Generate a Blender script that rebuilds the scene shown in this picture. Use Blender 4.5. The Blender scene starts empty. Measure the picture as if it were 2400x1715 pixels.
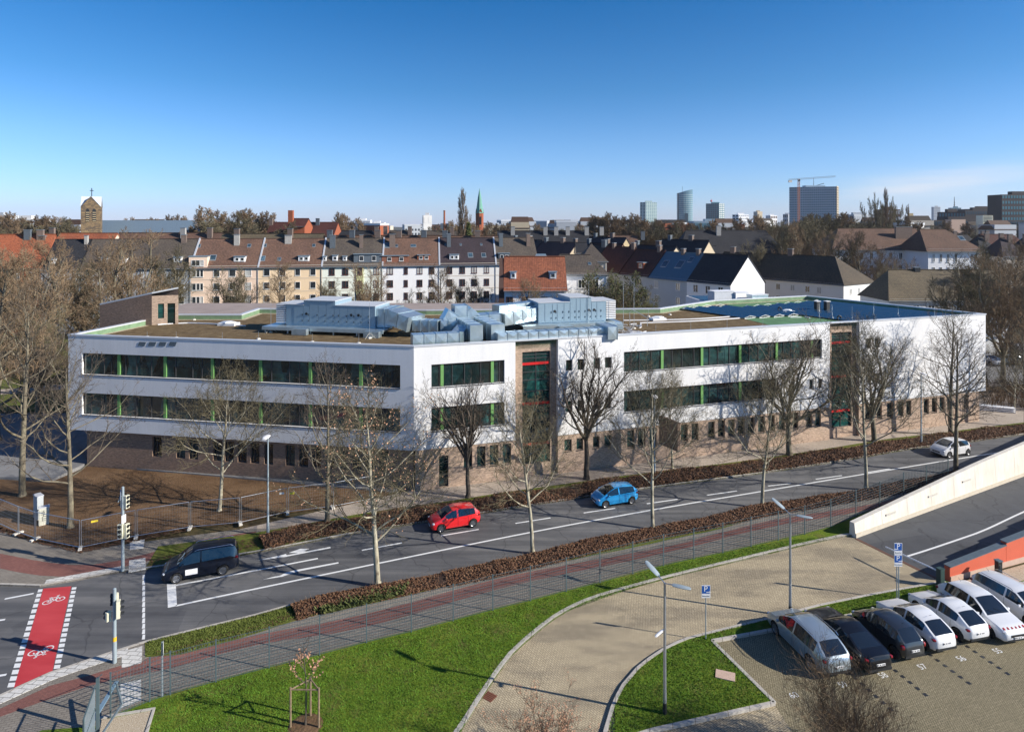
import bpy, bmesh, math, random
from mathutils import Vector, Matrix
R = math.radians
sc = bpy.context.scene
# ------------------------------------------------------------------ camera, world, sun, exposure
FL, HC, CX, HY = 1520.0, 22.0, 1200.0, 527.0      # focal length in px of the 2400 px photo, camera height, horizon row
cam_d = bpy.data.cameras.new("camera"); cam = bpy.data.objects.new("camera", cam_d)
sc.collection.objects.link(cam); sc.camera = cam
cam.location = (0, 0, HC); cam.rotation_euler = (R(90), 0, 0)
cam_d.sensor_fit = 'HORIZONTAL'; cam_d.sensor_width = 36.0; cam_d.lens = FL/2400*36
cam_d.shift_y = -(857.5-HY)/2400; cam_d.clip_start = 0.5; cam_d.clip_end = 20000
SUN_AZ = Vector((0.9625, -0.2712)); SUN_EL = R(26.7)
w = bpy.data.worlds.new("World"); sc.world = w; w.use_nodes = True
nt = w.node_tree; nt.nodes.clear()
wo = nt.nodes.new('ShaderNodeOutputWorld'); bg = nt.nodes.new('ShaderNodeBackground')
sky = nt.nodes.new('ShaderNodeTexSky'); sky.sky_type = 'NISHITA'; sky.sun_disc = False
sky.sun_elevation = SUN_EL; sky.sun_rotation = math.atan2(SUN_AZ.x, SUN_AZ.y)
sky.altitude = 0; sky.air_density = 1.0; sky.dust_density = 0.25; sky.ozone_density = 3.0
geo = nt.nodes.new('ShaderNodeTexCoord'); sep = nt.nodes.new('ShaderNodeSeparateXYZ')
nt.links.new(geo.outputs['Generated'], sep.inputs[0])
ramp = nt.nodes.new('ShaderNodeValToRGB')
SKYRAMP = [(0.0,(1.08,1.28,2.25)),(0.05,(.94,1.25,1.95)),(0.12,(0.76,1.16,1.72)),(0.20,(0.44,.98,1.46)),(0.33,(0.15,0.80,1.34)),(0.6,(0.5,0.8,1.25))]
ramp.color_ramp.elements[0].position = 0; ramp.color_ramp.elements[0].color = (*SKYRAMP[0][1],1)
ramp.color_ramp.elements[1].position = SKYRAMP[-1][0]; ramp.color_ramp.elements[1].color = (*SKYRAMP[-1][1],1)
for p_, c_ in SKYRAMP[1:-1]:
    e_ = ramp.color_ramp.elements.new(p_); e_.color = (*c_,1)
nt.links.new(sep.outputs['Z'], ramp.inputs[0])
mx = nt.nodes.new('ShaderNodeMix'); mx.data_type = 'RGBA'; mx.blend_type = 'MULTIPLY'; mx.inputs[0].default_value = 1
nt.links.new(sky.outputs[0], mx.inputs[6]); nt.links.new(ramp.outputs[0], mx.inputs[7])
# thin cirrus streaks low in the right of the sky
mp = nt.nodes.new('ShaderNodeMapping'); mp.inputs['Scale'].default_value = (5,5,60); mp.inputs['Rotation'].default_value = (0, R(5), 0)
nt.links.new(geo.outputs['Generated'], mp.inputs[0])
cn = nt.nodes.new('ShaderNodeTexNoise'); cn.inputs['Scale'].default_value = 1.2; cn.inputs['Detail'].default_value = 5
nt.links.new(mp.outputs[0], cn.inputs['Vector'])
def wmath(op, a, b, c=None):
    n = nt.nodes.new('ShaderNodeMath'); n.operation = op
    for i, v in enumerate((a, b, c)):
        if v is None: continue
        if isinstance(v, (int, float)): n.inputs[i].default_value = v
        else: nt.links.new(v, n.inputs[i])
    return n.outputs[0]
def bump_(v, c, wd):   # smooth window round c
    t = wmath('SUBTRACT', v, c); t = wmath('DIVIDE', t, wd); t = wmath('MULTIPLY', t, t); t = wmath('MULTIPLY', t, -1.0)
    return wmath('POWER', 2.718, t)
zc = wmath('SUBTRACT', sep.outputs['Z'], wmath('MULTIPLY', wmath('SUBTRACT', sep.outputs['X'], 0.5), 0.10))
msk = wmath('MULTIPLY', bump_(zc, 0.050, 0.018), bump_(sep.outputs['X'], 0.54, 0.09))
cl = wmath('MULTIPLY', msk, wmath('MULTIPLY_ADD', cn.outputs['Fac'], 1.5, -0.42))
mx2 = nt.nodes.new('ShaderNodeMix'); mx2.data_type = 'RGBA'
nt.links.new(cl, mx2.inputs[0]); nt.links.new(mx.outputs[2], mx2.inputs[6]); mx2.inputs[7].default_value = (9.5,9.3,9.7,1)
nt.links.new(mx2.outputs[2], bg.inputs[0]); bg.inputs[1].default_value = 0.059
nt.links.new(bg.outputs[0], wo.inputs[0])
sun_d = bpy.data.lights.new("sun", 'SUN'); sun = bpy.data.objects.new("sun", sun_d); sc.collection.objects.link(sun)
sun_d.energy = 4.8; sun_d.angle = R(0.5); sun_d.color = (1.0, 0.93, 0.83)
sd = Vector((SUN_AZ.x*math.cos(SUN_EL), SUN_AZ.y*math.cos(SUN_EL), math.sin(SUN_EL)))
sun.rotation_euler = sd.to_track_quat('Z', 'Y').to_euler(); sun.location = (60, -20, 60)
sc.view_settings.view_transform = 'Standard'; sc.view_settings.look = 'None'
sc.view_settings.exposure = 0.72; sc.view_settings.gamma = 1.0
sc.render.engine = 'CYCLES'
sc.cycles.max_bounces = 6; sc.cycles.transparent_max_bounces = 8; sc.cycles.volume_bounces = 0
# ------------------------------------------------------------------ photo pixel (2400 px wide) -> world
def G(x, y, z=0.0):
    d = (y-HY); Y = FL*(HC-z)/d
    return Vector(((x-CX)/FL*Y, Y, z))
def P(x, y, Y): return Vector(((x-CX)/FL*Y, Y, HC-(y-HY)/FL*Y))
def GX(x, Y): return (x-CX)/FL*Y
def GZ(y, Y): return HC-(y-HY)/FL*Y
# ------------------------------------------------------------------ helpers
C = sc.collection
def tag(o, label=None, cat=None, group=None, kind=None):
    if label: o['label'] = label
    if cat: o['category'] = cat
    if group: o['group'] = group
    if kind: o['kind'] = kind
    return o
def empty(name, label, cat, loc=(0,0,0), rz=0, group=None):
    o = bpy.data.objects.new(name, None); C.objects.link(o); o.location = loc; o.rotation_euler = (0,0,rz)
    return tag(o, label, cat, group)
class MB:
    def __init__(s): s.v = []; s.f = []; s.m = []
    def add(s, vs, fs, mi=0):
        b = len(s.v); s.v += [tuple(q) for q in vs]
        for f in fs: s.f.append([b+i for i in f]); s.m.append(mi)
    def quad(s, a, b, c, d, mi=0): s.add([a,b,c,d], [(0,1,2,3)], mi)
    def box(s, c, sz, rz=0, mi=0, M=None):
        hx, hy, hz = sz[0]/2, sz[1]/2, sz[2]/2; cs, sn = math.cos(rz), math.sin(rz); vs = []
        for z in (-hz, hz):
            for x, y in ((-hx,-hy),(hx,-hy),(hx,hy),(-hx,hy)):
                q = Vector((x*cs-y*sn+c[0], x*sn+y*cs+c[1], z+c[2]))
                vs.append(M @ q if M else q)
        s.add(vs, [(3,2,1,0),(4,5,6,7),(0,1,5,4),(1,2,6,5),(2,3,7,6),(3,0,4,7)], mi)
    def prism(s, poly, z0, z1, mi=0, mside=None):
        n = len(poly)
        a = sum(poly[i][0]*poly[(i+1)%n][1]-poly[(i+1)%n][0]*poly[i][1] for i in range(n))
        if a < 0: poly = poly[::-1]
        vs = [(p[0],p[1],z0) for p in poly]+[(p[0],p[1],z1) for p in poly]
        s.add(vs, [tuple(range(n,2*n))], mi); s.add(vs, [tuple(range(n-1,-1,-1))]+[(i,(i+1)%n,n+(i+1)%n,n+i) for i in range(n)], mi if mside is None else mside)
    def tube(s, a, b, r0, r1=None, n=6, mi=0, cap=True):
        a = Vector(a); b = Vector(b); r1 = r0 if r1 is None else r1
        d = b-a; L = d.length
        if L < 1e-6: return
        d /= L; u = d.orthogonal().normalized(); v = d.cross(u); vs = []
        for c, r in ((a,r0),(b,r1)):
            for i in range(n):
                t = 2*math.pi*i/n; vs.append(c+u*(r*math.cos(t))+v*(r*math.sin(t)))
        fs = [(i,(i+1)%n,n+(i+1)%n,n+i) for i in range(n)]
        if cap: fs += [tuple(range(n-1,-1,-1)), tuple(range(n,2*n))]
        s.add(vs, fs, mi)
    def path(s, pts, rs, n=3, mi=0):
        pts = [Vector(p) for p in pts]; vs = []; k = len(pts)
        u = (pts[1]-pts[0]).orthogonal().normalized()
        for i, p in enumerate(pts):
            d = (pts[min(i+1,k-1)]-pts[max(i-1,0)]).normalized()
            u = (u-d*u.dot(d)).normalized(); v = d.cross(u); r = rs[i]
            for j in range(n):
                t = 2*math.pi*j/n; vs.append(p+u*(r*math.cos(t))+v*(r*math.sin(t)))
        fs = [(i*n+j, i*n+(j+1)%n, (i+1)*n+(j+1)%n, (i+1)*n+j) for i in range(k-1) for j in range(n)]
        s.add(vs, fs, mi)
    def lathe(s, prof, n=16, c=(0,0,0), mi=0):
        vs = []; k = len(prof)
        for r, z in prof:
            for j in range(n):
                t = 2*math.pi*j/n; vs.append((c[0]+r*math.cos(t), c[1]+r*math.sin(t), c[2]+z))
        s.add(vs, [(i*n+j, i*n+(j+1)%n, (i+1)*n+(j+1)%n, (i+1)*n+j) for i in range(k-1) for j in range(n)], mi)
    def mesh(s, name, mats):
        me = bpy.data.meshes.new(name); me.from_pydata(s.v, [], s.f)
        for m in (mats if isinstance(mats, (list, tuple)) else [mats]): me.materials.append(m)
        if any(s.m): me.polygons.foreach_set('material_index', s.m)
        me.update(); return me
    def build(s, name, mats, parent=None, smooth=False, **kw):
        me = s.mesh(name, mats)
        if smooth:
            me.polygons.foreach_set('use_smooth', [True]*len(me.polygons)); me.set_sharp_from_angle(angle=R(40))
        o = bpy.data.objects.new(name, me); C.objects.link(o)
        if parent: o.parent = parent
        if kw: tag(o, **kw)
        return o
def inst(name, me, parent=None, loc=(0,0,0), rz=0, s=1.0):
    o = bpy.data.objects.new(name, me); C.objects.link(o); o.parent = parent; o.location = loc
    o.rotation_euler = (0,0,rz); o.scale = (s,s,s) if isinstance(s,(int,float)) else s
    return o
def kids(o): return [c for c in bpy.data.objects if c.parent == o]
def copy_tree(o, loc=None, rz=None, scale=None, label=None, group=None, parent=None, ch=None):
    c = o.copy(); C.objects.link(c); c.parent = parent
    if loc is not None: c.location = loc
    if rz is not None: c.rotation_euler = (0,0,rz)
    if scale is not None: c.scale = (scale,)*3 if isinstance(scale,(int,float)) else scale
    if label: c['label'] = label
    if group: c['group'] = group
    for k in (ch if ch is not None else kids(o)): copy_tree(k, parent=c)
    return c
def smoothline(pts, step=1.2):
    pts = [Vector((p[0],p[1],0)) for p in pts]; out = []
    for i in range(len(pts)-1):
        p0 = pts[max(i-1,0)]; p1 = pts[i]; p2 = pts[i+1]; p3 = pts[min(i+2,len(pts)-1)]
        n = max(1, int((p2-p1).length/step))
        for k in range(n):
            t = k/n
            out.append(0.5*((2*p1)+(p2-p0)*t+(2*p0-5*p1+4*p2-p3)*t*t+(3*p1-p0-3*p2+p3)*t**3))
    out.append(pts[-1]); return out
def offset(line, d):
    out = []; n = len(line)
    for i in range(n):
        t = (line[min(i+1,n-1)]-line[max(i-1,0)]); t.z = 0; t.normalize()
        out.append(line[i]+Vector((-t.y,t.x,0))*d)
    return out
def ribbon(mb, line, d0, d1, z0, z1, mi=0):
    a = offset(line, d0); b = offset(line, d1); n = len(line)
    vs = [(p.x,p.y,z0) for p in a]+[(p.x,p.y,z1) for p in a]+[(p.x,p.y,z1) for p in b]+[(p.x,p.y,z0) for p in b]
    fs = []
    for i in range(n-1):
        for k in range(3): fs.append((k*n+i, k*n+i+1, (k+1)*n+i+1, (k+1)*n+i))
    fs += [(0,n,2*n,3*n),(n-1,4*n-1,3*n-1,2*n-1)]
    mb.add(vs, fs, mi)
# ------------------------------------------------------------------ materials
class NT:
    def __init__(s, name):
        s.m = bpy.data.materials.new(name); s.m.use_nodes = True; s.t = s.m.node_tree
        s.b = s.t.nodes['Principled BSDF']; s.tc = None
    def n(s, k, **kw):
        n = s.t.nodes.new(k)
        for a, v in kw.items():
            if a.startswith('i_'): n.inputs[a[2:].replace('_',' ')].default_value = v
            else: setattr(n, a, v)
        return n
    def l(s, a, b): s.t.links.new(a, b)
    def co(s, scale=(1,1,1), rot=(0,0,0), kind='Object'):
        tc = s.n('ShaderNodeTexCoord'); mp = s.n('ShaderNodeMapping')
        mp.inputs['Scale'].default_value = scale; mp.inputs['Rotation'].default_value = rot
        s.l(tc.outputs[kind], mp.inputs[0]); return mp.outputs[0]
    def noise(s, vec, scale, detail=3, rough=.55):
        n = s.n('ShaderNodeTexNoise'); n.inputs['Scale'].default_value = scale
        n.inputs['Detail'].default_value = detail; n.inputs['Roughness'].default_value = rough
        s.l(vec, n.inputs['Vector']); return n.outputs['Fac']
    def ramp(s, fac, stops):
        r = s.n('ShaderNodeValToRGB'); e = r.color_ramp.elements
        e[0].position = stops[0][0]; e[0].color = (*stops[0][1],1); e[1].position = stops[-1][0]; e[1].color = (*stops[-1][1],1)
        for p, c in stops[1:-1]: q = e.new(p); q.color = (*c,1)
        s.l(fac, r.inputs[0]); return r.outputs[0]
    def mix(s, fac, a, b, mode='MIX'):
        m = s.n('ShaderNodeMix'); m.data_type = 'RGBA'; m.blend_type = mode
        for i, v in ((0,fac),(6,a),(7,b)):
            if isinstance(v, (int,float)): m.inputs[i].default_value = v
            elif isinstance(v, tuple): m.inputs[i].default_value = (*v,1)
            else: s.l(v, m.inputs[i])
        return m.outputs[2]
    def col(s, c):
        if isinstance(c, tuple): s.b.inputs['Base Color'].default_value = (*c,1)
        else: s.l(c, s.b.inputs['Base Color'])
    def bump(s, h, strength=.3, dist=.05):
        b = s.n('ShaderNodeBump'); b.inputs['Strength'].default_value = strength; b.inputs['Distance'].default_value = dist
        s.l(h, b.inputs['Height']); s.l(b.outputs[0], s.b.inputs['Normal'])
    def p(s, rough=.7, metal=0, spec=.5, coat=0):
        s.b.inputs['Roughness'].default_value = rough; s.b.inputs['Metallic'].default_value = metal
        s.b.inputs['Specular IOR Level'].default_value = spec; s.b.inputs['Coat Weight'].default_value = coat
        return s.m
_mc = {}
def flat(name, c, rough=.6, metal=0, var=.12, sc_=3.0, spec=.4, coat=0, bmp=0):
    if name in _mc: return _mc[name]
    t = NT(name); v = t.co(); n = t.noise(v, sc_, 4)
    t.col(t.ramp(n, [(.25, tuple(x*(1-var) for x in c)), (.75, tuple(min(1,x*(1+var)) for x in c))]))
    if bmp: t.bump(t.noise(v, sc_*12, 2), bmp, .02)
    _mc[name] = t.p(rough, metal, spec, coat); return _mc[name]
def brickmat(name, c1, c2, mortar, bw=.25, bh=.075, axis_rot=(0,0,0), ms=.012, var=.25):
    # facade local coords: x along the wall, z up
    t = NT(name); v = t.co(kind='UV')
    b = t.n('ShaderNodeTexBrick'); b.offset = .5; b.inputs['Scale'].default_value = 1
    b.inputs['Brick Width'].default_value = bw; b.inputs['Row Height'].default_value = bh
    b.inputs['Mortar Size'].default_value = ms; b.inputs['Bias'].default_value = 0.0
    b.inputs['Color1'].default_value = (*c1,1); b.inputs['Color2'].default_value = (*c2,1); b.inputs['Mortar'].default_value = (*mortar,1)
    t.l(v, b.inputs['Vector'])
    v2 = t.co(scale=(1,3,1), kind='UV'); n = t.noise(v2, 3.3, 5, .75); n2 = t.noise(v, .35, 3)
    c = t.mix(1.0, b.outputs['Color'], t.ramp(n, [(.33,(1-var*1.6,)*3),(.5,(1,1,1)),(.68,(1+var,)*3)]), 'MULTIPLY')
    c = t.mix(1.0, c, t.ramp(n2, [(.3,(.88,.88,.88)),(.7,(1.08,1.06,1.04))]), 'MULTIPLY')
    t.col(c); return t.p(.85)
def paver(name, c1, c2, mortar, w_, h_, rz=0, ms=.008, big=.18, herring=False, stain=None):
    t = NT(name); v = t.co(rot=(0,0,rz))
    b = t.n('ShaderNodeTexBrick'); b.offset = .5; b.inputs['Scale'].default_value = 1
    b.inputs['Brick Width'].default_value = w_; b.inputs['Row Height'].default_value = h_; b.inputs['Mortar Size'].default_value = ms
    b.inputs['Color1'].default_value = (*c1,1); b.inputs['Color2'].default_value = (*c2,1); b.inputs['Mortar'].default_value = (*mortar,1)
    t.l(v, b.inputs['Vector']); c = b.outputs['Color']
    if herring:
        v3 = t.co(rot=(0,0,rz+R(90))); b2 = t.n('ShaderNodeTexBrick'); b2.offset = .5
        for k in ('Scale','Brick Width','Row Height','Mortar Size','Color1','Color2','Mortar'): b2.inputs[k].default_value = b.inputs[k].default_value
        t.l(v3, b2.inputs['Vector']); ck = t.n('ShaderNodeTexChecker'); ck.inputs['Scale'].default_value = 1/(2*w_)
        v4 = t.co(rot=(0,0,rz+R(45))); t.l(v4, ck.inputs['Vector']); c = t.mix(ck.outputs['Fac'], c, b2.outputs['Color'])
    n = t.noise(t.co(), .25, 5, .6); n1 = t.noise(t.co(), 9, 3, .6)
    c = t.mix(1.0, c, t.ramp(n, [(.3,(1-big,)*3),(.7,(1+big*.6,)*3)]), 'MULTIPLY')
    c = t.mix(1.0, c, t.ramp(n1, [(.3,(.86,)*3),(.7,(1.12,)*3)]), 'MULTIPLY')
    if stain:
        n4 = t.noise(t.co(scale=(.35,1.2,1), rot=(0,0,stain)), .55, 4, .6)
        c = t.mix(1.0, c, t.ramp(n4, [(.40,(.72,.72,.74)),(.56,(1.05,1.04,1.02))]), 'MULTIPLY')
    t.col(c); t.bump(n1, .15, .02); return t.p(.88, spec=.25)
def asphalt(name, c, streak=None, patch=.15):
    t = NT(name); v = t.co(); n = t.noise(v, .12, 5, .6); f = t.noise(v, 45, 2, .7); m_ = t.noise(v, 1.1, 5, .65)
    a = t.ramp(n, [(.3, tuple(x*(1-patch) for x in c)), (.7, tuple(x*(1+patch) for x in c))])
    a = t.mix(1.0, a, t.ramp(f, [(.3,(.8,)*3),(.7,(1.22,)*3)]), 'MULTIPLY')
    a = t.mix(1.0, a, t.ramp(m_, [(.3,(.9,)*3),(.7,(1.1,)*3)]), 'MULTIPLY')
    if streak is not None:
        vs = t.co(scale=(.05,1.1,1), rot=(0,0,streak)); s_ = t.noise(vs, 1.2, 4, .6)
        a = t.mix(1.0, a, t.ramp(s_, [(.36,(.72,.73,.75)),(.52,(1,1,1)),(.66,(1.3,1.28,1.24))]), 'MULTIPLY')
    pv = t.n('ShaderNodeTexVoronoi'); pv.inputs['Scale'].default_value = .16; t.l(t.co(scale=(1,2.2,1), rot=(0,0,R(-14))), pv.inputs['Vector'])
    a = t.mix(1.0, a, t.ramp(pv.outputs['Color'], [(.2,(.86,.86,.87)),(.5,(1,1,1)),(.85,(1.10,1.09,1.07))]), 'MULTIPLY')
    ck = t.n('ShaderNodeTexVoronoi'); ck.feature = 'DISTANCE_TO_EDGE'; ck.inputs['Scale'].default_value = .22; wv = t.n('ShaderNodeVectorMath'); wv.operation = 'ADD'; nn_ = t.n('ShaderNodeTexNoise'); nn_.inputs['Scale'].default_value = .8; t.l(t.co(), nn_.inputs['Vector']); t.l(t.co(), wv.inputs[0]); t.l(nn_.outputs['Color'], wv.inputs[1]); t.l(wv.outputs[0], ck.inputs['Vector'])
    a = t.mix(1.0, a, t.ramp(ck.outputs['Distance'], [(.0,(.62,.62,.63)),(.012,(1,1,1))]), 'MULTIPLY')
    t.col(a); t.bump(f, .3, .01); return t.p(.78, spec=.35)
def tiles(name, c1, c2, sx=.3, sz=.34, moss=0):
    # roof tiles: rows down the slope from UV
    t = NT(name); v = t.co(kind='UV'); b = t.n('ShaderNodeTexBrick'); b.offset = .0
    b.inputs['Scale'].default_value = 1; b.inputs['Brick Width'].default_value = sx; b.inputs['Row Height'].default_value = sz
    b.inputs['Mortar Size'].default_value = .035; b.inputs['Mortar Smooth'].default_value = .6
    b.inputs['Color1'].default_value = (*c1,1); b.inputs['Color2'].default_value = (*c2,1)
    b.inputs['Mortar'].default_value = (*tuple(x*.45 for x in c1),1); t.l(v, b.inputs['Vector'])
    n = t.noise(v, .22, 5, .6); n2 = t.noise(v, 2.5, 4, .7)
    c = t.mix(1.0, b.outputs['Color'], t.ramp(n, [(.3,(.75,.77,.8)),(.7,(1.25,1.22,1.18))]), 'MULTIPLY')
    c = t.mix(1.0, c, t.ramp(n2, [(.35,(.72,)*3),(.65,(1.22,)*3)]), 'MULTIPLY')
    if moss: c = t.mix(t.ramp(n2,[(.5,(0,0,0)),(.75,(moss,)*3)]), c, (.09,.09,.04))
    t.col(c); return t.p(.8, spec=.3)
def glassmat(name, c=(.012,.022,.022), var=True, rough=.04, spec=.8, sc_=.5):
    t = NT(name); v = t.co()
    if var:
        n = t.noise(v, sc_, 3, .6); t.col(t.ramp(n, [(.35, tuple(x*.5 for x in c)), (.6, c), (.72, tuple(x*2.4 for x in c))]))
    else: t.col(c)
    t.b.inputs['IOR'].default_value = 1.6
    return t.p(rough, spec=spec)
M = {}
M['white'] = (lambda t: (t.col(t.mix(1.0, t.mix(1.0, t.ramp(t.noise(t.co(scale=(1,1,.35)), .5, 5, .6), [(.3,(.69,.69,.69)),(.7,(.77,.765,.755))]), t.ramp(t.noise(t.co(scale=(2.2,2.2,.12)), 1.6, 4, .6), [(.36,(.965,.965,.96)),(.55,(1,1,1))]), 'MULTIPLY'),
     t.ramp(t.noise(t.co(), 14, 2), [(.3,(.96,)*3),(.7,(1.03,)*3)]), 'MULTIPLY')), t.bump(t.noise(t.co(), 60, 2), .12, .01), t.p(.85, spec=.2))[-1])(NT('white_render'))
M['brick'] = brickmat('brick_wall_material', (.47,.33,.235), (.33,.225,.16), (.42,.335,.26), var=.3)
M['brickd'] = brickmat('dark_shaded_brick_material', (.30,.19,.13), (.20,.13,.095), (.24,.175,.125), var=.3)  # same brick, with the shade of the left front put into its colour
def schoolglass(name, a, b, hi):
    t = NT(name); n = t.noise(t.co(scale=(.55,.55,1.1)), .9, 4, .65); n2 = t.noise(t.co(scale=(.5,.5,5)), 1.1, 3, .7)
    c = t.ramp(n, [(.34,a),(.52,b),(.68,tuple(x*1.9 for x in b))]); c = t.mix(t.ramp(n2, [(.62,(0,0,0)),(.70,(.55,.55,.55))]), c, hi)  # olive streaks paint room lights and reflections into the opaque pane colour
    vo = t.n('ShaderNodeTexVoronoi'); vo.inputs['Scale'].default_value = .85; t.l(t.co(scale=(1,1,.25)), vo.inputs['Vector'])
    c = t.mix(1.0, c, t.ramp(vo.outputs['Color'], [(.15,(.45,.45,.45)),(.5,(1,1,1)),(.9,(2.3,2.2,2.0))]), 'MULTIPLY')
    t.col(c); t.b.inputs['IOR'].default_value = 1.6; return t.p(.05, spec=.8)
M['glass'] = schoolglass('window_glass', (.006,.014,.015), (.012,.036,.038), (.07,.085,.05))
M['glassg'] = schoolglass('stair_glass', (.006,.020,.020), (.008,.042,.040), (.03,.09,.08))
M['hglass'] = glassmat('house_window_glass', (.035,.045,.055), rough=.08)
M['frame'] = flat('dark_window_frame', (.05,.05,.052), .45)
M['winwhite'] = flat('white_window_frame', (.72,.72,.70), .5, var=.04)
M['lime'] = flat('lime_column_paint', (.15,.33,.10), .5, var=.06)
M['red'] = flat('red_spandrel', (.55,.02,.02), .4, var=.05)
M['cap'] = flat('parapet_cap_metal', (.62,.64,.66), .4, metal=.3, var=.05)
M['membrane'] = flat('green_roof_membrane', (.15,.235,.135), .8, var=.25, sc_=1.5)
M['membrane2'] = flat('green_roof_sheet', (.09,.20,.085), .85, var=.3, sc_=1.0)
M['gravel'] = (lambda t: (t.col(t.ramp(t.noise(t.co(), 30, 3, .8), [(.3,(.10,.075,.05)),(.45,(.34,.26,.17)),(.55,(.5,.42,.30)),(.7,(.72,.66,.56))])), t.bump(t.noise(t.co(),30,2),.8,.04), t.p(.9))[-1])(NT('gravel_material'))
M['sedum'] = (lambda t: (t.col(t.mix(1.0, t.ramp(t.noise(t.co(), 1.2, 6, .7), [(.3,(.085,.06,.034)),(.5,(.15,.108,.062)),(.7,(.22,.17,.10))]), t.ramp(t.noise(t.co(), 22, 3, .8), [(.3,(.6,.6,.55)),(.7,(1.4,1.35,1.25))]), 'MULTIPLY')), t.bump(t.noise(t.co(),25,3),.7,.05), t.p(.95, spec=.1))[-1])(NT('roof_substrate'))
M['soil'] = (lambda t: (t.col(t.mix(1.0, t.ramp(t.noise(t.co(), .35, 6, .65), [(.3,(.10,.06,.034)),(.7,(.18,.115,.068))]), t.ramp(t.noise(t.co(), 9, 4, .75), [(.3,(.65,)*3),(.7,(1.35,1.32,1.25))]), 'MULTIPLY')), t.bump(t.noise(t.co(),7,4,.7),.8,.08), t.p(.95, spec=.1))[-1])(NT('bare_soil'))
def grassmat(name, a, b, c, dry=.0):
    t = NT(name); v = t.co(); n = t.noise(v, .35, 5, .65); n2 = t.noise(v, 5, 4, .75); n3 = t.noise(v, 38, 3, .8)
    k = t.ramp(n, [(.3,a),(.5,b),(.72,c)]); k = t.mix(1.0, k, t.ramp(n2, [(.3,(.68,.74,.6)),(.7,(1.35,1.25,1.2))]), 'MULTIPLY')
    k = t.mix(1.0, k, t.ramp(n3, [(.3,(.5,.55,.5)),(.7,(1.5,1.42,1.4))]), 'MULTIPLY')
    if dry: k = t.mix(t.ramp(t.noise(v,.9,4,.7), [(.50,(0,0,0)),(.72,(dry,)*3)]), k, (.14,.10,.045))
    t.col(k); t.bump(n3, .9, .06); return t.p(.9, spec=.15)
M['grass'] = grassmat('lawn_grass', (.075,.135,.012), (.105,.17,.016), (.16,.20,.03), .6)
M['verge'] = grassmat('verge_grass', (.07,.09,.018), (.10,.13,.024), (.13,.14,.035), .8)
M['parkgrass'] = grassmat('park_grass', (.09,.075,.03), (.09,.12,.03), (.15,.13,.05), .9)
M['ground'] = grassmat('earth_ground', (.06,.05,.03), (.09,.07,.042), (.08,.085,.04), .6)
M['road'] = asphalt('road_asphalt', (.108,.109,.112), R(-14))
M['ramp'] = asphalt('ramp_asphalt', (.074,.078,.084), None, .1)
M['yard'] = asphalt('yard_paving', (.20,.20,.20), None, .1)
M['drive'] = paver('drive_pavers', (.47,.40,.275), (.385,.325,.22), (.16,.13,.085), .20, .10, R(58), .012, .06, True, R(-40))
M['park'] = paver('parking_pavers', (.275,.235,.15), (.22,.19,.118), (.09,.078,.045), .20, .10, R(15), .012, .12, True)
M['side'] = paver('sidewalk_pavers', (.25,.225,.19), (.205,.185,.155), (.12,.105,.09), .30, .15, R(-16), .012, .2)
M['sidelight'] = paver('promenade_pavers', (.44,.375,.31), (.365,.31,.255), (.25,.21,.17), .24, .12, R(17), .012, .15)
M['bike'] = paver('bike_lane_pavers', (.24,.105,.085), (.20,.085,.07), (.13,.07,.06), .20, .10, R(-16), .01, .22)
M['kerb'] = paver('kerb_stone', (.46,.43,.38), (.40,.375,.335), (.2,.18,.16), 1.0, 3.0, R(10), .02, .12)
M['slab'] = paver('white_tactile_slabs', (.62,.61,.57), (.55,.54,.51), (.25,.24,.22), .60, .30, R(5), .02, .12)
M['line'] = (lambda t: (t.col(t.mix(t.ramp(t.noise(t.co(), 14, 4, .8), [(.58,(0,0,0)),(.72,(.7,.7,.7))]), (.70,.71,.70), (.2,.2,.2))), t.p(.6))[-1])(NT('road_marking_paint'))
M['redlane'] = (lambda t: (t.col(t.mix(1.0, t.ramp(t.noise(t.co(scale=(.3,1,1),rot=(0,0,R(20))), .8, 4), [(.35,(.42,.028,.034)),(.65,(.52,.055,.06))]), t.ramp(t.noise(t.co(),40,2), [(.3,(.85,)*3),(.7,(1.1,)*3)]), 'MULTIPLY')), t.p(.7))[-1])(NT('red_crossing_paint'))
M['conc'] = (lambda t: (t.col(t.mix(1.0, t.ramp(t.noise(t.co(scale=(1,1,.4)), .8, 6, .6), [(.3,(.60,.56,.48)),(.7,(.72,.68,.60))]), t.ramp(t.noise(t.co(scale=(3,3,.6)), 2, 4), [(.4,(.93,)*3),(.62,(1.03,)*3)]), 'MULTIPLY')), t.bump(t.noise(t.co(),40,2),.15,.01), t.p(.8))[-1])(NT('fair_faced_concrete'))
M['redwall'] = flat('red_render', (.52,.105,.055), .85, var=.08, sc_=1.2, bmp=.1)
M['pinkbase'] = flat('pale_plinth', (.50,.36,.28), .85, var=.08)
M['slate'] = flat('slate_coping', (.10,.13,.15), .55, var=.12)
M['steel'] = flat('galvanised_steel', (.42,.45,.48), .38, metal=.75, var=.12)
M['pole'] = flat('grey_painted_steel', (.30,.36,.39), .45, metal=.2, var=.1)
M['postgreen'] = flat('fence_grey_green', (.075,.11,.12), .5, var=.1)
M['dark'] = flat('dark_plastic', (.02,.022,.024), .5)
M['cream'] = flat('cream_signal_housing', (.68,.66,.50), .5, var=.05)
M['signw'] = flat('white_sign_face', (.78,.78,.78), .45, var=.02)
M['signb'] = flat('blue_sign_face', (.01,.09,.36), .4, var=.03)
M['wood'] = flat('weathered_wood', (.22,.16,.10), .85, var=.3, sc_=8)
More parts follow.
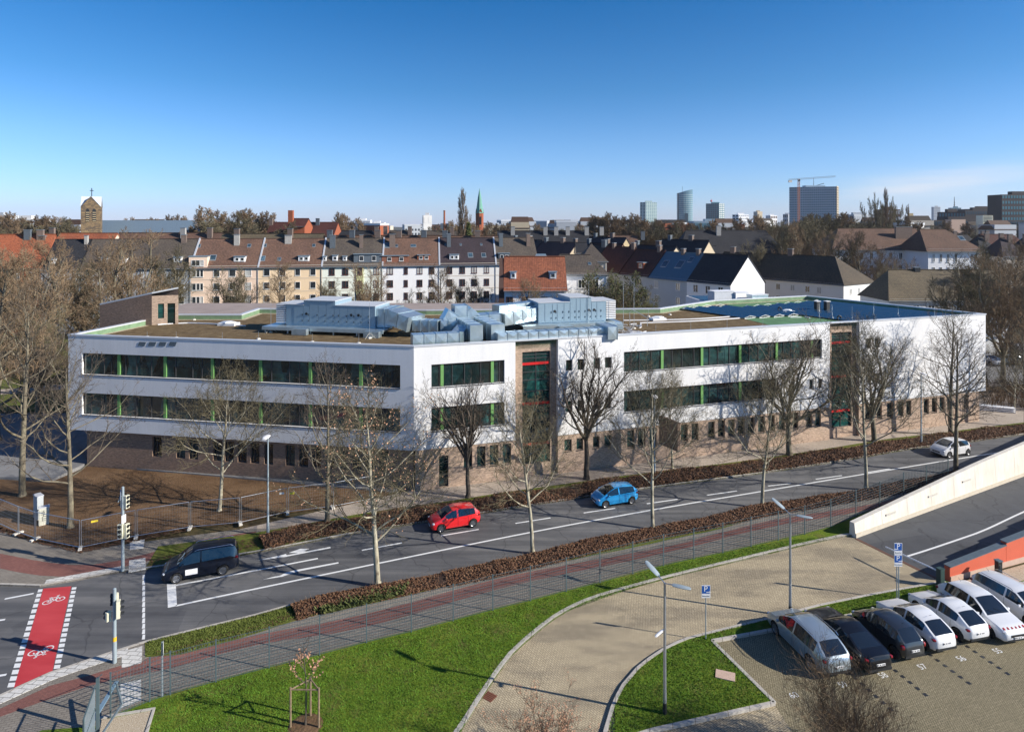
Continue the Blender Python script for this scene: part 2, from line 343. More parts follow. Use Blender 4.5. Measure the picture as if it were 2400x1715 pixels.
M['bark'] = (lambda t: (t.col(t.mix(1.0, t.ramp(t.noise(t.co(scale=(1,1,.3)), 4, 5, .7), [(.3,(.10,.083,.062)),(.55,(.20,.175,.125)),(.75,(.27,.255,.16))]), t.ramp(t.noise(t.co(),1.3,3), [(.35,(.75,)*3),(.65,(1.15,)*3)]), 'MULTIPLY')), t.bump(t.noise(t.co(scale=(1,1,.3)),12,3),.5,.03), t.p(.9, spec=.15))[-1])(NT('bark'))
M['barkd'] = flat('dark_bark', (.085,.068,.052), .9, var=.35, sc_=4)
M['barkp'] = (lambda t: (t.col(t.ramp(t.noise(t.co(scale=(1,1,.35)), 5, 4, .6), [(.35,(.15,.125,.09)),(.5,(.33,.30,.22)),(.7,(.46,.43,.33))])), t.bump(t.noise(t.co(),8,3),.3,.02), t.p(.85, spec=.15))[-1])(NT('pale_flaking_bark'))
M['twig'] = flat('twig_bark', (.10,.08,.06), .9, var=.35, sc_=1.2, spec=.15)
M['twigy'] = flat('mossy_twig_bark', (.135,.115,.07), .9, var=.35, sc_=1.0, spec=.15)
M['twigb'] = flat('brown_twig_bark', (.19,.135,.085), .9, var=.4, sc_=.5, spec=.1)
M['leafdry'] = (lambda t: (t.col(t.ramp(t.noise(t.co(), 7, 3, .8), [(.25,(.03,.014,.009)),(.42,(.085,.038,.022)),(.58,(.15,.085,.048)),(.75,(.34,.20,.12))])), t.p(.8, spec=.2))[-1])(NT('dry_beech_leaf'))
M['leaftan'] = flat('tan_leaf', (.48,.27,.17), .8, var=.35, sc_=9)
M['ivy'] = (lambda t: (t.col(t.ramp(t.noise(t.co(), 2.5, 3, .8), [(.3,(.03,.045,.014)),(.55,(.08,.095,.028)),(.75,(.15,.14,.05))])), t.p(.8, spec=.2))[-1])(NT('ivy_leaf'))
M['galv'] = (lambda t: (t.col(t.ramp(t.noise(t.co(), 1.4, 4, .6), [(.3,(.42,.52,.56)),(.7,(.58,.67,.71))])), t.bump(t.noise(t.co(), 1.2, 2), .12, .1), t.p(.34, metal=.75))[-1])(NT('duct_sheet_metal'))
M['ahu'] = flat('unit_panel_grey', (.26,.36,.43), .42, var=.04, metal=.25)
M['ahutop'] = flat('unit_roof_grey', (.48,.50,.52), .6, var=.08)
M['solar'] = (lambda t: (t.col((.014,.045,.085)), t.p(.25, spec=.6))[-1])(NT('solar_glass'))
def adduv(me):
    uv = me.uv_layers.new(name='UVMap').data; vs = me.vertices; Z = Vector((0,0,1))
    for f in me.polygons:
        n = f.normal
        if abs(n.z) > .995: t = Vector((1,0,0)); b = Vector((0,1,0))
        else: t = Z.cross(n).normalized(); b = n.cross(t)
        for li in f.loop_indices:
            co = vs[me.loops[li].vertex_index].co; uv[li].uv = (co.dot(t), co.dot(b))
def buv(mb, name, mats, parent=None, **kw):
    o = mb.build(name, mats, parent, **kw); adduv(o.data); return o
def struct(name, mb, mats, uv=False):
    o = mb.build(name, mats, kind='structure')
    if uv: adduv(o.data)
    return o
def gp(pts, z=0): return [G(x, y, z) for x, y in pts]
Z1 = .10
# ------------------------------------------------------------------ ground layout (outlines measured on the ground plane)
RN = [(-900,1420),(-300,1385),(0,1373),(93,1376),(281,1341),(341,1335),(600,1296),(854,1247),(984,1227),(1119,1206),(1200,1192),(1348,1170),(1491,1149),(1703,1121),(1800,1108),(1985,1079),(2144,1052),(2276,1036),(2400,1019),(2700,985),(3300,935)]
RS = [(-1500,1900),(-700,1760),(-250,1685),(0,1632),(117,1579),(263,1530),(339,1506),(600,1442),(688,1417),(799,1390),(977,1360),(1200,1310),(1463,1257),(1650,1223),(1800,1191),(2038,1152),(2250,1114),(2500,1068),(2800,1020),(3300,965)]
FLN = [(-400,1900),(100,1716),(229,1706),(259,1683),(351,1644),(399,1628),(506,1598),(631,1565),(749,1535),(859,1506),(964,1481),(1062,1455),(1155,1430),(1243,1408),(1327,1386),(1406,1366),(1483,1345),(1555,1326),(1626,1310),(1694,1296),(1760,1281),(1824,1266),(1886,1252),(1947,1236),(2006,1211),(2062,1190),(2118,1166),(2171,1148),(2230,1130)]
DO = [(960,1900),(1020,1800),(1080,1714),(1097,1689),(1127,1641),(1160,1591),(1200,1537),(1229,1509),(1302,1450),(1375,1412),(1446,1389),(1551,1360),(1639,1338),(1800,1299),(1888,1278),(1981,1258),(2000,1256)]
DI = [(1395,1800),(1415,1714),(1431,1661),(1457,1608),(1492,1567),(1551,1524),(1610,1497),(1653,1486),(1735,1466),(1785,1454),(1853,1437),(1917,1420),(2049,1393),(2180,1369),(2212,1364)]
rn = smoothline(gp(RN), 1.5); rs = smoothline(gp(RS), 1.5); fl = smoothline(gp(FLN), 1.5); do = smoothline(gp(DO), .8); di = smoothline(gp(DI), .8)
def poly(mb, pts, z0, z1, mi=0): mb.prism([(p.x,p.y) for p in pts], z0, z1, mi)
g = MB(); S_ = 4300
g.quad((-S_,-600,-.05),(S_,-600,-.05),(S_,3900,-.05),(-S_,3900,-.05)); struct('ground', g, M['ground'])
g = MB(); poly(g, rn+rs[::-1], -.045, 0.0); struct('road', g, M['road'])
# pavement south of the road, up to the mesh fence
g = MB(); poly(g, rs[:]+fl[::-1], -.04, Z1); struct('pavement', g, M['side'])
# driveway
WR0, WR1 = G(2002,1259), G(2400,1113)
wdir = (WR1-WR0).normalized()
wfar = WR0+wdir*75
g = MB(); poly(g, do+[G(2002,1259),G(2218,1364)]+[G(2700,1330), G(3200,1500), G(3200,2300), G(900,2300)], -.04, .004); struct('driveway', g, M['drive'])
RW0 = G(2226,1364); RW1 = G(2400,1316); rdir = (RW1-RW0).normalized(); rfar = RW0+rdir*75
g = MB(); poly(g, [G(2005,1262),WR0,wfar,rfar,RW0,G(2212,1366)], -.03, .008); struct('ramp_road', g, M['ramp'])
# lawns
g = MB(); poly(g, fl[3:]+[G(2002,1258)]+do[::-1][:-3]+[G(900,1900),G(300,1900),G(200,1760)], -.035, Z1+.012); struct('lawn', g, M['grass'])
PK = [G(1669,1504.7), G(1815,1650)]
u_ = Vector((.9665,.2567,0)); v_ = Vector((.2567,-.9665,0))
PK0 = PK[0]
PKR = PK0+u_*34
ISL = di[4:]+[RW0+Vector((.3,-.3,0)), RW0+rdir*30+Vector((0.3,-.4,0)), PKR+Vector((14,5,0)), PKR, PK0, PK[1], G(1531,1714), G(1440,1745)]
g = MB(); poly(g, ISL, -.035, Z1); struct('lawn', g, M['grass'])
g = MB(); poly(g, [PK0, PKR, PKR-u_*-8, PKR+u_*8+v_*40, PK0+v_*40-u_*6, PK[1]], -.03, .008); struct('parking_ground', g, M['park'])
# kerbs
g = MB(); ribbon(g, do, -.0, .22, -.04, .13); ribbon(g, di, -.16, 0, -.04, .12)
for a, b in ((PK0, PK[1]), (PK0, PKR), (PK[1], G(1531,1714)), (G(1531,1714), G(1430,1745))):
    d = (b-a).normalized(); ln = [a+d*((b-a).length*i/8) for i in range(9)]; ribbon(g, ln, -.09, .09, -.04, .125)
struct('kerb', g, M['kerb'])
g = MB(); ribbon(g, rs, -.16, 0, -.04, .122); ribbon(g, rn, 0, .16, -.04, .122); struct('kerb', g, M['kerb'])
# light stone row round the crossing corner, gutter
g = MB(); ribbon(g, smoothline(gp([(-250,1685),(0,1632),(117,1579),(263,1530),(300,1519)])), -.75, -.16, 0, .118)
ribbon(g, smoothline(gp([(103,1374),(281,1341)])), .16, .6, 0, .118); struct('kerb_stones', g, M['slab'])
# verges
hs0 = smoothline(gp([(339,1506),(600,1442),(688,1417),(799,1390),(977,1360),(1200,1310),(1463,1257),(1650,1223),(1800,1191),(2038,1152),(2250,1114),(2500,1068),(2800,1020)]), 1.5)
hs1 = smoothline(gp([(341,1544),(424,1538),(600,1488),(714,1451),(857,1421),(1200,1342),(1346,1314),(1551,1272),(1697,1240),(1800,1208),(2038,1169),(2197,1136),(2500,1080),(2800,1030)]), 1.5)
g = MB(); poly(g, hs0+hs1[::-1], 0, .114); struct('verge', g, M['verge'])
# bike lane strip in the southern pavement
bl = []; br = []
for a, b in zip([(-100,1694),(0,1665),(117,1611),(205,1588),(278,1565),(333,1553),(345,1546),(600,1492),(859,1442),(1200,1352),(1551,1286),(1800,1224),(2038,1185),(2197,1148)],[(-100,1720),(0,1684),(88,1652),(205,1612),(292,1590),(345,1580),(400,1570),(600,1515),(859,1472),(1200,1375),(1551,1301),(1800,1239),(2038,1197),(2197,1155)]):
    bl.append(a); br.append(b)
g = MB(); poly(g, smoothline(gp(bl))+smoothline(gp(br))[::-1], .05, Z1+.004); struct('bike_lane', g, M['bike'])
g = MB()
def z1l(pts): return [(x*.29254, 1240+y*.29254) for x, y in pts]
for q in ([(975,980),(1140,935),(1135,1070),(975,1110)], [(960,1240),(1130,1200),(1130,1370),(960,1440)]): poly(g, gp(z1l(q), Z1), .05, Z1+.009)
struct('tactile_paving', g, M['slab'])
# north side: pavement, promenade, soil, verge
BL = Vector((-8.07,53.3,0)); 
ns = offset(rn, 2.6)
i0 = min(range(len(rn)), key=lambda i: (rn[i]-G(341,1335)).length)
g = MB(); far = [G(3300,905), G(2330,918), G(970,1150), G(560,1243), G(188,1292), G(82,1272), G(0,1245), G(-900,1180)]
poly(g, rn+far, -.04, Z1-.006); struct('pavement', g, M['sidelight'])
g = MB(); poly(g, rn[:i0+14]+[G(640,1240), G(560,1243), G(188,1292), G(82,1272), G(0,1245), G(-900,1180)], 0, Z1-.001); struct('pavement', g, M['side'])
g = MB(); rb = smoothline(gp([(1110*0,1300),(120,1322),(220,1326),(340,1302),(470,1268),(600,1248)])); rb2 = smoothline(gp([(0,1335),(95,1352),(200,1350),(345,1318),(470,1285),(600,1262)]))
poly(g, rb+rb2[::-1], 0, Z1+.003); struct('bike_lane', g, M['bike'])
g = MB()
for q in ([(1035,250),(1165,228),(1168,315),(1030,342)], [(1040,95),(1158,80),(1150,150),(1040,165)]): poly(g, gp(z1l(q), Z1), .05, Z1+.009)
struct('tactile_paving', g, M['slab'])
g = MB(); poly(g, rn[i0:]+offset(rn, 2.9)[i0:][::-1], 0, .112); struct('verge', g, M['verge'])
# bare soil between the fence and the school
g = MB(); poly(g, gp([(-400,1240),(0,1238),(82,1262),(188,1284),(319,1257),(445,1236),(563,1225),(674,1201),(780,1188),(868,1172),(905,1160),(930,1140),(500,1118),(205,1096),(116,1134),(0,1126),(-400,1120)]), -.02, .125); struct('soil', g, M['soil'])
g = MB(); poly(g, gp([(116.5,1134),(61,1126),(-500,1120),(-500,1040),(167,1040),(206,1090)]), -.01, .30); poly(g, gp([(205,1093),(500,1119),(905,1156),(935,1150),(935,1140),(500,1100),(205,1080)]), -.01, .22); struct('kerb_slab', g, M['yard'])
# school yard, path and park behind on the left, right hand side car park
g = MB(); poly(g, [Vector((-120,53,0)), Vector((-38.9,59.2,0)), Vector((-41,76,0)), Vector((-120,74,0))], -.04, .03); struct('school_yard', g, M['yard'])
g = MB(); poly(g, [Vector((-140,76,0)), Vector((-41,77,0)), Vector((-40,132,0)), Vector((-140,132,0))], -.04, .02); struct('park_lawn', g, M['parkgrass'])
g = MB(); ribbon(g, smoothline([Vector((-110,78,0)),Vector((-72,84,0)),Vector((-56,90,0)),Vector((-38,92,0))]), -1.6, 1.6, 0, .04); struct('path', g, M['sidelight'])
g = MB(); poly(g, gp([(2318,905),(2345,905),(2700,870),(2700,800),(2300,805)]), -.04, .02); struct('car_park', g, M['yard'])
# gravel bed beside the gate and along the red wall
g = MB(); poly(g, gp([(231,1694),(356,1671),(335,1740),(200,1800)]), 0, Z1+.03); struct('gravel_bed', g, M['gravel'])
g = MB(); e = gp([(228,1700),(232,1689),(361,1667),(336,1748)]); ribbon(g, [e[1],e[2],e[3]], -.07, .07, 0, .17); struct('kerb', g, M['kerb'])
g = MB(); 
a = RW0+Vector((.5,-.3,0)); ribbon(g, [a+rdir*i for i in range(0,30)], -1.1, .1, 0, Z1+.02); struct('gravel_bed', g, M['gravel'])
# ------------------------------------------------------------------ road markings
g = MB()
def stripe(p, q, w, z=.004, mb=None):
    a, b = G(*p), G(*q); d = (b-a).normalized(); n = Vector((-d.y,d.x,0))*w/2; (mb or g).quad((*(a-n).xy,z),(*(b-n).xy,z),(*(b+n).xy,z),(*(a+n).xy,z))
def area(pts, z=.004, mb=None):
    q = [G(x,y) for x, y in pts]; mb = mb or g; a = sum(q[i].x*q[(i+1)%len(q)].y-q[(i+1)%len(q)].x*q[i].y for i in range(len(q)))
    if a < 0: q = q[::-1]
    mb.add([(p.x,p.y,z) for p in q], [tuple(range(len(q)))])
for line, w in (([(412,1419),(600,1379),(1200,1255.5),(1526,1195),(1800,1148.5),(2025,1110.7),(2237,1076),(2400,1052),(2700,1012)], .15), ([(412,1371),(600,1336),(745,1308)], .15)):
    ln = smoothline(gp(line)); ribbon(g, ln, -w/2, w/2, .001, .004)
for a, b in (((848,1289),(942,1271.6)),((1034,1255),(1122,1240)),((1208,1226),(1290,1213)),((1368,1201.5),(1442,1190.6)),((1516,1180),(1588,1169.5)),((1657,1160),(1727,1150)),((1800,1138.5),(1853,1132.6)),((1912,1122.6),(1973,1114)),((2033,1106.7),(2086,1098))): stripe(a, b, .14)
for a, b in (((11,1403),(79,1390)),((-60,1462),(12,1451)),((-60,1592),(15,1580))): stripe(a, b, .16)
area(z1l([(1337,435),(1408,435),(1418,612),(1345,628)]))
for i in range(12):
    y0 = 365+i*43.5; area(z1l([(1143-.9*i*0,y0),(1163,y0-2),(1161,y0+36),(1139-.3*i,y0+38)]))
for i in range(17):
    t0 = (i+.12)/17; t1 = (i+.82)/17
    for (xa,ya,xb,yb,wa,wb) in ((308,478,55,1275,36,55),(578,462,428,1125,36,50)):
        def pt(t): t = t**1.12; return xa+(xb-xa)*t, ya+(yb-ya)*t, wa+(wb-wa)*t
        x0,y0,w0 = pt(t0); x1,y1,w1 = pt(t1); area(z1l([(x0,y0),(x0+w0,y0-3),(x1+w1,y1-5),(x1,y1)]))
# arrows
def z2l(pts): return [(600+x*.29254, 1240+y*.29254) for x, y in pts]
area(z2l([(15,248),(240,197),(246,207),(595,140),(598,150),(248,217),(246,219)])); area(z2l([(262,188),(355,155),(430,155),(385,172),(410,180),(350,190)]), .0065)
area(z2l([(660,262),(662,272),(330,338),(245,362),(215,378),(188,382),(190,372),(240,345),(320,325)])); area(z2l([(358,343),(250,365),(205,380),(55,402),(150,378)]), .0065)
struct('road_marking', g, M['line'])
g = MB(); area(z1l([(347,474),(572,455),(415,1160),(105,1285)]), .0035, g); struct('crossing_paint', g, M['redlane'])
# bicycle symbols on the crossing
g = MB()
def bike(cx, cy, flip):
    c = G(cx, cy); ax = (G(94,1375)-G(75,1610)).normalized()*flip; ay = Vector((-ax.y, ax.x, 0))
    def L(x, y): x *= .66; y *= .66; return c+ax*y+ay*(-x)
    def seg(p, q, w=.06):
        a, b = L(*p), L(*q); d = (b-a).normalized(); n = Vector((-d.y,d.x,0))*w/2; g.quad((*(a-n).xy,.006),(*(b-n).xy,.006),(*(b+n).xy,.006),(*(a+n).xy,.006))
    for wx in (-.48,.48):
        for i in range(12):
            a0, a1 = i*math.pi/6, (i+1)*math.pi/6; seg((wx+.33*math.cos(a0),.33*math.sin(a0)),(wx+.33*math.cos(a1),.33*math.sin(a1)),.06)
    seg((-.48,0),(-.2,.55)); seg((-.2,.55),(.3,.55)); seg((.3,.55),(.05,0)); seg((.05,0),(-.2,.55)); seg((-.48,0),(.05,0)); seg((.48,0),(.25,.75)); seg((.25,.75),(.45,.78)); seg((-.2,.55),(-.25,.7)); seg((-.35,.7),(-.1,.7))
bike(126,1407,1); bike(96,1524,-1); struct('road_marking', g, M['line'])
# bay numbers and the dotted bay lines
def text(body, size, mat, loc, M3, name='lettering', parent=None, ext=.002, sx=1.0):
    cu = bpy.data.curves.new('t','FONT'); cu.body = body; cu.size = size; cu.align_x = 'CENTER'; cu.align_y = 'CENTER'; cu.extrude = ext
    o = bpy.data.objects.new('t', cu); C.objects.link(o); bpy.context.view_layer.update()
    me = bpy.data.meshes.new_from_object(o.evaluated_get(bpy.context.evaluated_depsgraph_get())); bpy.data.objects.remove(o)
    me.transform(Matrix.Diagonal((sx,1,1,1))); me.transform(Matrix.Translation(loc) @ M3.to_4x4()); me.materials.clear(); me.materials.append(mat)
    o = bpy.data.objects.new(name, me); C.objects.link(o); o.parent = parent; return o
def z4l(x, y): return (1800+x*.29254, 1240+y*.29254)
MR = Matrix((u_, -v_, Vector((0,0,1)))).transposed()
for n_, x, y in ((60,207,1330),(59,600,1245),(58,922,1170),(57,1237,1102),(56,1548,1036),(55,1840,975),(54,2130,915)):
    p = G(*z4l(x,y)); o = text(str(n_), .5, M['line'], (p.x,p.y,.012), MR, 'bay_number', None, .001, .9); tag(o, kind='structure')
g = MB()
for x, y in ((1945,830),(1530,895),(1235,960),(905,1040),(640,1140)):
    p = G(*z4l(x,y))
    for i in range(7): q = p+v_*(i*.42+.05); g.box((q.x,q.y,.010),(.19,.2,.006),R(15))
struct('bay_marking', g, M['dark'])
# ------------------------------------------------------------------ the school
CL = Vector((-40.3,58.9,0)); CR = Vector((53.1,72.7,0))
class Fac:
    def __init__(s, o, e, off=0):
        s.d = (e-o).normalized(); s.n = Vector((s.d.y,-s.d.x,0)); s.o = o+s.n*off; s.L = (e-o).length
        if s.n.y > 0: s.n = -s.n; s.o = o+s.n*off
    def px(s, x, y):      # photo pixel -> (distance along the facade, height)
        k = (x-CX)/FL; t = (k*s.o.y-s.o.x)/(s.d.x-k*s.d.y); Y = s.o.y+s.d.y*t
        return t, HC-(y-HY)/FL*Y
    def pt(s, t, z, dep=0): return s.o+s.d*t+s.n*dep+Vector((0,0,z))
FLt = Fac(BL, CL)       # left facade, t grows to the left
FRt = Fac(BL, CR)       # right facade, t grows to the right
def wallholes(mb, F, t0, t1, z0, z1, holes, dep=.28, mi=0, mr=0):
    ts = sorted({t0,t1,*[h[0] for h in holes],*[h[1] for h in holes]}); zs = sorted({z0,z1,*[h[2] for h in holes],*[h[3] for h in holes]})
    flip = F.d.cross(Vector((0,0,1))).dot(F.n) < 0
    def q(a,b,c,d,m):
        mb.quad(*( (d,c,b,a) if flip else (a,b,c,d)), m)
    for i in range(len(ts)-1):
        for j in range(len(zs)-1):
            tm = (ts[i]+ts[i+1])/2; zm = (zs[j]+zs[j+1])/2
            if any(h[0]<tm<h[1] and h[2]<zm<h[3] for h in holes): continue
            q(F.pt(ts[i],zs[j]),F.pt(ts[i+1],zs[j]),F.pt(ts[i+1],zs[j+1]),F.pt(ts[i],zs[j+1]),mi)
    for a,b,c,d in holes:
        P_ = lambda t,z,k: F.pt(t,z,-k)
        for (p0,p1) in (((a,c),(a,d)),((b,d),(b,c)),((b,c),(a,c)),((a,d),(b,d))):
            q(P_(*p0,0),P_(*p1,0),P_(*p1,dep),P_(*p0,dep),mr)
school = empty('school_building', 'long white rendered three storey school over a brick ground floor beside the road', 'school', (BL.x,BL.y,0))
def sb(mb, name, mats, parent=None, uv=True, **kw):
    o = mb.build(name, mats, None, **kw)
    if uv: adduv(o.data)
    for v in o.data.vertices: pass
    if parent is None or parent is school:
        o.parent = school; o.matrix_parent_inverse = Matrix.Translation(-BL)
    else: o.parent = parent; 
    return o
def fbox(mb, F, t0, t1, z0, z1, d0, d1, mi=0):
    c = F.pt((t0+t1)/2, (z0+z1)/2, (d0+d1)/2); mb.box(c, (abs(t1-t0), abs(d1-d0), abs(z1-z0)), math.atan2(F.d.y,F.d.x), mi)
def window(F, h, dep=.26, mull=(), frame='frame', glass='glass', cols=(), bars=(), sill=False, vent=None):
    a,b,c,d = h; e = .055; f = MB()
    fbox(f,F,a,a+e,c,d,-dep,-dep+.07); fbox(f,F,b-e,b,c,d,-dep,-dep+.07); fbox(f,F,a+e,b-e,c,c+e,-dep,-dep+.07); fbox(f,F,a+e,b-e,d-e,d,-dep,-dep+.07)
    for m_ in mull: fbox(f,F,m_-.03,m_+.03,c+e,d-e,-dep+.002,-dep+.072)
    for z in bars: fbox(f,F,a+e,b-e,z-.03,z+.03,-dep+.004,-dep+.068)
    o = sb(f, 'window', M[frame], uv=False)
    p = MB(); fbox(p,F,a+e*.5,b-e*.5,c+e*.5,d-e*.5,-dep-.03,-dep+.02); po = sb(p, 'pane', M[glass], o, uv=False)
    po.parent = o; po.matrix_parent_inverse = Matrix.Identity(4)
    for m_ in cols:
        k = MB(); fbox(k,F,m_-.13,m_+.13,c+e,d-e,-dep+.03,-dep+.13); ko = sb(k, 'column', M['lime'], o, uv=False); ko.parent = o
    if sill:
        k = MB(); fbox(k,F,a-.03,b+.03,c-.05,c-.002,-dep+.03,.05); ko = sb(k, 'sill', M['frame'], o, uv=False); ko.parent = o
    return o
WZ0, WZT = 3.44, 12.0
B1 = (8.50,10.42); B0 = (4.87,6.83)
# left facade
lt = lambda x: FLt.px(x, 900)[0]
hl = [(lt(938), lt(192), *B1), (lt(938), lt(192), *B0)]
g = MB(); wallholes(g, FLt, 0, FLt.L, WZ0, WZT, hl)
lcols = [lt(x) for x in (843.6,725,608,495,384,275.4)]
for h in hl:
    ms = []; cs = [h[0]]+lcols+[h[1]]
    for i in range(len(cs)-1):
        L = cs[i+1]-cs[i]
        for k in ((.30,.62,.86) if i%2 else (.22,.42,.78)): ms.append(cs[i]+L*k)
    window(FLt, h, mull=ms, cols=lcols, sill=True)
# small slanted openings above the upper band are raised vent hoods
for x0 in (325,349,373,397):
    t, z = FLt.px(x0+8, 806); k = MB()
    for dt in (0,):
        a = [FLt.pt(t+.42,z-.18,0.03),FLt.pt(t-.25,z-.18,.03),FLt.pt(t-.42,z+.18,.03),FLt.pt(t+.25,z+.18,.03)]
        k.quad(*a)
        b_ = [p+FLt.n*(-.028) for p in a]; k.quad(*b_[::-1])
        for i in range(4): k.quad(a[i],b_[i],b_[(i+1)%4],a[(i+1)%4])
    sb(k, 'vent', M['slate'], uv=False)
# right facade white volumes
rt = lambda x: FRt.px(x, 900)[0]
T1a, T1b, T2a, T2b = rt(1208), rt(1308), rt(1945), rt(2014)
hR1 = [(rt(1011), rt(1182.5), *B1), (rt(1011), rt(1182.5), *B0)]
wallholes(g, FRt, 0, T1a, WZ0, WZT, hR1)
for h in hR1: window(FRt, h, mull=[rt(x) for x in (1031,1061,1090,1128,1172)], cols=[rt(1037),rt(1155)], sill=True)
def zz(x, y): return FRt.px(x, y)
small = []
for x0,x1,ya,yb in ((1326.6,1342,851,869),(1354,1369,848,867),(1392,1407,846,864),(1418,1434,844,862),(1326.6,1342,943,962),(1354,1369,940,958),(1392,1406,937,955),(1418,1433,934,952)):
    small.append((rt(x0),rt(x1),zz(x0,yb)[1],zz(x0,ya)[1]))
for i in range(4): small[i] = (*small[i][:2], 9.05, 10.05)
for i in range(4,8): small[i] = (*small[i][:2], 5.4, 6.4)
band1 = (rt(1462.5), rt(1926.5), 8.55, 10.42); band0 = (rt(1462.5), rt(1823), 4.9, 6.83)
low = [(rt(1854),rt(1863),5.4,6.4),(rt(1897),rt(1907),5.4,6.4),(rt(1918),rt(1928),5.4,6.4)]
hR2 = small+[band1,band0]+low
wallholes(g, FRt, T1b, T2a, WZ0, WZT, hR2)
for h in small+low: window(FRt, h, glass='glassg')
rcols = [rt(x) for x in (1554,1647.5,1737,1823,1905)]
def rm(h):
    ms = []; cs = [h[0]]+[c for c in rcols if c < h[1]-.5]+[h[1]]
    for i in range(len(cs)-1):
        L = cs[i+1]-cs[i]; ms += [cs[i]+L*k for k in ((.25,.5,.8) if i%2 else (.2,.42,.72))]
    return ms
window(FRt, band1, mull=rm(band1), cols=rcols, sill=True); window(FRt, band0, mull=rm(band0), cols=rcols[:3], sill=True)
hR3 = [(rt(2030),rt(2041.5),9.1,10.15),(rt(2050),rt(2062),9.1,10.15),(rt(2030),rt(2041.5),5.45,6.45),(rt(2051),rt(2062),5.45,6.45)]
wallholes(g, FRt, T2b, FRt.L, WZ0, WZT, hR3)
for h in hR3: window(FRt, h)
# returns at the towers, end walls, undersides, rear walls
BK = [(41.6,91.6),(26.6,85.9),(17.5,77.6),(-10,76.2),(-30.4,77.5),(-30.4,72.4),(-37.9,72.4)]
BK = [Vector((x,y,0)) for x,y in BK]
def up(p, z): return Vector((p.x,p.y,z))
loop = [CR]+BK+[CL]
for i in range(len(loop)-1): a, b = loop[i], loop[i+1]; g.quad(up(a,WZ0),up(b,WZ0),up(b,WZT),up(a,WZT))
for t in (T1a,T1b,T2a,T2b):
    s_ = 1 if t in (T1a,T2a) else -1
    q = [FRt.pt(t,WZ0),FRt.pt(t,WZ0,-.9),FRt.pt(t,WZT,-.9),FRt.pt(t,WZT)]; g.quad(*(q if s_ > 0 else q[::-1]))
sb(g, 'upper_wall', M['white'])
g = MB(); loop2 = [FRt.pt(FRt.L,0),*BK,CL,BL]
nt_ = [FRt.pt(t,0,dd) for t,dd in ((T1a,0),(T1a,-.9),(T1b,-.9),(T1b,0),(T2a,0),(T2a,-.9),(T2b,-.9),(T2b,0))]
g.add([(p.x,p.y,WZ0+.001) for p in [BL]+nt_+[CR]+BK+[CL]], [tuple(range(len(BK)+11))[::-1]])
sb(g, 'soffit', M['white'], uv=False)
# brick ground floor
FLb = Fac(BL, CL, -.3); FRb = Fac(BL, CR, -.06)
lb = lambda x: FLb.px(x, 1050)[0]; rb_ = lambda x: FRb.px(x, 1050)[0]
hb = [(lb(a), lb(b), 1.38, 3.12) for a,b in ((600+150*.26478,600+70*.26478),)]
hb = []
for xa, xb in ((357,379),(413,434),(443,464),(499,520),(527,548),(557,578),(587,608),(619,640),(669,691),(700,722),(731,752),(762,783),(793,814),(825,846),(856,877),(889,910)):
    hb.append((lb(xb), lb(xa), 1.38, 3.15))
g = MB(); wallholes(g, FLb, .12, lb(204), 0, WZ0, hb)
for h in hb: window(FLb, h, mull=[(h[0]+h[1])/2+.12])
a = FLb.pt(lb(204),0); b_ = Vector((-36.6,72.0,0)); g.quad(up(b_,0),up(a,0),up(a,WZ0),up(b_,WZ0))
sb(g, 'brick_wall', M['brickd'], label='shade toned brick wall of the left front')
hr = [(rb_(1029),rb_(1051),.15,2.75)]
for xa, xb in ((1087,1107),(1118,1138),(1148,1168),(1178,1198)): hr.append((rb_(xa),rb_(xb),1.45,3.2))
for xa, xb in ((1322.6,1340),(1351.5,1367),(1390,1405),(1416.6,1432)): hr.append((rb_(xa),rb_(xb),1.95,3.0))
for xa, xb in ((1470,1487),(1495,1512),(1522,1539),(1596,1612),(1621,1637),(1660,1675),(1683,1699),(1707,1722),(1729,1745),(1753,1768),(1777,1792),(1802,1816),(1826,1840),(1858,1871),(1890,1903),(1911,1924),
    (2028,2041),(2055,2067),(2066+13,2079+14),(2105,2117.5),(2124,2136),(2165,2177),(2184,2196),(2202,2214),(2220,2231),(2259,2270)): hr.append((rb_(xa),rb_(xb),1.62,3.22))
g = MB(); END = FRb.L-.9
wallholes(g, FRb, .12, T1a, 0, WZ0, [h for h in hr if h[1] < T1a]); wallholes(g, FRb, T1b, T2a, 0, WZ0, [h for h in hr if T1b < h[0] < T2a]); wallholes(g, FRb, T2b, END, 0, WZ0, [h for h in hr if h[0] > T2b])
for h in hr: window(FRb, h, sill=h[2]>1, glass='glassg' if h[2] == 1.95 else 'glass')
a = FRb.pt(END,0); b_ = Vector((40.9,90.6,0)); g.quad(up(a,0),up(b_,0),up(b_,WZ0),up(a,WZ0))
bk = [b_,Vector((26.6,85.2,0)),Vector((17.5,77,0)),Vector((-36.6,72,0))]
for i in range(3): g.quad(up(bk[i],0),up(bk[i+1],0),up(bk[i+1],WZ0),up(bk[i],WZ0))
for t in (T1a,T1b,T2a,T2b):
    q = [FRb.pt(t,0),FRb.pt(t,0,-.9),FRb.pt(t,WZ0,-.9),FRb.pt(t,WZ0)]; g.quad(*(q if t in (T1a,T2a) else q[::-1]))
sb(g, 'brick_wall', M['brick'])
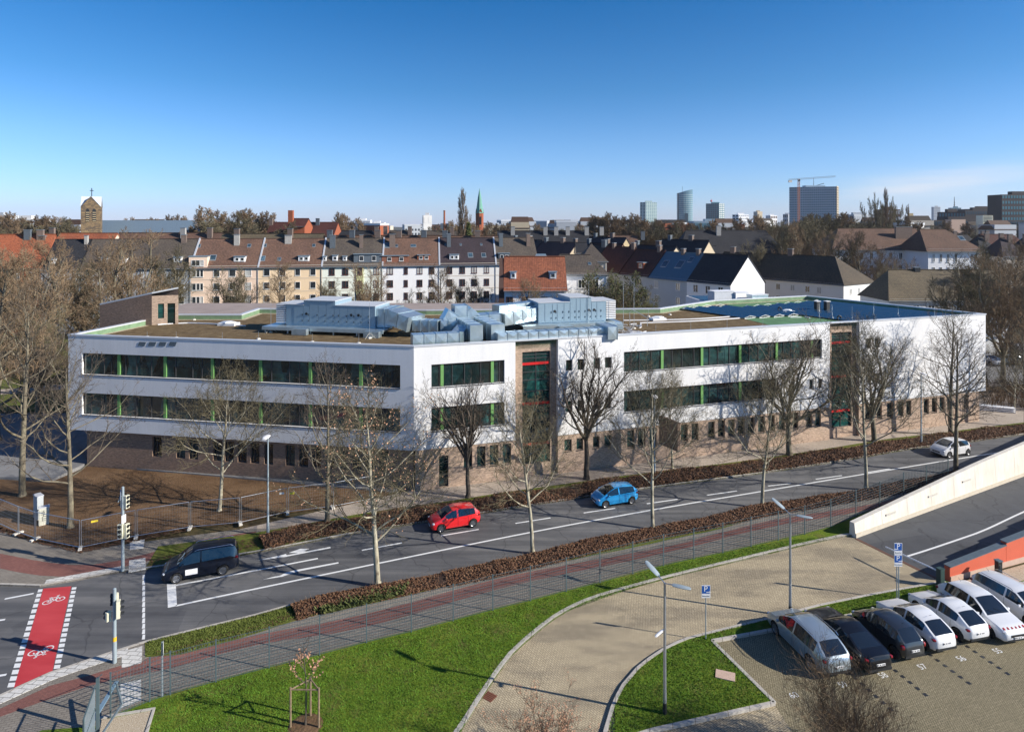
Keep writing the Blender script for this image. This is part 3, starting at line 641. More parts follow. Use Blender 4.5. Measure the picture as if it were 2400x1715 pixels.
# stair towers of light brick with full height glazing and red bands
for (ta, tb, xa, xb) in ((T1a,T1b,1225,1291),(T2a,T2b,1954,2001)):
    Ft = Fac(BL, CR, -.38); wa, wb = rt(xa)+.1, rt(xb)+.1; g = MB(); h = (wa, wb, 1.1, 10.9)
    wallholes(g, Ft, ta, tb, 0, 11.9, [h], dep=.25); sb(g, 'stair_wall', M['brick'], label='light brick stair tower wall')
    o = window(Ft, h, dep=.22, glass='glassg', bars=[1.9,3.7,4.5,5.5,7.4,8.4,9.1,10.3,10.6], mull=[(wa+wb)/2])
    for z in (2.78,6.33,9.83):
        k = MB(); fbox(k, Ft, wa+.03, wb-.03, z-.11, z+.11, -.16, -.10); ko = sb(k, 'spandrel', M['red'], o, uv=False); ko.parent = o
# floating dark sign wall beside the entrance
g = MB(); pa, pb = Vector((13.27,58.04,0)), Vector((14.39,55.93,0)); n_ = (pb-pa).normalized(); m_ = Vector((-n_.y,n_.x,0))*.14
g.prism([(pa+m_).xy,(pa-m_).xy,(pb-m_).xy,(pb+m_).xy], 2.45, 4.96)
sb(g, 'entrance_canopy', M['brickd'])
g = MB(); g.tube(up(pa,4.2), up(pa-n_*2.0,4.2), .03)
sb(g, 'bracket', M['frame'], uv=False)
# roof: deck, inner green upstand, caps
ring = [BL,CR]+BK+[CL]
def inset(pts, d):
    n = len(pts); out = []
    for i in range(n):
        a, b, c = pts[i-1], pts[i], pts[(i+1)%n]; e1 = (b-a).normalized(); e2 = (c-b).normalized()
        n1 = Vector((-e1.y,e1.x,0)); n2 = Vector((-e2.y,e2.x,0)); k = (n1+n2); k /= max(.3, k.length_squared/2)
        out.append(b+k*d)
    return out
r_in = inset(ring, .38); r_gr = inset(ring, 1.0); RZ = 11.5
g = MB(); g.prism([p.xy for p in r_in], 11.2, RZ); sb(g, 'roof_deck', M['gravel'], uv=False)
g = MB(); g.prism([p.xy for p in r_gr], RZ, RZ+.03); sb(g, 'green_roof', M['sedum'], uv=False)
g = MB(); n = len(ring); tow = [(T1a,T1b),(T2a,T2b)]
for i in range(n):
    a, b = r_in[i], r_in[(i+1)%n]; g.quad(up(b,RZ-.1),up(a,RZ-.1),up(a,WZT),up(b,WZT))
sb(g, 'upstand', M['membrane'], uv=False)
g = MB(); r_o = inset(ring, -.05); r_i = inset(ring, .40)
for i in range(n):
    j = (i+1)%n
    A, B_, A2, B2 = r_o[i], r_o[j], r_i[i], r_i[j]
    for (z) in (WZT+.06,): g.quad(up(A,z),up(B_,z),up(B2,z),up(A2,z))
    g.quad(up(A,WZT-.06),up(B_,WZT-.06),up(B_,WZT+.06),up(A,WZT+.06)); g.quad(up(B2,WZT-.06),up(A2,WZT-.06),up(A2,WZT+.06),up(B2,WZT+.06)); g.quad(up(A,WZT-.06),up(A2,WZT-.06),up(B2,WZT-.06),up(B_,WZT-.06))
sb(g, 'parapet_cap', M['cap'], uv=False)
# green sheet and blue membrane field of the right hand roof
RB = [G(1905,736,RZ),G(2310,746,RZ)]
pA, pB, pC, pD = FRt.pt(T2a-1,0,-1.1), FRt.pt(FRt.L-1.2,0,-1.1), Vector((41.0,90.0,0)), Vector((29,85.6,0))
g = MB(); g.prism([q.xy for q in (FRt.pt(rt(1850),0,-1.1), pB, pC, pD, Vector((24,81,0)))], RZ+.03, RZ+.05); sb(g, 'roof_membrane', M['membrane2'], uv=False)
# wing roofs behind
g = MB(); g.prism([(-37.2,72.6),(-30.6,72.6),(-30.6,77.7),(-10,76.5),(9,77.4),(10,92),(-46,92),(-46,80)], 0, 10.9); buv(g, 'rear_wing', M['brick'], None)
rw = bpy.data.objects['rear_wing']; tag(rw, 'flat roofed rear wing seen behind the school roof units', 'building')
g = MB(); g.prism([(-45.6,80.3),(-36.9,73),(-30.9,73),(-30.9,78.2),(-10,77),(8.6,77.9),(9.6,91.6),(-45.6,91.6)], 10.9, 10.96); k = g.build('roof', flat('felt_roof', (.30,.245,.215), .9, var=.15, sc_=.6), rw)
g = MB(); g.prism([(26.7,86.4),(34,89),(35,97),(26,97)], 0, 11.4); o2 = g.build('rear_wing', M['white']); tag(o2, 'white rear wing with blue sheet roof behind the right roof', 'building')
g = MB(); g.prism([(27.0,87),(33.7,89.4),(34.6,96.6),(26.3,96.6)], 11.4, 11.46); g.build('roof', M['solar'], o2)
# stair penthouse
pc = Vector((-37.6,67.7,0)); dr = FRt.d; dl = FLt.d
q0 = pc; q1 = pc+dr*2.5; q3 = pc+dl*6.2; q2 = q1+dl*6.2
pent = empty('stair_house', 'brick stair house with sloping roof and green door on the left school roof', 'stair house', (pc.x,pc.y,0))
def pb_(mb, name, mats, uv=True, **kw):
    o = mb.build(name, mats, None, **kw)
    if uv: adduv(o.data)
    o.parent = pent; o.matrix_parent_inverse = Matrix.Translation(-pc); return o
zt = lambda p: 14.8-(p-pc).dot(dl)*.21
def side(a, b, m, name):
    g = MB(); g.quad(up(a,0),up(b,0),up(b,zt(b)),up(a,zt(a))); return pb_(g, name, m)
side(q3,q0,M['brickd'],'brick_wall')['label'] = 'shade toned brick side wall'  # side away from the sun gets the brick with shade in its colour
Fp = Fac(q0, q1); g = MB(); dh = (1.45,2.2,11.55,13.75); wh = (.55,1.15,12.2,13.75); 
wallholes(g, Fp, 0, 2.5, 0, 14.6, [dh,wh], dep=.15); pb_(g, 'brick_wall', M['brick'])
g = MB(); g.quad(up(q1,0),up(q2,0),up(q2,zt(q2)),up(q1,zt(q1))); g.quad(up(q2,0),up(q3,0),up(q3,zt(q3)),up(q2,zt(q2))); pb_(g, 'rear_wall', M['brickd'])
g = MB(); fbox(g, Fp, dh[0], dh[1], dh[2], dh[3], -.15, -.10); pb_(g, 'door', M['glassg'], uv=False)
g = MB(); fbox(g, Fp, wh[0], wh[1], wh[2], wh[3], -.15, -.10); pb_(g, 'window', M['glassg'], uv=False)
g = MB(); e = .08; A = [q0-dl*.06-dr*.0, q1, q2, q3]; vs = [up(p,zt(p)+.01) for p in (q0,q1,q2,q3)]+[up(p,zt(p)+.16) for p in (q0,q1,q2,q3)]
g.add(vs, [(3,2,1,0),(4,5,6,7),(0,1,5,4),(1,2,6,5),(2,3,7,6),(3,0,4,7)]); pb_(g, 'roof', M['cap'], uv=False)
# ------------------------------------------------------------------ roof plant
def along(o, d, n):      # local frame -> world
    return lambda x, y, z: Vector((o.x+d.x*x+n.x*y, o.y+d.y*x+n.y*y, z))
def xbox(mb, T, x0, x1, y0, y1, z0, z1, mi=0):
    vs = [T(x0,y0,z0),T(x1,y0,z0),T(x1,y1,z0),T(x0,y1,z0),T(x0,y0,z1),T(x1,y0,z1),T(x1,y1,z1),T(x0,y1,z1)]
    fs = [(3,2,1,0),(4,5,6,7),(0,1,5,4),(1,2,6,5),(2,3,7,6),(3,0,4,7)]
    if ((vs[1]-vs[0]).cross(vs[3]-vs[0])).z < 0: fs = [f[::-1] for f in fs]
    mb.add(vs, fs, mi)
def ahu(name, label, o, d, L, dep, z, hump, flip):
    """air handling unit; x along the long side, y away from the camera"""
    n = Vector((-d.y,d.x,0)); n = n if n.y > 0 else -n; T = along(o, d, n)
    r = empty(name, label, 'ventilation unit', (o.x,o.y,z))
    def pt(mb, nm, m, **kw):
        ob = mb.build(nm, m, None, **kw); ob.parent = r; ob.matrix_parent_inverse = Matrix.Translation((-o.x,-o.y,-z)); return ob
    h = 1.95; hx0, hx1 = hump; g = MB(); xbox(g,T,0,L,0,dep,z,z+h); xbox(g,T,hx0,hx1,0-.003,dep+.003,z+h-.01,z+h+.42); pt(g,'casing',M['ahu'])
    g = MB()
    xbox(g,T,-.04,hx0-.003,-.06,dep+.06,z+h,z+h+.06); xbox(g,T,hx1+.003,L+.04,-.06,dep+.06,z+h,z+h+.06); xbox(g,T,hx0-.04,hx1+.04,-.08,dep+.08,z+h+.42,z+h+.48); pt(g,'top_cover',M['ahutop'])
    xs = [L*k for k in (.09,.2,.27,.37,.46,.55,.61,.70,.78,.86,.94)]
    for i in range(0,len(xs)-1,1):
        g = MB(); x0, x1 = xs[i]+.03, xs[i+1]-.03; top = z+h-.12 if not (x0 > hx0 and x1 < hx1) else z+h+.3
        xbox(g,T,x0,x1,-.025,-.001,z+.12,top); dpn = pt(g,'door',M['ahu'])
        g = MB(); xbox(g,T,x1-.10,x1-.06,-.07,-.026,z+.9,z+1.1); xbox(g,T,x1-.10,x1-.06,-.07,-.026,z+.35,z+.5); ob = pt(g,'handle',M['dark']); ob.parent = dpn
        if i in (1,7,8):
            g = MB(); c = T((x0+x1)/2,-.03,z+1.1); g.tube(c, c-n*.03, .13, n=14); ob = pt(g,'porthole',M['dark']); ob.parent = dpn
    # louvred intake hood at the free end
    xl = (L,L+1.15) if flip else (-1.15,0)
    g = MB(); xbox(g,T,xl[0],xl[1],.15,dep-.15,z+.1,z+h+.03); pt(g,'intake_hood',M['ahutop'])
    g = MB()
    for k in range(10): xbox(g,T,xl[0]+.06,xl[1]-.06,.02,.149,z+.14+k*.185,z+.245+k*.185)
    pt(g,'louvre',M['signw'])
    g = MB(); xbox(g,T,xl[0]+.02,xl[1]-.02,.145,.152,z+.12,z+h); pt(g,'louvre_back',M['dark'])
    g = MB(); xbox(g,T,-1.9,L+1.3,-1.15,dep+.5,z-.22,z-.08); xbox(g,T,-1.9,L+1.3,-1.17,-1.05,z-.40,z-.221)
    for k in range(6):
        x = -1.6+k*(L+2.6)/5
        for y in (-1.0, dep): xbox(g,T,x-.06,x+.06,y-.06,y+.06,RZ+.03,z-.221)
    xbox(g,T,0,L,.1,dep-.1,z-.08,z-.001); pt(g,'support_frame',M['galv'])
    g = MB()
    for x in (1.6, L-.4): xbox(g,T,x,x+1.5,-1.75,-1.25,RZ+.05,RZ+.62)
    pt(g,'connection_box',M['galv'])
    return r, T
u1, TA = ahu('air_handling_unit', 'blue grey ventilation unit in shade on the left of the school roof', Vector((-22.15,63.6,0)), Vector((.975,-.20,0)).normalized(), 9.3, 3.6, 12.25, (1.9,5.2), False)
u2, TB = ahu('air_handling_unit', 'sunlit pale ventilation unit on the right of the steel ducts', GX(1262,64.2)*Vector((1,0,0))+Vector((0,64.2,0)), Vector((.965,.262,0)), 7.2, 3.6, 12.3, (3.3,5.6), True)
# ducts: sheet metal boxes with cross-broken panels and flanges
def duct(mb, pts, w, h, step=.9, mi=0, fl_=True):
    """rectangular duct along pts (centres of the section), w across, h high"""
    for a, b in zip(pts[:-1], pts[1:]):
        a = Vector(a); b = Vector(b); d = b-a; L = d.length; d /= L; s = d.cross(Vector((0,0,1)))
        s = s.normalized() if s.length > .05 else Vector((1,0,0)); t = s.cross(d).normalized()
        n = max(1, round(L/step))
        for i in range(n):
            c0 = a+d*(L*i/n+.02); c1 = a+d*(L*(i+1)/n-.02)
            for (u, v, ku, kv) in ((s,t,w/2,h/2),(t,-s,h/2,w/2),(-s,-t,w/2,h/2),(-t,s,h/2,w/2)):
                # face with normal v
                q = [c0-u*ku+v*kv, c1-u*ku+v*kv, c1+u*ku+v*kv, c0+u*ku+v*kv]; m = (q[0]+q[2])/2+v*.038
                f = [(0,1,4),(1,2,4),(2,3,4),(3,0,4)]; f = [x[::-1] for x in f]
                mb.add(q+[m], f, mi)
            if fl_:
                e = .05
                vs = []
                for cc in (c1-d*.015, c1+d*.04):
                    vs += [cc-s*(w/2+e)-t*(h/2+e), cc+s*(w/2+e)-t*(h/2+e), cc+s*(w/2+e)+t*(h/2+e), cc-s*(w/2+e)+t*(h/2+e)]
                mb.add(vs, [(3,2,1,0),(4,5,6,7),(0,1,5,4),(1,2,6,5),(2,3,7,6),(3,0,4,7)], mi)
        for e_, c in ((-1,a),(1,b)):
            q = [c-s*w/2-t*h/2, c+s*w/2-t*h/2, c+s*w/2+t*h/2, c-s*w/2+t*h/2]; mb.add(q, [(0,1,2,3) if e_ > 0 else (3,2,1,0)], mi)
dk = empty('duct_system', 'galvanised rectangular air ducts linking the two roof units above the stair tower', 'air ducts', (-1,58,11.5))
def dpart(pts, w, h, step=.9):
    g = MB(); duct(g, pts, w, h, step); o = g.build('duct', M['galv'], None); o.parent = dk; o.matrix_parent_inverse = Matrix.Translation((1,-58,-11.5)); return o
def RP(t, z, dep): return FRt.pt(t, z, dep)
tp = lambda x: FRt.px(x, 790)[0]
dpart([TA(9.3,1.8,13.1), TA(10.9,1.8,13.1)], 3.0, 1.75, .8)
dpart([TA(10.9,1.0,13.35), TA(13.3,.2,12.75)], 2.4, 1.35, 1.2)
dpart([TA(13.2,.3,12.6), RP(tp(1068),12.6,-6.6), RP(tp(1110),12.6,-6.3), RP(tp(1150),12.6,-6.0)], 1.5, 1.0, 1.0)
dpart([RP(tp(1090),12.7,-7.5), RP(tp(1106),13.7,-7.5)], 1.6, 1.3, 1.0)
dpart([RP(tp(1106),13.75,-7.5), RP(tp(1140),13.75,-7.5)], 1.6, 1.2, .9)
dpart([RP(tp(1140),13.7,-7.5), RP(tp(1168),12.8,-7.4)], 1.6, 1.2, 1.2)
dpart([RP(tp(1168),12.8,-7.4), RP(tp(1225),12.9,-7.2), TB(.0,1.3,13.2)], 2.0, 1.2, 1.1)
dpart([RP(tp(1225),13.5,-8.4), TB(.0,2.5,13.6)], 1.3, 1.1, 1.1)
dpart([RP(tp(972),12.2,-1.7), RP(tp(1085),12.2,-1.7)], 1.15, 1.1, .95)
dpart([RP(tp(1085),12.25,-2.0), RP(tp(1108),12.5,-3.6)], 1.1, 1.0, .9)
dpart([RP(tp(1126),12.55,-1.3), RP(tp(1126)-.1,12.55,-6.2)], 1.15, 1.5, 1.3)
dpart([RP(tp(1175),12.55,-1.0), RP(tp(1168),12.55,-6.0)], 1.25, 1.55, 1.3)
dpart([RP(tp(1168),12.34,-.85), RP(tp(1428),12.34,-.85)], 1.2, .62, .95)
dpart([RP(tp(1421),12.25,-1.0), RP(tp(1444),12.25,-1.0)], 2.6, 1.15, 1.3)
dpart([RP(tp(1421),12.2,-2.6), RP(tp(1470),12.2,-3.2)], 1.2, .5, 1.1)
g = MB()
for x in range(1180,1420,26):
    p = RP(tp(x),0,-.85); g.tube(up(p,11.5), up(p,12.02), .03, n=5)
o = g.build('duct_leg', M['steel'], None); o.parent = dk; o.matrix_parent_inverse = Matrix.Translation((1,-58,-11.5))
# solar panel rows
pn = 0
sn_dir = Vector((.60,.80,0)); 
cols_ = ['nearest the right end wall','second from the right end wall','third from the right end wall','fourth from the right end wall','fifth from the right end wall','sixth from the right end wall','seventh from the right end wall','eighth from the right end wall','ninth from the right end wall','tenth from the right end wall','eleventh from the right end wall','furthest from the right end wall']
for k in range(12):
    e = (pC-pB).normalized(); a = FRt.pt(FRt.L-2.2-k*1.95, 0, -1.6)+(e*(0 if k < 8 else 6.5))
    b = a+e*(17.3-.35*k if k < 8 else 10.5)
    d = (b-a).normalized(); n_ = Vector((d.y,-d.x,0)); L = (b-a).length
    r = empty('solar_panel_row', f'dark blue solar panel row on white racks, {cols_[k]}', 'solar panels', (a.x,a.y,RZ+.05), 0, 'rows of solar panels on the right roof')
    g = MB(); 
    A = lambda x, y, z: Vector((d.x*x+n_.x*y, d.y*x+n_.y*y, z))
    m_ = int(L/1.05)
    for i in range(m_):
        x0 = i*1.05; x1 = x0+1.02; z0, z1 = .14, .30
        for sg in (-1,1):
            vs = [A(x0,.03*sg,z1),A(x1,.03*sg,z1),A(x1,.9*sg,z0),A(x0,.9*sg,z0)]; vs += [v-Vector((0,0,.035)) for v in vs]
            g.add(vs, [(0,1,2,3),(7,6,5,4),(0,4,5,1),(1,5,6,2),(2,6,7,3),(3,7,4,0)] if sg < 0 else [(3,2,1,0),(4,5,6,7),(1,5,4,0),(2,6,5,1),(3,7,6,2),(0,4,7,3)])
    g.build('panel', M['solar'], r)
    g = MB()
    for x in (-.1, L-.2): 
        g.tube(A(x,-.95,.02),A(x,.95,.02),.03,n=4); g.tube(A(x,0,.02),A(x,0,.30),.02,n=4); g.tube(A(x,-.95,.10),A(x,0,.30),.02,n=4); g.tube(A(x,.95,.10),A(x,0,.30),.03,n=4)
    g.build('rack', M['signw'], r)
# skylights, rods, lightning wires, small vents on the roof
def roofthing(name, label, cat, p, fn, group=None, parts=None):
    r = empty(name, label, cat, (p.x,p.y,RZ+.03), 0, group); fn(r); return r
def skyl(p, w, rz, label):
    r = empty('skylight', label, 'skylight', (p.x,p.y,RZ+.03), rz)
    g = MB(); g.box((0,0,.13),(w,1.1,.26)); g.build('curb', M['signw'], r)
    g = MB(); g.lathe([(w*.5,.26),(w*.48,.34),(w*.3,.42),(0,.45)], 4); o = g.build('dome', flat('skylight_dome', (.75,.77,.78), .3, var=.03), r); o.rotation_euler = (0,0,R(45)); o.scale = (1,.7,1); 
    o.rotation_euler = (0,0,0)
    return r
def RG(x, y, z=11.53): return G(x, y, z)
skyl(RG(536,762), 1.9, R(-8), 'white domed skylight beside the stair house on the left roof')
skyl(RG(1541,750), 1.6, R(15), 'white domed skylight on the brown roof right of the ducts')
skyl(RG(1845,733), 1.3, R(15), 'small white skylight at the edge of the green sheet roof')
rods = [(635,779,3.1),(866,793,3.3),(973,806,1.3),(1148,800,4.4),(1380,770,4.8),(1461,784,5.2),(1486,770,5.0),(345,790,.55),(413,792,.6),(521,797,.7),(606,795,.75),(732,802,.8),(841,805,.9),(1537,783,.9),(1619,777,.9),(1704,770,.9),(1788,765,.9),(1920,744,1.6),(1950,745,1.5),(2048,742,1.5),(1997,752,1.6),(2105,741,1.4),(2190,741,1.2),(2242,739,1.1),(1570,738,.8),(1520,742,.8),(514,745,.9),(455,750,.6)]
zone = lambda x: 'on the left part' if x < 700 else 'in front of the ducts' if x < 1240 else 'on the brown right part' if x < 1830 else 'among the solar panels'
for i, (x, y, h) in enumerate(rods):
    p = RG(x, y); g = MB(); r = empty('lightning_rod', f"{'tall' if h > 2 else 'short'} thin steel lightning rod {zone(x)} of the school roof", 'lightning rod', (p.x,p.y,RZ+.03), 0, 'lightning rods on the school roof')
    g = MB(); g.tube((0,0,.06),(0,0,h),.022 if h > 2 else .018,.012,5); g.build('rod', M['steel'], r)
    g = MB(); g.lathe([(0,.12),(.16,.1),(.2,0),(0,0)], 8); 
    if h > 2:
        for a in range(3): t = a*2.09; g.tube((0,0,.5),(.55*math.cos(t),.55*math.sin(t),.03),.015,n=4)
    g.build('base', M['conc'], r)
for pts, lb_ in (([(575,765),(532,762),(440,758),(370,762)],'white cable duct running across the left roof'),([(1462,752),(1640,748),(1800,735)],'white cable duct running along the brown right roof'),([(1500,758),(1640,753),(1780,743)],'thin conduit on feet behind the right roof edge')):
    ln = smoothline([RG(*p) for p in pts], 1); g = MB(); ribbon(g, ln, -.07, .07, RZ+.05, RZ+.14); tag(g.build('cable_duct', M['signw']), lb_, 'cable duct')
# rope coils / debris / membrane heap
random.seed(5)
g = MB()
for i in range(16):
    p = RG(1478+random.uniform(-22,28), 776+random.uniform(-14,8)); a = random.uniform(0,3); L = random.uniform(.5,1.6); g.box((p.x,p.y,RZ+.07+random.uniform(0,.12)),(L,.09,.06),a)
tag(g.build('offcut_pile', M['signw']), 'heap of pale offcuts lying beside the duct end on the roof', 'debris', kind='stuff')
g = MB()
for i in range(9):
    p = RG(1905+random.uniform(-45,50), 738+random.uniform(-7,8)); a = random.uniform(0,3); g.box((p.x,p.y,RZ+.1),(random.uniform(.6,2),.1,.08),a)
tag(g.build('pipe_pile', M['signw']), 'white racks and pipes lying on the green roof sheet', 'debris', kind='stuff')
def vbox(x, y, w, d, h, m, name, label, cat):
    p = RG(x, y); r = empty(name, label, cat, (p.x,p.y,RZ+.05)); g = MB(); g.box((0,0,h/2),(w,d,h),R(17)); g.build('housing', m, r); g = MB(); g.box((0,0,h+.03),(w+.12,d+.12,.06),R(17)); g.build('cover', M['signw'], r)
    return r
vbox(1915,730,.5,.5,1.2,M['dark'],'heat_pump','first dark fan unit on the green roof sheet','fan unit'); vbox(1938,730,.5,.5,1.2,M['dark'],'heat_pump','second dark fan unit right of the first on the green sheet','fan unit')
vbox(1690,704,3.2,1.6,1.3,M['ahutop'],'roof_vent','wide white ventilation housing at the rear edge of the right roof','ventilation unit')
vbox(1732,703,2.2,1.6,1.1,M['signw'],'roof_vent','smaller white ventilation housing right of the wide one','ventilation unit')
vbox(1775,706,2.6,1.2,.9,M['galv'],'roof_vent','sheet metal ventilation box beside the green parapet','ventilation unit')
# drain bends on the green sheet
for i, (x, y) in enumerate(((1963,752),(1824,731))):
    p = RG(x, y); g = MB(); g.path([(p.x,p.y,RZ),(p.x,p.y,RZ+.45),(p.x+.15,p.y,RZ+.6),(p.x+.35,p.y,RZ+.5),(p.x+.38,p.y,RZ+.3)], [.09]*5, 8); tag(g.build('vent_pipe', M['dark']), ('dark bent vent pipe beside the right stair tower','dark bent vent pipe next to the small skylight')[i], 'pipe')
# ladder rail hoop at the duct end
g = MB(); p = RG(1476,760); g.path([(p.x,p.y,RZ),(p.x,p.y,RZ+1.3),(p.x+.35,p.y,RZ+1.55),(p.x+1.6,p.y-1.2,RZ+.9),(p.x+1.6,p.y-1.2,RZ)], [.03]*5, 5); tag(g.build('handrail', M['steel']), 'bent steel handrail standing on the roof beside the duct end', 'handrail')
# ------------------------------------------------------------------ hedges
def hedge(name, label, line, wid, h, seed, dens, green=0):
    rnd = random.Random(seed); r = empty(name, label, 'hedge', line[0][:])
    o0 = line[0]; core = MB(); n = len(line); prof = [(-1,0),(-.88,.45),(-.55,.82),(0,.95),(.55,.82),(.88,.45),(1,0)]
    vs = []; k = len(prof); hs = [h*(1+.16*math.sin(i*.9)+.12*math.sin(i*.37+seed)+rnd.uniform(-.14,.14)) for i in range(n)]
    for i in range(n):
        t = (line[min(i+1,n-1)]-line[max(i-1,0)]).normalized(); nn = Vector((-t.y,t.x,0))
        for a, b in prof: vs.append(line[i]-o0+nn*a*wid/2*.86+Vector((0,0,b*hs[i]*.86)))
    core.add(vs, [(i*k+j,i*k+j+1,(i+1)*k+j+1,(i+1)*k+j) for i in range(n-1) for j in range(k-1)])
    core.build('twig_core', flat('hedge_core', (.05,.028,.018), .95, var=.4, sc_=6), r)
    lf = MB(); tw = MB(); tot = 0
    for i in range(n-1):
        a, b = line[i]-o0, line[i+1]-o0; L = (b-a).length; t = (b-a)/L; nn = Vector((-t.y,t.x,0)); dd = (line[i].y)
        m = int(L*dens*(45/max(30,dd))**1.3)
        for _ in range(m):
            th = rnd.uniform(-.15,math.pi+.15); rr = rnd.uniform(.80,1.08); p = a+t*rnd.uniform(0,L)+nn*(math.cos(th)*wid/2*rr)+Vector((0,0,max(.02,(.15+.85*abs(math.sin(th)))*hs[i]*rr)))
            s_ = rnd.uniform(.028,.058)*(1+dd/90); q = Vector((rnd.gauss(0,1),rnd.gauss(0,1),rnd.gauss(0,1))).normalized(); w_ = q.orthogonal().normalized()*s_*.6; q = q*s_
            mi = 1 if (green and rnd.random() < green and math.cos(th)*green_side(nn) > -.1) else 0
            lf.add([p-q,p+w_,p+q,p-w_], [(0,1,2,3)], mi)
        for _ in range(int(L*15)):
            th = rnd.uniform(.1,math.pi-.1); p = a+t*rnd.uniform(0,L)+nn*(math.cos(th)*wid/2*.8)+Vector((0,0,math.sin(th)*hs[i]*.85)); q = p+nn*math.cos(th)*rnd.uniform(.1,.35)+t*rnd.uniform(-.2,.2)+Vector((0,0,rnd.uniform(.1,.42)))
            tw.tube(p,q,.009,.005,3,cap=False)
    lf.build('foliage', [M['leafdry'], M['ivy']], r); tw.build('twigs', M['twigb'], r)
def green_side(nn): return 1 if nn.y < 0 else -1
ls = smoothline(gp([(688,1440),(740,1424),(860,1400),(977,1376),(1200,1331),(1463,1267),(1650,1232),(1800,1199),(2038,1160),(2240,1121),(2420,1090)]), 1.0)
hedge('hedge', 'long brown leafed hedge between the road and the fenced footpath', ls, 1.7, .40, 3, 620)
bx = lambda p: offset(p, 1.75)
ln = smoothline([G(x,y) for x,y in [(612,1278),(720,1252),(854,1232),(984,1212),(1119,1191),(1200,1178),(1348,1157),(1491,1135),(1703,1107),(1800,1095),(1985,1067),(2144,1041),(2276,1026),(2400,1008),(2560,990)]], 1.0)
hedge('hedge', 'long brown leafed hedge between the road and the school promenade', ln, 2.0, .62, 4, 620)
# ground ivy patches at the hedge foot and leaf litter
def scatter(name, label, pts, n, mat, size, seed, z=Z1+.03, flatn=.3, cat='ground cover'):
    rnd = random.Random(seed); mb = MB(); q = [G(x,y) for x,y in pts]
    xs = [p.x for p in q]; ys = [p.y for p in q]
    def inside(x, y):
        c = False; j = len(q)-1
        for i in range(len(q)):
            if (q[i].y > y) != (q[j].y > y) and x < (q[j].x-q[i].x)*(y-q[i].y)/(q[j].y-q[i].y)+q[i].x: c = not c
            j = i
        return c
    k = 0
    while k < n:
        x, y = rnd.uniform(min(xs),max(xs)), rnd.uniform(min(ys),max(ys))
        if not inside(x,y): continue
        k += 1; s_ = size*rnd.uniform(.6,1.3); a = rnd.uniform(0,6.28); dx, dy = math.cos(a)*s_, math.sin(a)*s_; e = rnd.uniform(-1,1)*s_*flatn
        p = Vector((x,y,z+abs(e))); mb.add([p+Vector((dx,dy,e)),p+Vector((-dy*.6,dx*.6,0)),p+Vector((-dx,-dy,-e*.5)),p+Vector((dy*.6,-dx*.6,e*.3))], [(0,1,2,3)])
    return tag(mb.build(name, mat), label, cat, kind='stuff')
scatter('ivy', 'green ivy growing over the foot of the roadside hedge', [(735,1440),(860,1400),(960,1376),(945,1400),(860,1422),(760,1446)], 3200, M['ivy'], .09, 8, Z1+.10, 1.5)
scatter('leaf_litter', 'dry brown leaves scattered along the fence foot', [(0,1238),(82,1262),(188,1284),(319,1257),(445,1236),(445,1246),(319,1272),(188,1300),(82,1276),(0,1250)], 1500, M['leafdry'], .08, 9)
scatter('leaf_litter', 'dry brown leaves lying on the grass strip by the crossing', [(341,1538),(600,1470),(700,1430),(710,1448),(600,1486),(424,1536)], 260, M['leafdry'], .06, 10, Z1+.03)
scatter('leaf_litter', 'dry leaves lying on the strip beside the road edge', [(346,1333),(600,1287),(626,1276),(620,1262),(560,1270),(350,1318)], 500, M['leafdry'], .07, 11, Z1+.03)
def blades(name, label, pts, n, mat, h, seed, z=Z1+.012):
    rnd = random.Random(seed); mb = MB(); q = [G(x,y) for x,y in pts]; xs = [p.x for p in q]; ys = [p.y for p in q]; k = 0
    while k < n:
        x, y = rnd.uniform(min(xs),max(xs)), rnd.uniform(min(ys),max(ys)); c = False; j = len(q)-1
        for i in range(len(q)):
            if (q[i].y > y) != (q[j].y > y) and x < (q[j].x-q[i].x)*(y-q[i].y)/(q[j].y-q[i].y)+q[i].x: c = not c
            j = i
        if not c: continue
        k += 1; a = rnd.uniform(0,6.28); w_ = .022; hh = h*rnd.uniform(.5,1.4); lx, ly = rnd.uniform(-.05,.05), rnd.uniform(-.05,.05)
        mb.add([(x-math.cos(a)*w_,y-math.sin(a)*w_,z-.01),(x+math.cos(a)*w_,y+math.sin(a)*w_,z-.01),(x+lx,y+ly,z+hh)], [(0,1,2)])
    return tag(mb.build(name, mat), label, 'grass', kind='stuff')
bladem = flat('grass_blade', (.09,.18,.02), .8, var=.5, sc_=2.0, spec=.15)
bladev = flat('dry_grass_blade', (.12,.15,.035), .8, var=.5, sc_=3.0, spec=.15)
blades('grass', 'short green grass of the lawn below the mesh fence', [(336,1790),(364,1668),(300,1676),(355,1652),(506,1604),(749,1541),(964,1487),(1243,1414),(1555,1332),(1824,1272),(1985,1257),(1800,1297),(1551,1357),(1302,1446),(1197,1532),(1095,1683),(1060,1790)], 52000, bladem, .05, 21)
blades('grass', 'short green grass of the island beside the parked cars', [(1425,1730),(1435,1664),(1462,1610),(1497,1570),(1555,1528),(1655,1490),(1785,1458),(2049,1397),(2200,1371),(2200,1400),(1672,1502),(1808,1645),(1530,1710)], 22000, bladem, .05, 22, Z1)
blades('grass', 'rough grass of the verge beside the crossing', [(341,1540),(345,1508),(600,1446),(695,1420),(710,1446),(600,1486),(424,1536)], 7000, bladev, .08, 23, Z1+.01)
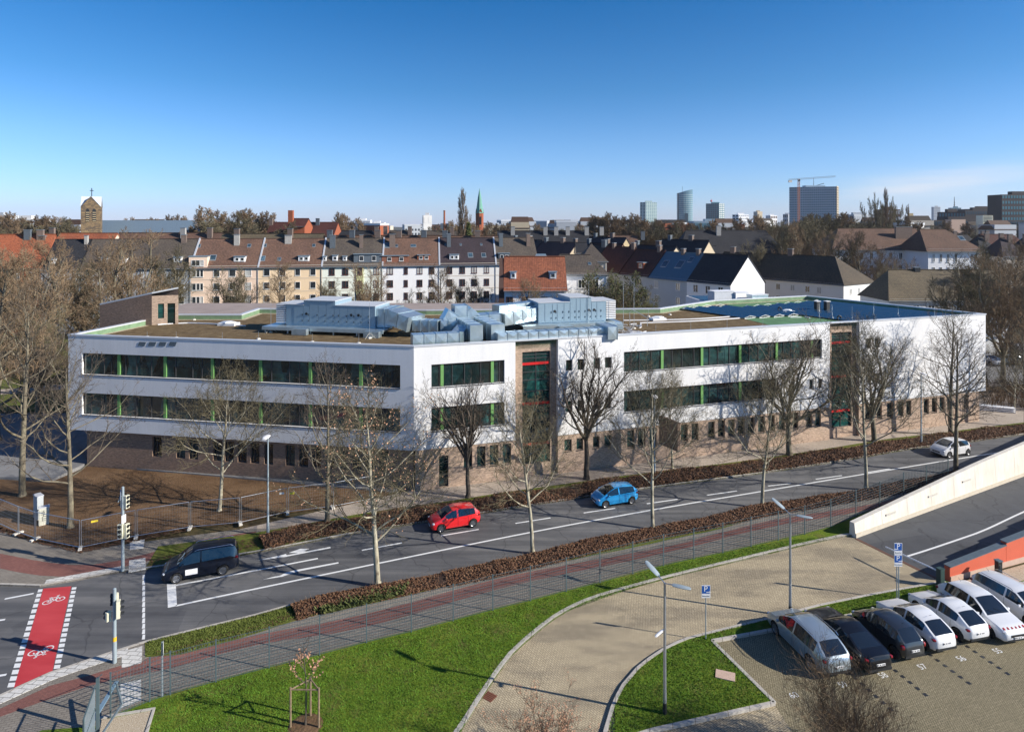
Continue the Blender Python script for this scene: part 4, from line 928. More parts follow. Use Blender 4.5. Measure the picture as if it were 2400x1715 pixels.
# ------------------------------------------------------------------ mesh fence along the footpath
fr = empty('mesh_fence', 'grey green double bar mesh fence along the footpath above the lawn', 'fence', (fl[10].x,fl[10].y,0))
FO = Vector((fl[10].x,fl[10].y,0))
posts_px = [(259,1683),(351,1644),(399,1628),(506,1598),(631,1565),(749,1535),(859,1506),(964,1481),(1062,1455),(1155,1430),(1243,1408),(1327,1386),(1406,1366),(1483,1345),(1555,1326),(1626,1310),(1694,1296),(1760,1281),(1824,1266),(1886,1252),(1947,1235),(2006,1211),(2062,1190),(2118,1166),(2171,1148),(2222,1131)]
pp = [G(x,y,Z1) for x,y in posts_px]
pm = MB(); pm.box((0,0,1.0),(.06,.05,2.06)); pm.box((0,0,2.04),(.07,.06,.03)); pme = pm.mesh('post', M['postgreen'])
for p in pp: inst('post', pme, fr, p-FO, R(15))
for a, b in zip(pp[:-1], pp[1:]):
    g = MB(); d = (b-a); L = d.length; d /= L; e = Vector((-d.y,d.x,0))*.0
    near = a.y < 44
    def bar(p, q, r): g.tube(p-FO, q-FO, r, n=3, cap=False)
    for k in range(11): z = Vector((0,0,.06+k*.193)); bar(a+z, b+z, .013)
    m = int(L/(.12 if near else .2))
    for k in range(1, m): p = a+d*(L*k/m); bar(p+Vector((0,0,.04)), p+Vector((0,0,2.0)), .0075 if near else .009)
    g.build('mesh_panel', M['postgreen'], fr)
# gate at the lower left corner
gt = empty('gate', 'steel gate leaf with slanted frame at the lower left corner', 'gate', G(229,1712,0.1)[:]); g0 = G(229,1712,.1)
g = MB(); g.box((0,0,1.15),(.12,.12,2.3),R(20)); g.tube((0,0,2.3),(.16,.05,2.42),.02,n=5); g.build('post', M['postgreen'], gt)
a = Vector((-.05,-.1,0)); b = G(196,1800,.1)-g0
g = MB()
for z in (.1,1.1,2.0): g.tube(a+Vector((0,0,z)), b+Vector((0,0,z)), .035, n=4)
g.tube(b+Vector((0,0,0)), b+Vector((0,0,2.0)), .04, n=4); g.build('leaf_frame', M['postgreen'], gt)
g = MB()
for k in range(14): p = a.lerp(b, (k+.5)/14); g.tube(p+Vector((0,0,.1)), p+Vector((0,0,2.0)), .012, n=4)
g.build('bars', M['pole'], gt)
c0 = G(268,1668,.1); gt2 = empty('cantilever_gate', 'blue grey triangular cantilever gate frame standing on the gravel bed', 'gate frame', c0[:])
g = MB(); q = [Vector((-.55,-1.9,0)),Vector((0,0,1.35)),Vector((.14,0,1.35)),Vector((-.3,-1.9,0))]; e = Vector((.08,.04,0))
g.add([p-e*0 for p in q]+[p+Vector((.02,.09,0)) for p in q], [(0,1,2,3),(7,6,5,4),(0,4,5,1),(1,5,6,2),(2,6,7,3),(3,7,4,0)]); g.build('side_plate', flat('gate_blue_steel', (.16,.25,.33), .4, metal=.2, var=.06), gt2)
g = MB(); g.tube((0.07,0,1.33),(.55,-.35,.62),.05,n=4); g.tube((.55,-.35,.62),(.3,-1.9,0),.05,n=4); g.build('brace', M['slate'], gt2)
# ------------------------------------------------------------------ mobile construction fence
fpts = [(-70,1200),(43,1251),(82,1265),(188,1287),(319,1260),(445,1239),(563,1228),(674,1203),(780,1190),(868,1173)]
q = [G(x,y,.1) for x,y in fpts]
where = ['at the left photo edge','beside the cabinets','left of the road corner','behind the far signal post','left of the young soil tree','right of the young soil tree','with the white and yellow plates','behind the street lamp','nearest the school corner']
for i, (a, b) in enumerate(zip(q[:-1], q[1:])):
    r = empty('mobile_fence', f'galvanised mobile fence panel {where[i]}', 'fence panel', a[:], 0, 'mobile fence panels round the bare soil'); d = b-a; L = d.length; d /= L; H_ = 1.95
    g = MB(); z = lambda p, h: p+Vector((0,0,h)); A = d*.06; B_ = d*(L-.06)
    for P0, P1 in ((z(A,.1),z(A,H_)),(z(B_,.1),z(B_,H_)),(z(A,.15),z(B_,.15)),(z(A,H_),z(B_,H_))): g.tube(P0,P1,.024,n=5)
    g.build('frame', M['steel'], r)
    g = MB(); m = int(L/.16)
    for k in range(1,m): p = d*(L*k/m); g.tube(z(p,.15),z(p,H_),.0035,n=3,cap=False)
    for k in range(1,8): g.tube(z(A,.15+k*.24),z(B_,.15+k*.24),.004,n=3,cap=False)
    g.build('mesh', M['steel'], r)
    g = MB(); g.box((0,0,.06),(.62,.22,.12),math.atan2(d.y,d.x)+R(90)); g.build('foot', M['conc'], r)
    if i == 3:
        g = MB(); p = d*(L*.25)+Vector((0,0,1.72)); g.box(p,(.4,.03,.13),math.atan2(d.y,d.x)); g.build('plate', flat('yellow_plate', (.8,.6,.05), .5), r)
    if i == 6:
        pass
for k,(x,c,nm) in enumerate(((661,(.75,.75,.7),'white'),(685,(.8,.7,.05),'yellow'))):
    p = G(x,1206,.1); g = MB(); g.box((p.x,p.y-.06,1.75),(.34,.03,.14),R(12)); tag(g.build('fence_plate', flat(nm+'_fence_plate', c, .5)), f'small {nm} plate fixed to the mobile fence by the lamp', 'plate')
# ------------------------------------------------------------------ lamps
def streetlamp(x, y, h, label, rz=0):
    p = G(x, y, .1); r = empty('street_lamp', label, 'street lamp', p[:], rz, 'single headed street lamps by the school')
    g = MB(); g.lathe([(.10,0),(.10,.9),(.075,1.0),(.06,h*.6),(.045,h)], 10); g.build('pole', M['pole'], r, smooth=True)
    g = MB(); g.tube((0,0,h-.05),(0,-.3,h+.02),.03,n=6); g.build('bracket', M['pole'], r)
    g = MB(); lv = [(-.14,0),(-.19,.05),(-.16,.12),(0,.16),(.16,.12),(.19,.05),(.14,0)]; vs = []
    for k, (yy, s_) in enumerate(((.12,.5),(0,1),(-.45,1.05),(-.75,.6))): vs += [(a*s_, yy, h+.0+b*s_) for a, b in lv]
    g.add(vs, [(i*7+j,i*7+(j+1)%7,(i+1)*7+(j+1)%7,(i+1)*7+j) for i in range(3) for j in range(7)]+[(6,5,4,3,2,1,0),(21,22,23,24,25,26,27)]); g.build('lamp_head', M['signw'], r, smooth=True)
streetlamp(628,1256,7.0,'grey street lamp in front of the mobile fence plates'); streetlamp(1534,1112,6.85,'thin street lamp behind the hedge near the entrance sign wall'); streetlamp(2159,1041,7.05,'thin street lamp behind the hedge by the white moving car')
def twinlamp(x, y, h, label, cam_=False):
    p = G(x, y, .1); r = empty('parking_lamp', label, 'twin lamp', p[:], 0, 'twin headed lamps of the parking area')
    g = MB(); g.lathe([(.09,0),(.09,.45),(.085,.5)], 12); g.build('base_sleeve', M['dark'], r, smooth=True)
    g = MB(); g.lathe([(.085,.5),(.075,1.2),(.05,h)], 12); g.build('pole', M['steel'], r, smooth=True)
    for sg, (dx, dy, dz) in ((1,(-.72,.9,.62)),(-1,(1.0,-.42,-.02))):
        g = MB(); g.tube((0,0,h-.02),(dx*.35,dy*.35,h+dz*.35),.025,n=6); g.build('arm', M['steel'], r)
        g = MB(); d = Vector((dx,dy,dz*.9)); d.normalize(); s = Vector((-d.y,d.x,0)).normalized(); t = s.cross(d); a = Vector((dx*.3,dy*.3,h+dz*.3)); ring_ = []
        for k, (u, w_) in enumerate(((0,.09),(.08,.13),(.42,.155),(.78,.12),(.86,.05))):
            c = a+d*u*.95
            for (cx, cz) in ((-1,0),(-.8,.35),(0,.5),(.8,.35),(1,0),(.8,-.25),(-.8,-.25)): ring_.append(c+s*cx*w_-t*cz*.09*(1 if u not in (0,.95) else .5)*(-1))
        g.add(ring_, [(i*7+j,i*7+(j+1)%7,(i+1)*7+(j+1)%7,(i+1)*7+j) for i in range(4) for j in range(7)]+[(6,5,4,3,2,1,0),(28,29,30,31,32,33,34)]); g.build('lamp_head', M['pole'], r, smooth=True)
    if cam_:
        g = MB(); g.tube((0,0,3.78),(-.16,-.02,3.72),.03,n=6); g.tube((-.12,0,3.7),(-.42,-.12,3.55),.06,n=10); g.tube((-.42,-.12,3.55),(-.46,-.14,3.53),.045,n=10); g.build('security_camera', M['signw'], r)
twinlamp(1558,1671,5.85,'twin headed lamp with white security camera on the lawn island',True)
twinlamp(1852,1440,5.65,'twin headed lamp behind the silver parked car')
# ------------------------------------------------------------------ parking signs
Fv = Matrix(((1,0,0),(0,0,-1),(0,1,0)))      # text plane facing -y
def psign(x, y, ztop, boards, label, posts=1):
    p = G(x, y, .1); r = empty('parking_sign', label, 'parking sign', p[:])
    for k in range(posts):
        g = MB(); dx = 0 if posts == 1 else (-.055,.055)[k]; g.tube((dx,0,0),(dx,0,ztop-.1),.028,n=8); g.build('post', M['pole'], r)
    z = ztop-.1
    for (arrow, txt) in boards:
        g = MB(); g.box((0,-.05,z-.22),(.46,.02,.44)); b = g.build('board', M['signw'], r)
        g = MB(); g.box((0,-.0625,z-.22),(.42,.004,.40)); g.build('blue_field', M['signb'], b)
        text('P', .42, M['signw'], (-.02 if arrow > 0 else 0,-.068,z-.19), Fv, 'letter', b, .001)
        g = MB(); g.box((.09*arrow,-.067,z-.345),(.16,.004,.035)); xx = .09*arrow+.09*arrow
        g.add([(xx,-.067,z-.29),(xx,-.067,z-.40),(xx+.07*arrow,-.067,z-.345)], [(0,1,2) if arrow > 0 else (2,1,0)]); g.build('arrow', M['signw'], b)
        g = MB(); g.box((0,-.05,z-.56),(.46,.02,.20)); b2 = g.build('plate', M['signw'], r)
        text(txt, .105, M['dark'], (0,-.063,z-.56), Fv, 'lettering', b2, .001)
        z -= .70
psign(1654,1496,2.95,[(1,'Besucher')],'single blue parking sign on thin post by the driveway bend')
psign(2104,1401,3.35,[(-1,'Besucher'),(1,'Mitarbeiter')],'double blue parking sign on two posts by the white cars',2)
# back of a round sign on a tall thin pole in the lawn corner
p = G(380,1632,.1); r = empty('sign_pole', 'thin pale post with round sign seen edge on beside the fence', 'sign', p[:])
g = MB(); g.tube((0,0,0),(0,0,2.55),.035,n=8); g.build('post', M['pole'], r); g = MB(); g.tube((.04,.02,2.25),(.0506,.0256,2.25),.30,n=24); g.build('sign_face', M['signw'], r)
# ------------------------------------------------------------------ traffic signals
def sighead(mb_h, mb_b, mb_l, c, rz, n=3, w=.30, s=.30):
    """signal head: housing, visors at the front (+x local), lenses"""
    cs, sn = math.cos(rz), math.sin(rz)
    T = lambda x, y, z: Vector((c[0]+x*cs-y*sn, c[1]+x*sn+y*cs, c[2]+z))
    mb_h.box((c[0],c[1],c[2]),(.16,w,n*s),rz)
    mb_h.box(T(-.09,0,0),(.03,w*.8,n*s*.9),rz)
    for k in range(n):
        z = (k-(n-1)/2)*s
        for a in range(7):
            t0, t1 = math.pi*a/6*1.0, 0
        pts = [(.12*math.cos(R(a)), .12*math.sin(R(a))) for a in range(-10,200,30)]
        for (y0,z0),(y1,z1) in zip(pts[:-1],pts[1:]):
            mb_b.quad(T(.08,y0,z+z0),T(.24,y0,z+z0),T(.24,y1,z+z1),T(.08,y1,z+z1))
        mb_l.tube(T(.08,0,z),T(.095,0,z),.105,n=12)
def signal(x, y, h, label, heads, extra=None):
    p = G(x, y, .1); r = empty('traffic_signal', label, 'traffic light', p[:])
    g = MB(); g.lathe([(.10,0),(.10,1.0),(.085,1.1),(.08,h-.05),(.0,h)], 12); g.build('pole', M['pole'], r, smooth=True)
    for c, rz, n, s in heads:
        a, b, l = MB(), MB(), MB(); sighead(a, b, l, c, rz, n, s, s); o = a.build('signal_head', M['cream'], r); b.build('visor', M['dark'], o); l.build('lens', M['dark'], o)
        g = MB(); g.tube((0,0,c[2]+.25),(c[0],c[1],c[2]+.25),.02,n=5); g.tube((0,0,c[2]-.25),(c[0],c[1],c[2]-.25),.02,n=5); g.build('bracket', M['cream'], r)
    return r
s1 = signal(268.6,1552,3.75,'traffic light pole with two cream signal heads beside the near footpath',[((.27,-.12,2.75),R(25),3,.28),((-.28,-.06,2.35),R(150),2,.22),((-.05,.2,3.05),R(200),3,.2)])
g = MB(); g.lathe([(.088,1.05),(.088,1.3)], 12); g.build('sticker', flat('yellow_sticker', (.75,.42,.03), .5), s1)
s2 = signal(288,1337,5.35,'tall traffic light pole with stacked signal heads at the far corner',[((.28,-.05,2.55),R(-10),3,.30),((-.02,-.22,2.6),R(-90),3,.30),((.22,.05,4.35),R(-15),3,.27),((-.12,.2,4.3),R(160),3,.24)])
g = MB(); g.tube((0,0,5.1),(-.28,-.05,4.35),.025,n=5); g.tube((.0,0,5.1),(.1,.05,4.4),.025,n=5); g.build('sign_bracket', M['pole'], s2)
g = MB(); a = Vector((-.12,-.2,0)); vs = [Vector((-.02,-.25,4.55)),Vector((-.3,.25,4.55)),Vector((-.16,0,5.15))]; vs += [v+Vector((.03,.015,0)) for v in vs]; g.add(vs, [(0,1,2),(5,4,3),(0,3,4,1),(1,4,5,2),(2,5,3,0)]); g.build('yield_sign', M['steel'], s2)
g = MB(); g.box((.14,-.15,3.35),(.30,.03,.5),R(70)); g.build('sign_plate', M['signw'], s2)
# ------------------------------------------------------------------ cabinets
def cabinet(x, y, w, d, h, rz, mat, label, graf=False):
    p = G(x, y, .12); r = empty('utility_cabinet', label, 'utility cabinet', p[:], rz)
    g = MB(); g.box((0,0,h/2+.05),(w,d,h)); g.build('housing', mat, r); g = MB(); g.box((0,0,h+.08),(w+.06,d+.06,.06)); g.build('lid', M['cap'], r)
    g = MB(); g.box((0,0,.04),(w-.04,d-.04,.08)); g.build('plinth', M['conc'], r)
    g = MB(); g.box((0,-d/2-.008,h/2+.05),(w-.1,.012,h-.14)); o = g.build('door', mat, r)
    if graf:
        rnd = random.Random(7); g = MB()
        for k in range(5): 
            z = .35+k*.15; g.box((rnd.uniform(-.06,.06),-d/2-.018,z),(.24,.004,.03),0); g.box((rnd.uniform(-.12,.12),-d/2-.0185,z+.07),(.03,.003,.12),0)
        g.build('scrawl', M['dark'], o)
cabinet(90,1214,.75,.42,1.65,R(-38),flat('pale_cabinet', (.40,.43,.44), .6, var=.06),'tall pale grey utility cabinet on the bare soil')
cabinet(103,1228,.62,.40,1.2,R(38),flat('ochre_cabinet', (.50,.50,.42), .6, var=.15),'low yellowish utility cabinet with scrawl beside the tall one',True)
# ------------------------------------------------------------------ ramp walls
def rampwall(name, label, a, dirn, L, prof, th, mats, capw, seg, lean, cat):
    """wall along dirn from a; prof(s) gives its height; th thickness; +n side faces away from the camera"""
    n = Vector((-dirn.y,dirn.x,0)); r = empty(name, label, cat, a[:]); s = 0; i = 0
    while s < L-.1:
        s1 = min(L, s+seg); g = MB(); h0, h1 = prof(s+.01), prof(s1-.02)
        def sec(t, h): b = dirn*t; return [b-n*lean, b+n*0+Vector((0,0,h)), b+n*th+Vector((0,0,h)), b+n*(th+.05)]
        vs = sec(s+.012,h0)+sec(s1-.012,h1); g.add(vs, [(0,4,5,1),(1,5,6,2),(2,6,7,3),(3,2,1,0)[::-1],(4,5,6,7)[::-1]][:3]+[(0,1,2,3),(7,6,5,4)])
        g.build('wall_segment', mats[0], r)
        if mats[1]:
            g = MB(); c = []
            for t, h in ((s+.005,h0),(s1-.005,h1)): b = dirn*t; c += [b-n*capw+Vector((0,0,h+.005)), b-n*capw+Vector((0,0,h+.05)), b+n*(th+capw)+Vector((0,0,h+.05)), b+n*(th+capw)+Vector((0,0,h+.005))]
            g.add(c, [(0,4,5,1),(1,5,6,2),(2,6,7,3),(3,7,4,0),(0,1,2,3),(7,6,5,4)]); g.build('coping', mats[1], r)
        s = s1; i += 1
    return r
Lw = 45.0
h_at = lambda s: 1.0+s*(1.32/16.8) if s < 17 else 2.33+(s-17)*.055
rwl = rampwall('concrete_wall', 'white concrete ramp parapet rising to the right beside the road', WR0, wdir, Lw, lambda s: h_at(s), .34, (M['conc'], None), 0, 3.15, .12, 'concrete wall')
g = MB(); n_ = Vector((-wdir.y,wdir.x,0)); ln = [wdir*(i*1.0) for i in range(46)]
a = [p-n_*.16 for p in ln]; vs = [(*p.xy,0) for p in a]+[(*(p-n_*0).xy,.30) for p in a]+[(*(p+n_*.1).xy,.30) for p in a]; n=len(a)
g.add(vs, [(k*n+i,k*n+i+1,(k+1)*n+i+1,(k+1)*n+i) for i in range(n-1) for k in range(2)]+[(0,n,2*n)]); g.build('plinth', flat('warm_concrete_foot', (.52,.47,.38), .85, var=.1), rwl)
for s in (4.2,9.6,14.4):
    g = MB(); b = wdir*s-n_*.09; h = h_at(s)*.62; g.box((b.x,b.y,h),(1.2,.03,.14),math.atan2(wdir.y,wdir.x)); g.build('recess_panel', flat('recess_light', (.5,.48,.43), .6), rwl)
hr_ = lambda s: .95+s*.115
rampwall('red_wall', 'red rendered ramp wall with slate coping on the right side', RW0, rdir, 40, lambda s: (.9+.16*int(s/5.2)+s*.09), .35, (M['redwall'], M['slate']), .06, 5.2, 0, 'red wall')
g = MB(); nn = Vector((-rdir.y,rdir.x,0)); c = rdir*20-nn*.02; g.box((c.x,c.y,.17),(39.9,.06,.34),math.atan2(rdir.y,rdir.x)); g.build('plinth', M['pinkbase'], bpy.data.objects['red_wall'])
g = MB(); stripe_pts = [(2124,1304),(2166,1291),(2261,1259),(2312,1240),(2400,1199),(2500,1158)]; lns = smoothline(gp(stripe_pts)); ribbon(g, lns, -.07, .07, .006, .0125); struct('road_marking', g, M['line'])
# drain channel and barrier
g = MB(); a, b = G(2006,1262), G(2216,1366); ribbon(g, [a.lerp(b,i/6) for i in range(7)], -.12, .12, -.01, .016); tag(g.build('drain_channel', flat('rusty_drain', (.12,.06,.04), .8)), kind='structure')
bm0 = G(2204,1371,0.1); r = empty('barrier', 'closed barrier boom with dark drive post at the foot of the ramp', 'barrier', bm0[:])
g = MB(); g.box((0,0,.5),(.34,.30,1.0),R(20)); g.box((0,0,1.02),(.38,.34,.05),R(20)); g.build('drive_post', flat('dark_green_metal', (.03,.06,.055), .5), r)
tip = G(2076,1281,.96)-bm0; tip.z = .86
g = MB(); s_ = Vector((-.12,.05,.86)); g.tube(s_, tip, .05, .045, n=8); g.build('boom', M['signw'], r)
p = G(2340,1360,.1); r = empty('ticket_pillar', 'dark slim ticket pillar in front of the red wall', 'pillar', p[:])
g = MB(); g.box((0,0,.6),(.30,.26,1.2),R(12)); g.build('housing', M['dark'], r); g = MB(); g.box((0,0,1.24),(.34,.34,.06),R(12)); g.build('top', M['slate'], r); g = MB(); g.box((.03,-.145,.9),(.16,.02,.2),R(12)); g.build('display', M['hglass'], r)
# manhole slab on the island, rusty gully by the kerb
p = G(1700,1583,.1); g = MB(); g.box((0,0,.02),(.9,.62,.05),R(-20)); o = g.build('manhole_cover', M['pinkbase']); o.location = p; tag(o, 'beige concrete manhole slab in the lawn island', 'manhole cover')
p = G(1147,1632,0); g = MB(); 
for k in range(5): g.box((-.2+.1*k,0,.012),(.06,.5,.02))
g.box((0,0,.006),(.52,.55,.008)); o = g.build('gully_grate', flat('rusty_iron', (.16,.06,.035), .8)); o.location = p; o.rotation_euler = (0,0,R(55)); tag(o, 'rusty gully grate beside the driveway kerb', 'drain')
# bench slabs stacked by the right end of the school
p = G(2327,962,.1); r = empty('slab_stack', 'stack of white concrete slabs at the right end of the school', 'slab stack', p[:])
for k in range(3):
    g = MB(); g.box((0,0,.10+k*.2),(4.2,.9,.12),R(-22)); g.build('slab', M['signw'], r)
# ------------------------------------------------------------------ houses behind the school
RT = {'brown': tiles('brown_roof_tiles', (.15,.088,.062), (.115,.068,.05), moss=.3), 'redbrown': tiles('redbrown_roof_tiles', (.165,.095,.068), (.13,.077,.055)),
 'grey': tiles('greybrown_roof_tiles', (.105,.085,.07), (.085,.07,.06), moss=.3), 'dark': tiles('dark_roof_tiles', (.030,.031,.036), (.024,.025,.030)),
 'black': tiles('plum_black_roof_tiles', (.050,.036,.042), (.040,.03,.036)), 'orange': tiles('orange_roof_tiles', (.36,.115,.055), (.30,.09,.045)),
 'red': tiles('old_red_roof_tiles', (.30,.105,.055), (.23,.08,.045)), 'maroon': tiles('maroon_roof_tiles', (.085,.03,.024), (.065,.025,.02)),
 'block': tiles('shade_dark_block_tiles', (.085,.066,.045), (.068,.053,.038), moss=.3), 'moss': tiles('mossy_brown_tiles', (.145,.115,.075), (.12,.095,.062), moss=.5), 'blue': flat('blue_sheet_roof', (.08,.16,.21), .5, metal=.4, var=.1), 'zinc': flat('zinc_roof', (.24,.32,.38), .5, metal=.4, var=.08)}  # block: mossy tile darkened, the shade of its left slope is in the colour
WL = {k: flat(k+'_render', c, .9, var=.05, sc_=.4, spec=.15) for k, c in dict(cream=(.78,.60,.40), pink=(.76,.58,.45), mint=(.76,.80,.70), lime=(.55,.56,.30), white=(.80,.80,.80), offwhite=(.72,.71,.68), grey=(.34,.37,.41), warm=(.52,.46,.38), lgrey=(.42,.45,.48), brickred=(.30,.095,.05), brickdk=(.09,.055,.045), sand=(.45,.36,.22), navy=(.03,.045,.07), tan=(.50,.42,.30)).items()}
M['chimw'] = flat('pale_chimney_render', (.34,.33,.31), .9, var=.15); M['chim'] = flat('chimney_brick', (.16,.12,.10), .9, var=.2); M['chimg'] = flat('chimney_slate', (.09,.11,.13), .8, var=.15)
M['gutter'] = flat('gutter_zinc', (.25,.28,.30), .5, metal=.4); M['winbrown'] = flat('brown_window_frame', (.12,.045,.035), .5)
M['curtain'] = flat('curtained_pane', (.42,.42,.40), .4, var=.3, sc_=1.5); M['velux'] = glassmat('roof_window_glass', (.05,.09,.12), rough=.15)
def hwin(parent, x, z, w, h, y, rz_axis='front', style='white', rnd=random):
    """a window on a wall with outward normal -y (front) at local y, or +-x ('left','right') where x is then y"""
    f = MB(); p = MB()
    def bx(mb, cx, cz, ww, hh, d, dd):
        if rz_axis == 'front': mb.box((cx, y-d, cz), (ww, dd, hh))
        else:
            s = -1 if rz_axis == 'left' else 1
            mb.box((y+s*d, cx, cz), (dd, ww, hh))
    e = .07
    bx(f, x, z+h/2-e/2, w, e, .03, .09); bx(f, x, z-h/2+e/2, w, e, .03, .09); bx(f, x-w/2+e/2, z, e, h-2*e, .03, .09); bx(f, x+w/2-e/2, z, e, h-2*e, .03, .09)
    if style != 'single': bx(f, x, z, .08, h-2*e, .032, .09)
    bx(f, x, z-h/2-.05, w+.16, .06, .07, .14)
    o = f.build('window', M['winbrown'] if style == 'brown' else M['winwhite'], parent)
    bx(p, x, z, w-e, h-e, .008, .02); p.build('pane', M['hglass'] if rnd.random() > .13 else M['curtain'], o)
def roofq(mb, a, b, c, d, th=.18):
    q = [Vector(v) for v in (a,b,c,d)]; n = (q[1]-q[0]).cross(q[3]-q[0]).normalized()
    if n.z < 0: q = q[::-1]; n = -n
    lo = [v-n*th for v in q]; mb.add(q+lo, [(0,1,2,3),(7,6,5,4),(0,4,5,1),(1,5,6,2),(2,6,7,3),(3,7,4,0)])
def house(name, label, x0, x1, Y, D, eave, ridge, wall, roof, rz=0, wins=None, rows=(), ww=1.15, wh=1.5, style='white', over=.35, hip=(0,0), chims=(), dorm=(), vel=(), gables=True, group=None, cat='house', side=None, seed=1, flatr=False, pivot=None, bands=False, pipe=True):
    rnd = random.Random(seed+int(abs(x0*7)))
    if pivot is None: o0 = Vector(((x0+x1)/2, Y, 0))
    else: o0 = Vector(pivot)
    r = empty(name, label, cat, o0[:], rz, group); a, b = -(x1-x0)/2, (x1-x0)/2
    g = MB(); ym = D/2
    wt = eave+.02
    g.quad((a,0,0),(b,0,0),(b,0,wt),(a,0,wt)); g.quad((b,D,0),(a,D,0),(a,D,wt),(b,D,wt))
    for x, s, hp in ((a,-1,hip[0]),(b,1,hip[1])):
        f = [(x,0,0),(x,0,wt),(x,ym,(ridge if not hp else wt)-.1),(x,D,wt),(x,D,0)]
        g.add(f, [(0,1,2,3,4) if s < 0 else (4,3,2,1,0)])
    g.build('wall', WL[wall], r)
    g = MB()
    if flatr:
        g.box((0,D/2,eave+.1),(x1-x0+.3,D+.3,.2))
    else:
        sl = (ridge-eave)/ym; oe = eave-over*sl; ha, hb = hip; ra, rb = a+ha, b-hb
        A = a-(.12 if not ha else over); B = b+(.12 if not hb else over); RA = ra if ha else A; RB = rb if hb else B
        roofq(g, (A,-over,oe),(B,-over,oe),(RB,ym,ridge),(RA,ym,ridge)); roofq(g, (B,D+over,oe),(A,D+over,oe),(RA,ym,ridge),(RB,ym,ridge))
        if ha: q=[Vector(v) for v in ((A,D+over,oe),(A,-over,oe),(RA,ym,ridge))]; g.add(q,[(0,1,2)])
        if hb: q=[Vector(v) for v in ((B,-over,oe),(B,D+over,oe),(RB,ym,ridge))]; g.add(q,[(0,1,2)])
    rf = g.build('roof', RT[roof], r); adduv(rf.data)
    if not flatr:
        g = MB(); g.tube((A,-over-.06,oe-.02),(B,-over-.06,oe-.02),.075,n=6); g.build('gutter', M['gutter'], r)
        g = MB(); g.tube((RA,ym,ridge+.03),(RB,ym,ridge+.03),.11,n=6); g.build('ridge', RT[roof], rf)
        if pipe:
            g = MB(); g.tube((b-.15,-.1,.2),(b-.15,-.1,oe),.06,n=5); g.build('downpipe', M['gutter'], r)
    if bands:
        for z in rows[:-1] if len(rows) > 1 else rows:
            g = MB(); g.box((0,-.02,z+wh/2+.75),(x1-x0-.1,.05,.10)); g.build('cornice', WL['warm'], r)
    if wins:
        for z in rows:
            for x in wins:
                xx = x if isinstance(x, (int,float)) else x[0]; w_ = ww if isinstance(x,(int,float)) else x[1]
                if a < xx-w_/2 and xx+w_/2 < b: hwin(r, xx, z, w_, wh, 0, style=style, rnd=rnd)
    if side:
        sd, cols_, zs = side
        for z in zs:
            for y in cols_: hwin(r, y, z, .9, 1.3, a if sd == 'left' else b, sd, rnd=rnd)
    sl_ = lambda y: eave+(ridge-eave)*y/ym
    for c in chims:
        x, y, w_, h, m_ = c; g = MB(); z0 = sl_(min(y, D-y))-.3; g.box((x,y,(z0+ridge+h)/2),(w_,.7,ridge+h-z0)); o = g.build('chimney', M[m_], rf); g = MB(); g.box((x,y,ridge+h+.06),(w_+.16,.86,.1)); g.build('chimney_cap', M['gutter'], o)
    for d_ in dorm:
        x, w_, h, m_, nw = d_[:5]; y0 = d_[5] if len(d_) > 5 else .9; z0 = sl_(y0)-.1; yb = min(ym-.2, y0+h/ ((ridge-eave)/ym)*1.02); g = MB()
        g.add([(x-w_/2,y0,z0),(x+w_/2,y0,z0),(x+w_/2,y0,z0+h),(x-w_/2,y0,z0+h),(x-w_/2,yb,z0+h),(x+w_/2,yb,z0+h)], [(0,1,2,3),(1,5,2),(0,3,4)])
        o = g.build('dormer', m_ if not isinstance(m_, str) else (WL[m_] if m_ in WL else M[m_]), rf)
        g = MB(); g.box((x,(y0+yb)/2-.1,z0+h+.05),(w_+.25,yb-y0+.35,.10)); g.build('dormer_roof', RT['zinc'], o)
        for k in range(nw): hwin(o, x+(k-(nw-1)/2)*w_/max(nw,1)*.9, z0+h*.52, min(.95,w_/nw*.62), h*.58, y0, style='single', rnd=rnd)
    for v in vel:
        x, y, w_ = v[:3]; s = (ridge-eave)/ym; g = MB(); ln_ = math.hypot(1,s); hh = w_*1.25
        c = [Vector((x-w_/2,y,sl_(y)+.08)),Vector((x+w_/2,y,sl_(y)+.08)),Vector((x+w_/2,y+hh/ln_,sl_(y+hh/ln_)+.08)),Vector((x-w_/2,y+hh/ln_,sl_(y+hh/ln_)+.08))]
        g.add(c+[p-Vector((0,0,.1)) for p in c], [(0,1,2,3),(0,4,5,1),(1,5,6,2),(2,6,7,3),(3,7,4,0)]); o = g.build('roof_window', M['gutter'], rf)
        m = (c[0]+c[2])/2; g = MB(); g.add([m+(p-m)*.8+Vector((0,0,.012)) for p in c], [(0,1,2,3)]); g.build('pane', M['velux'], o)
    return r
Y1 = 142.0
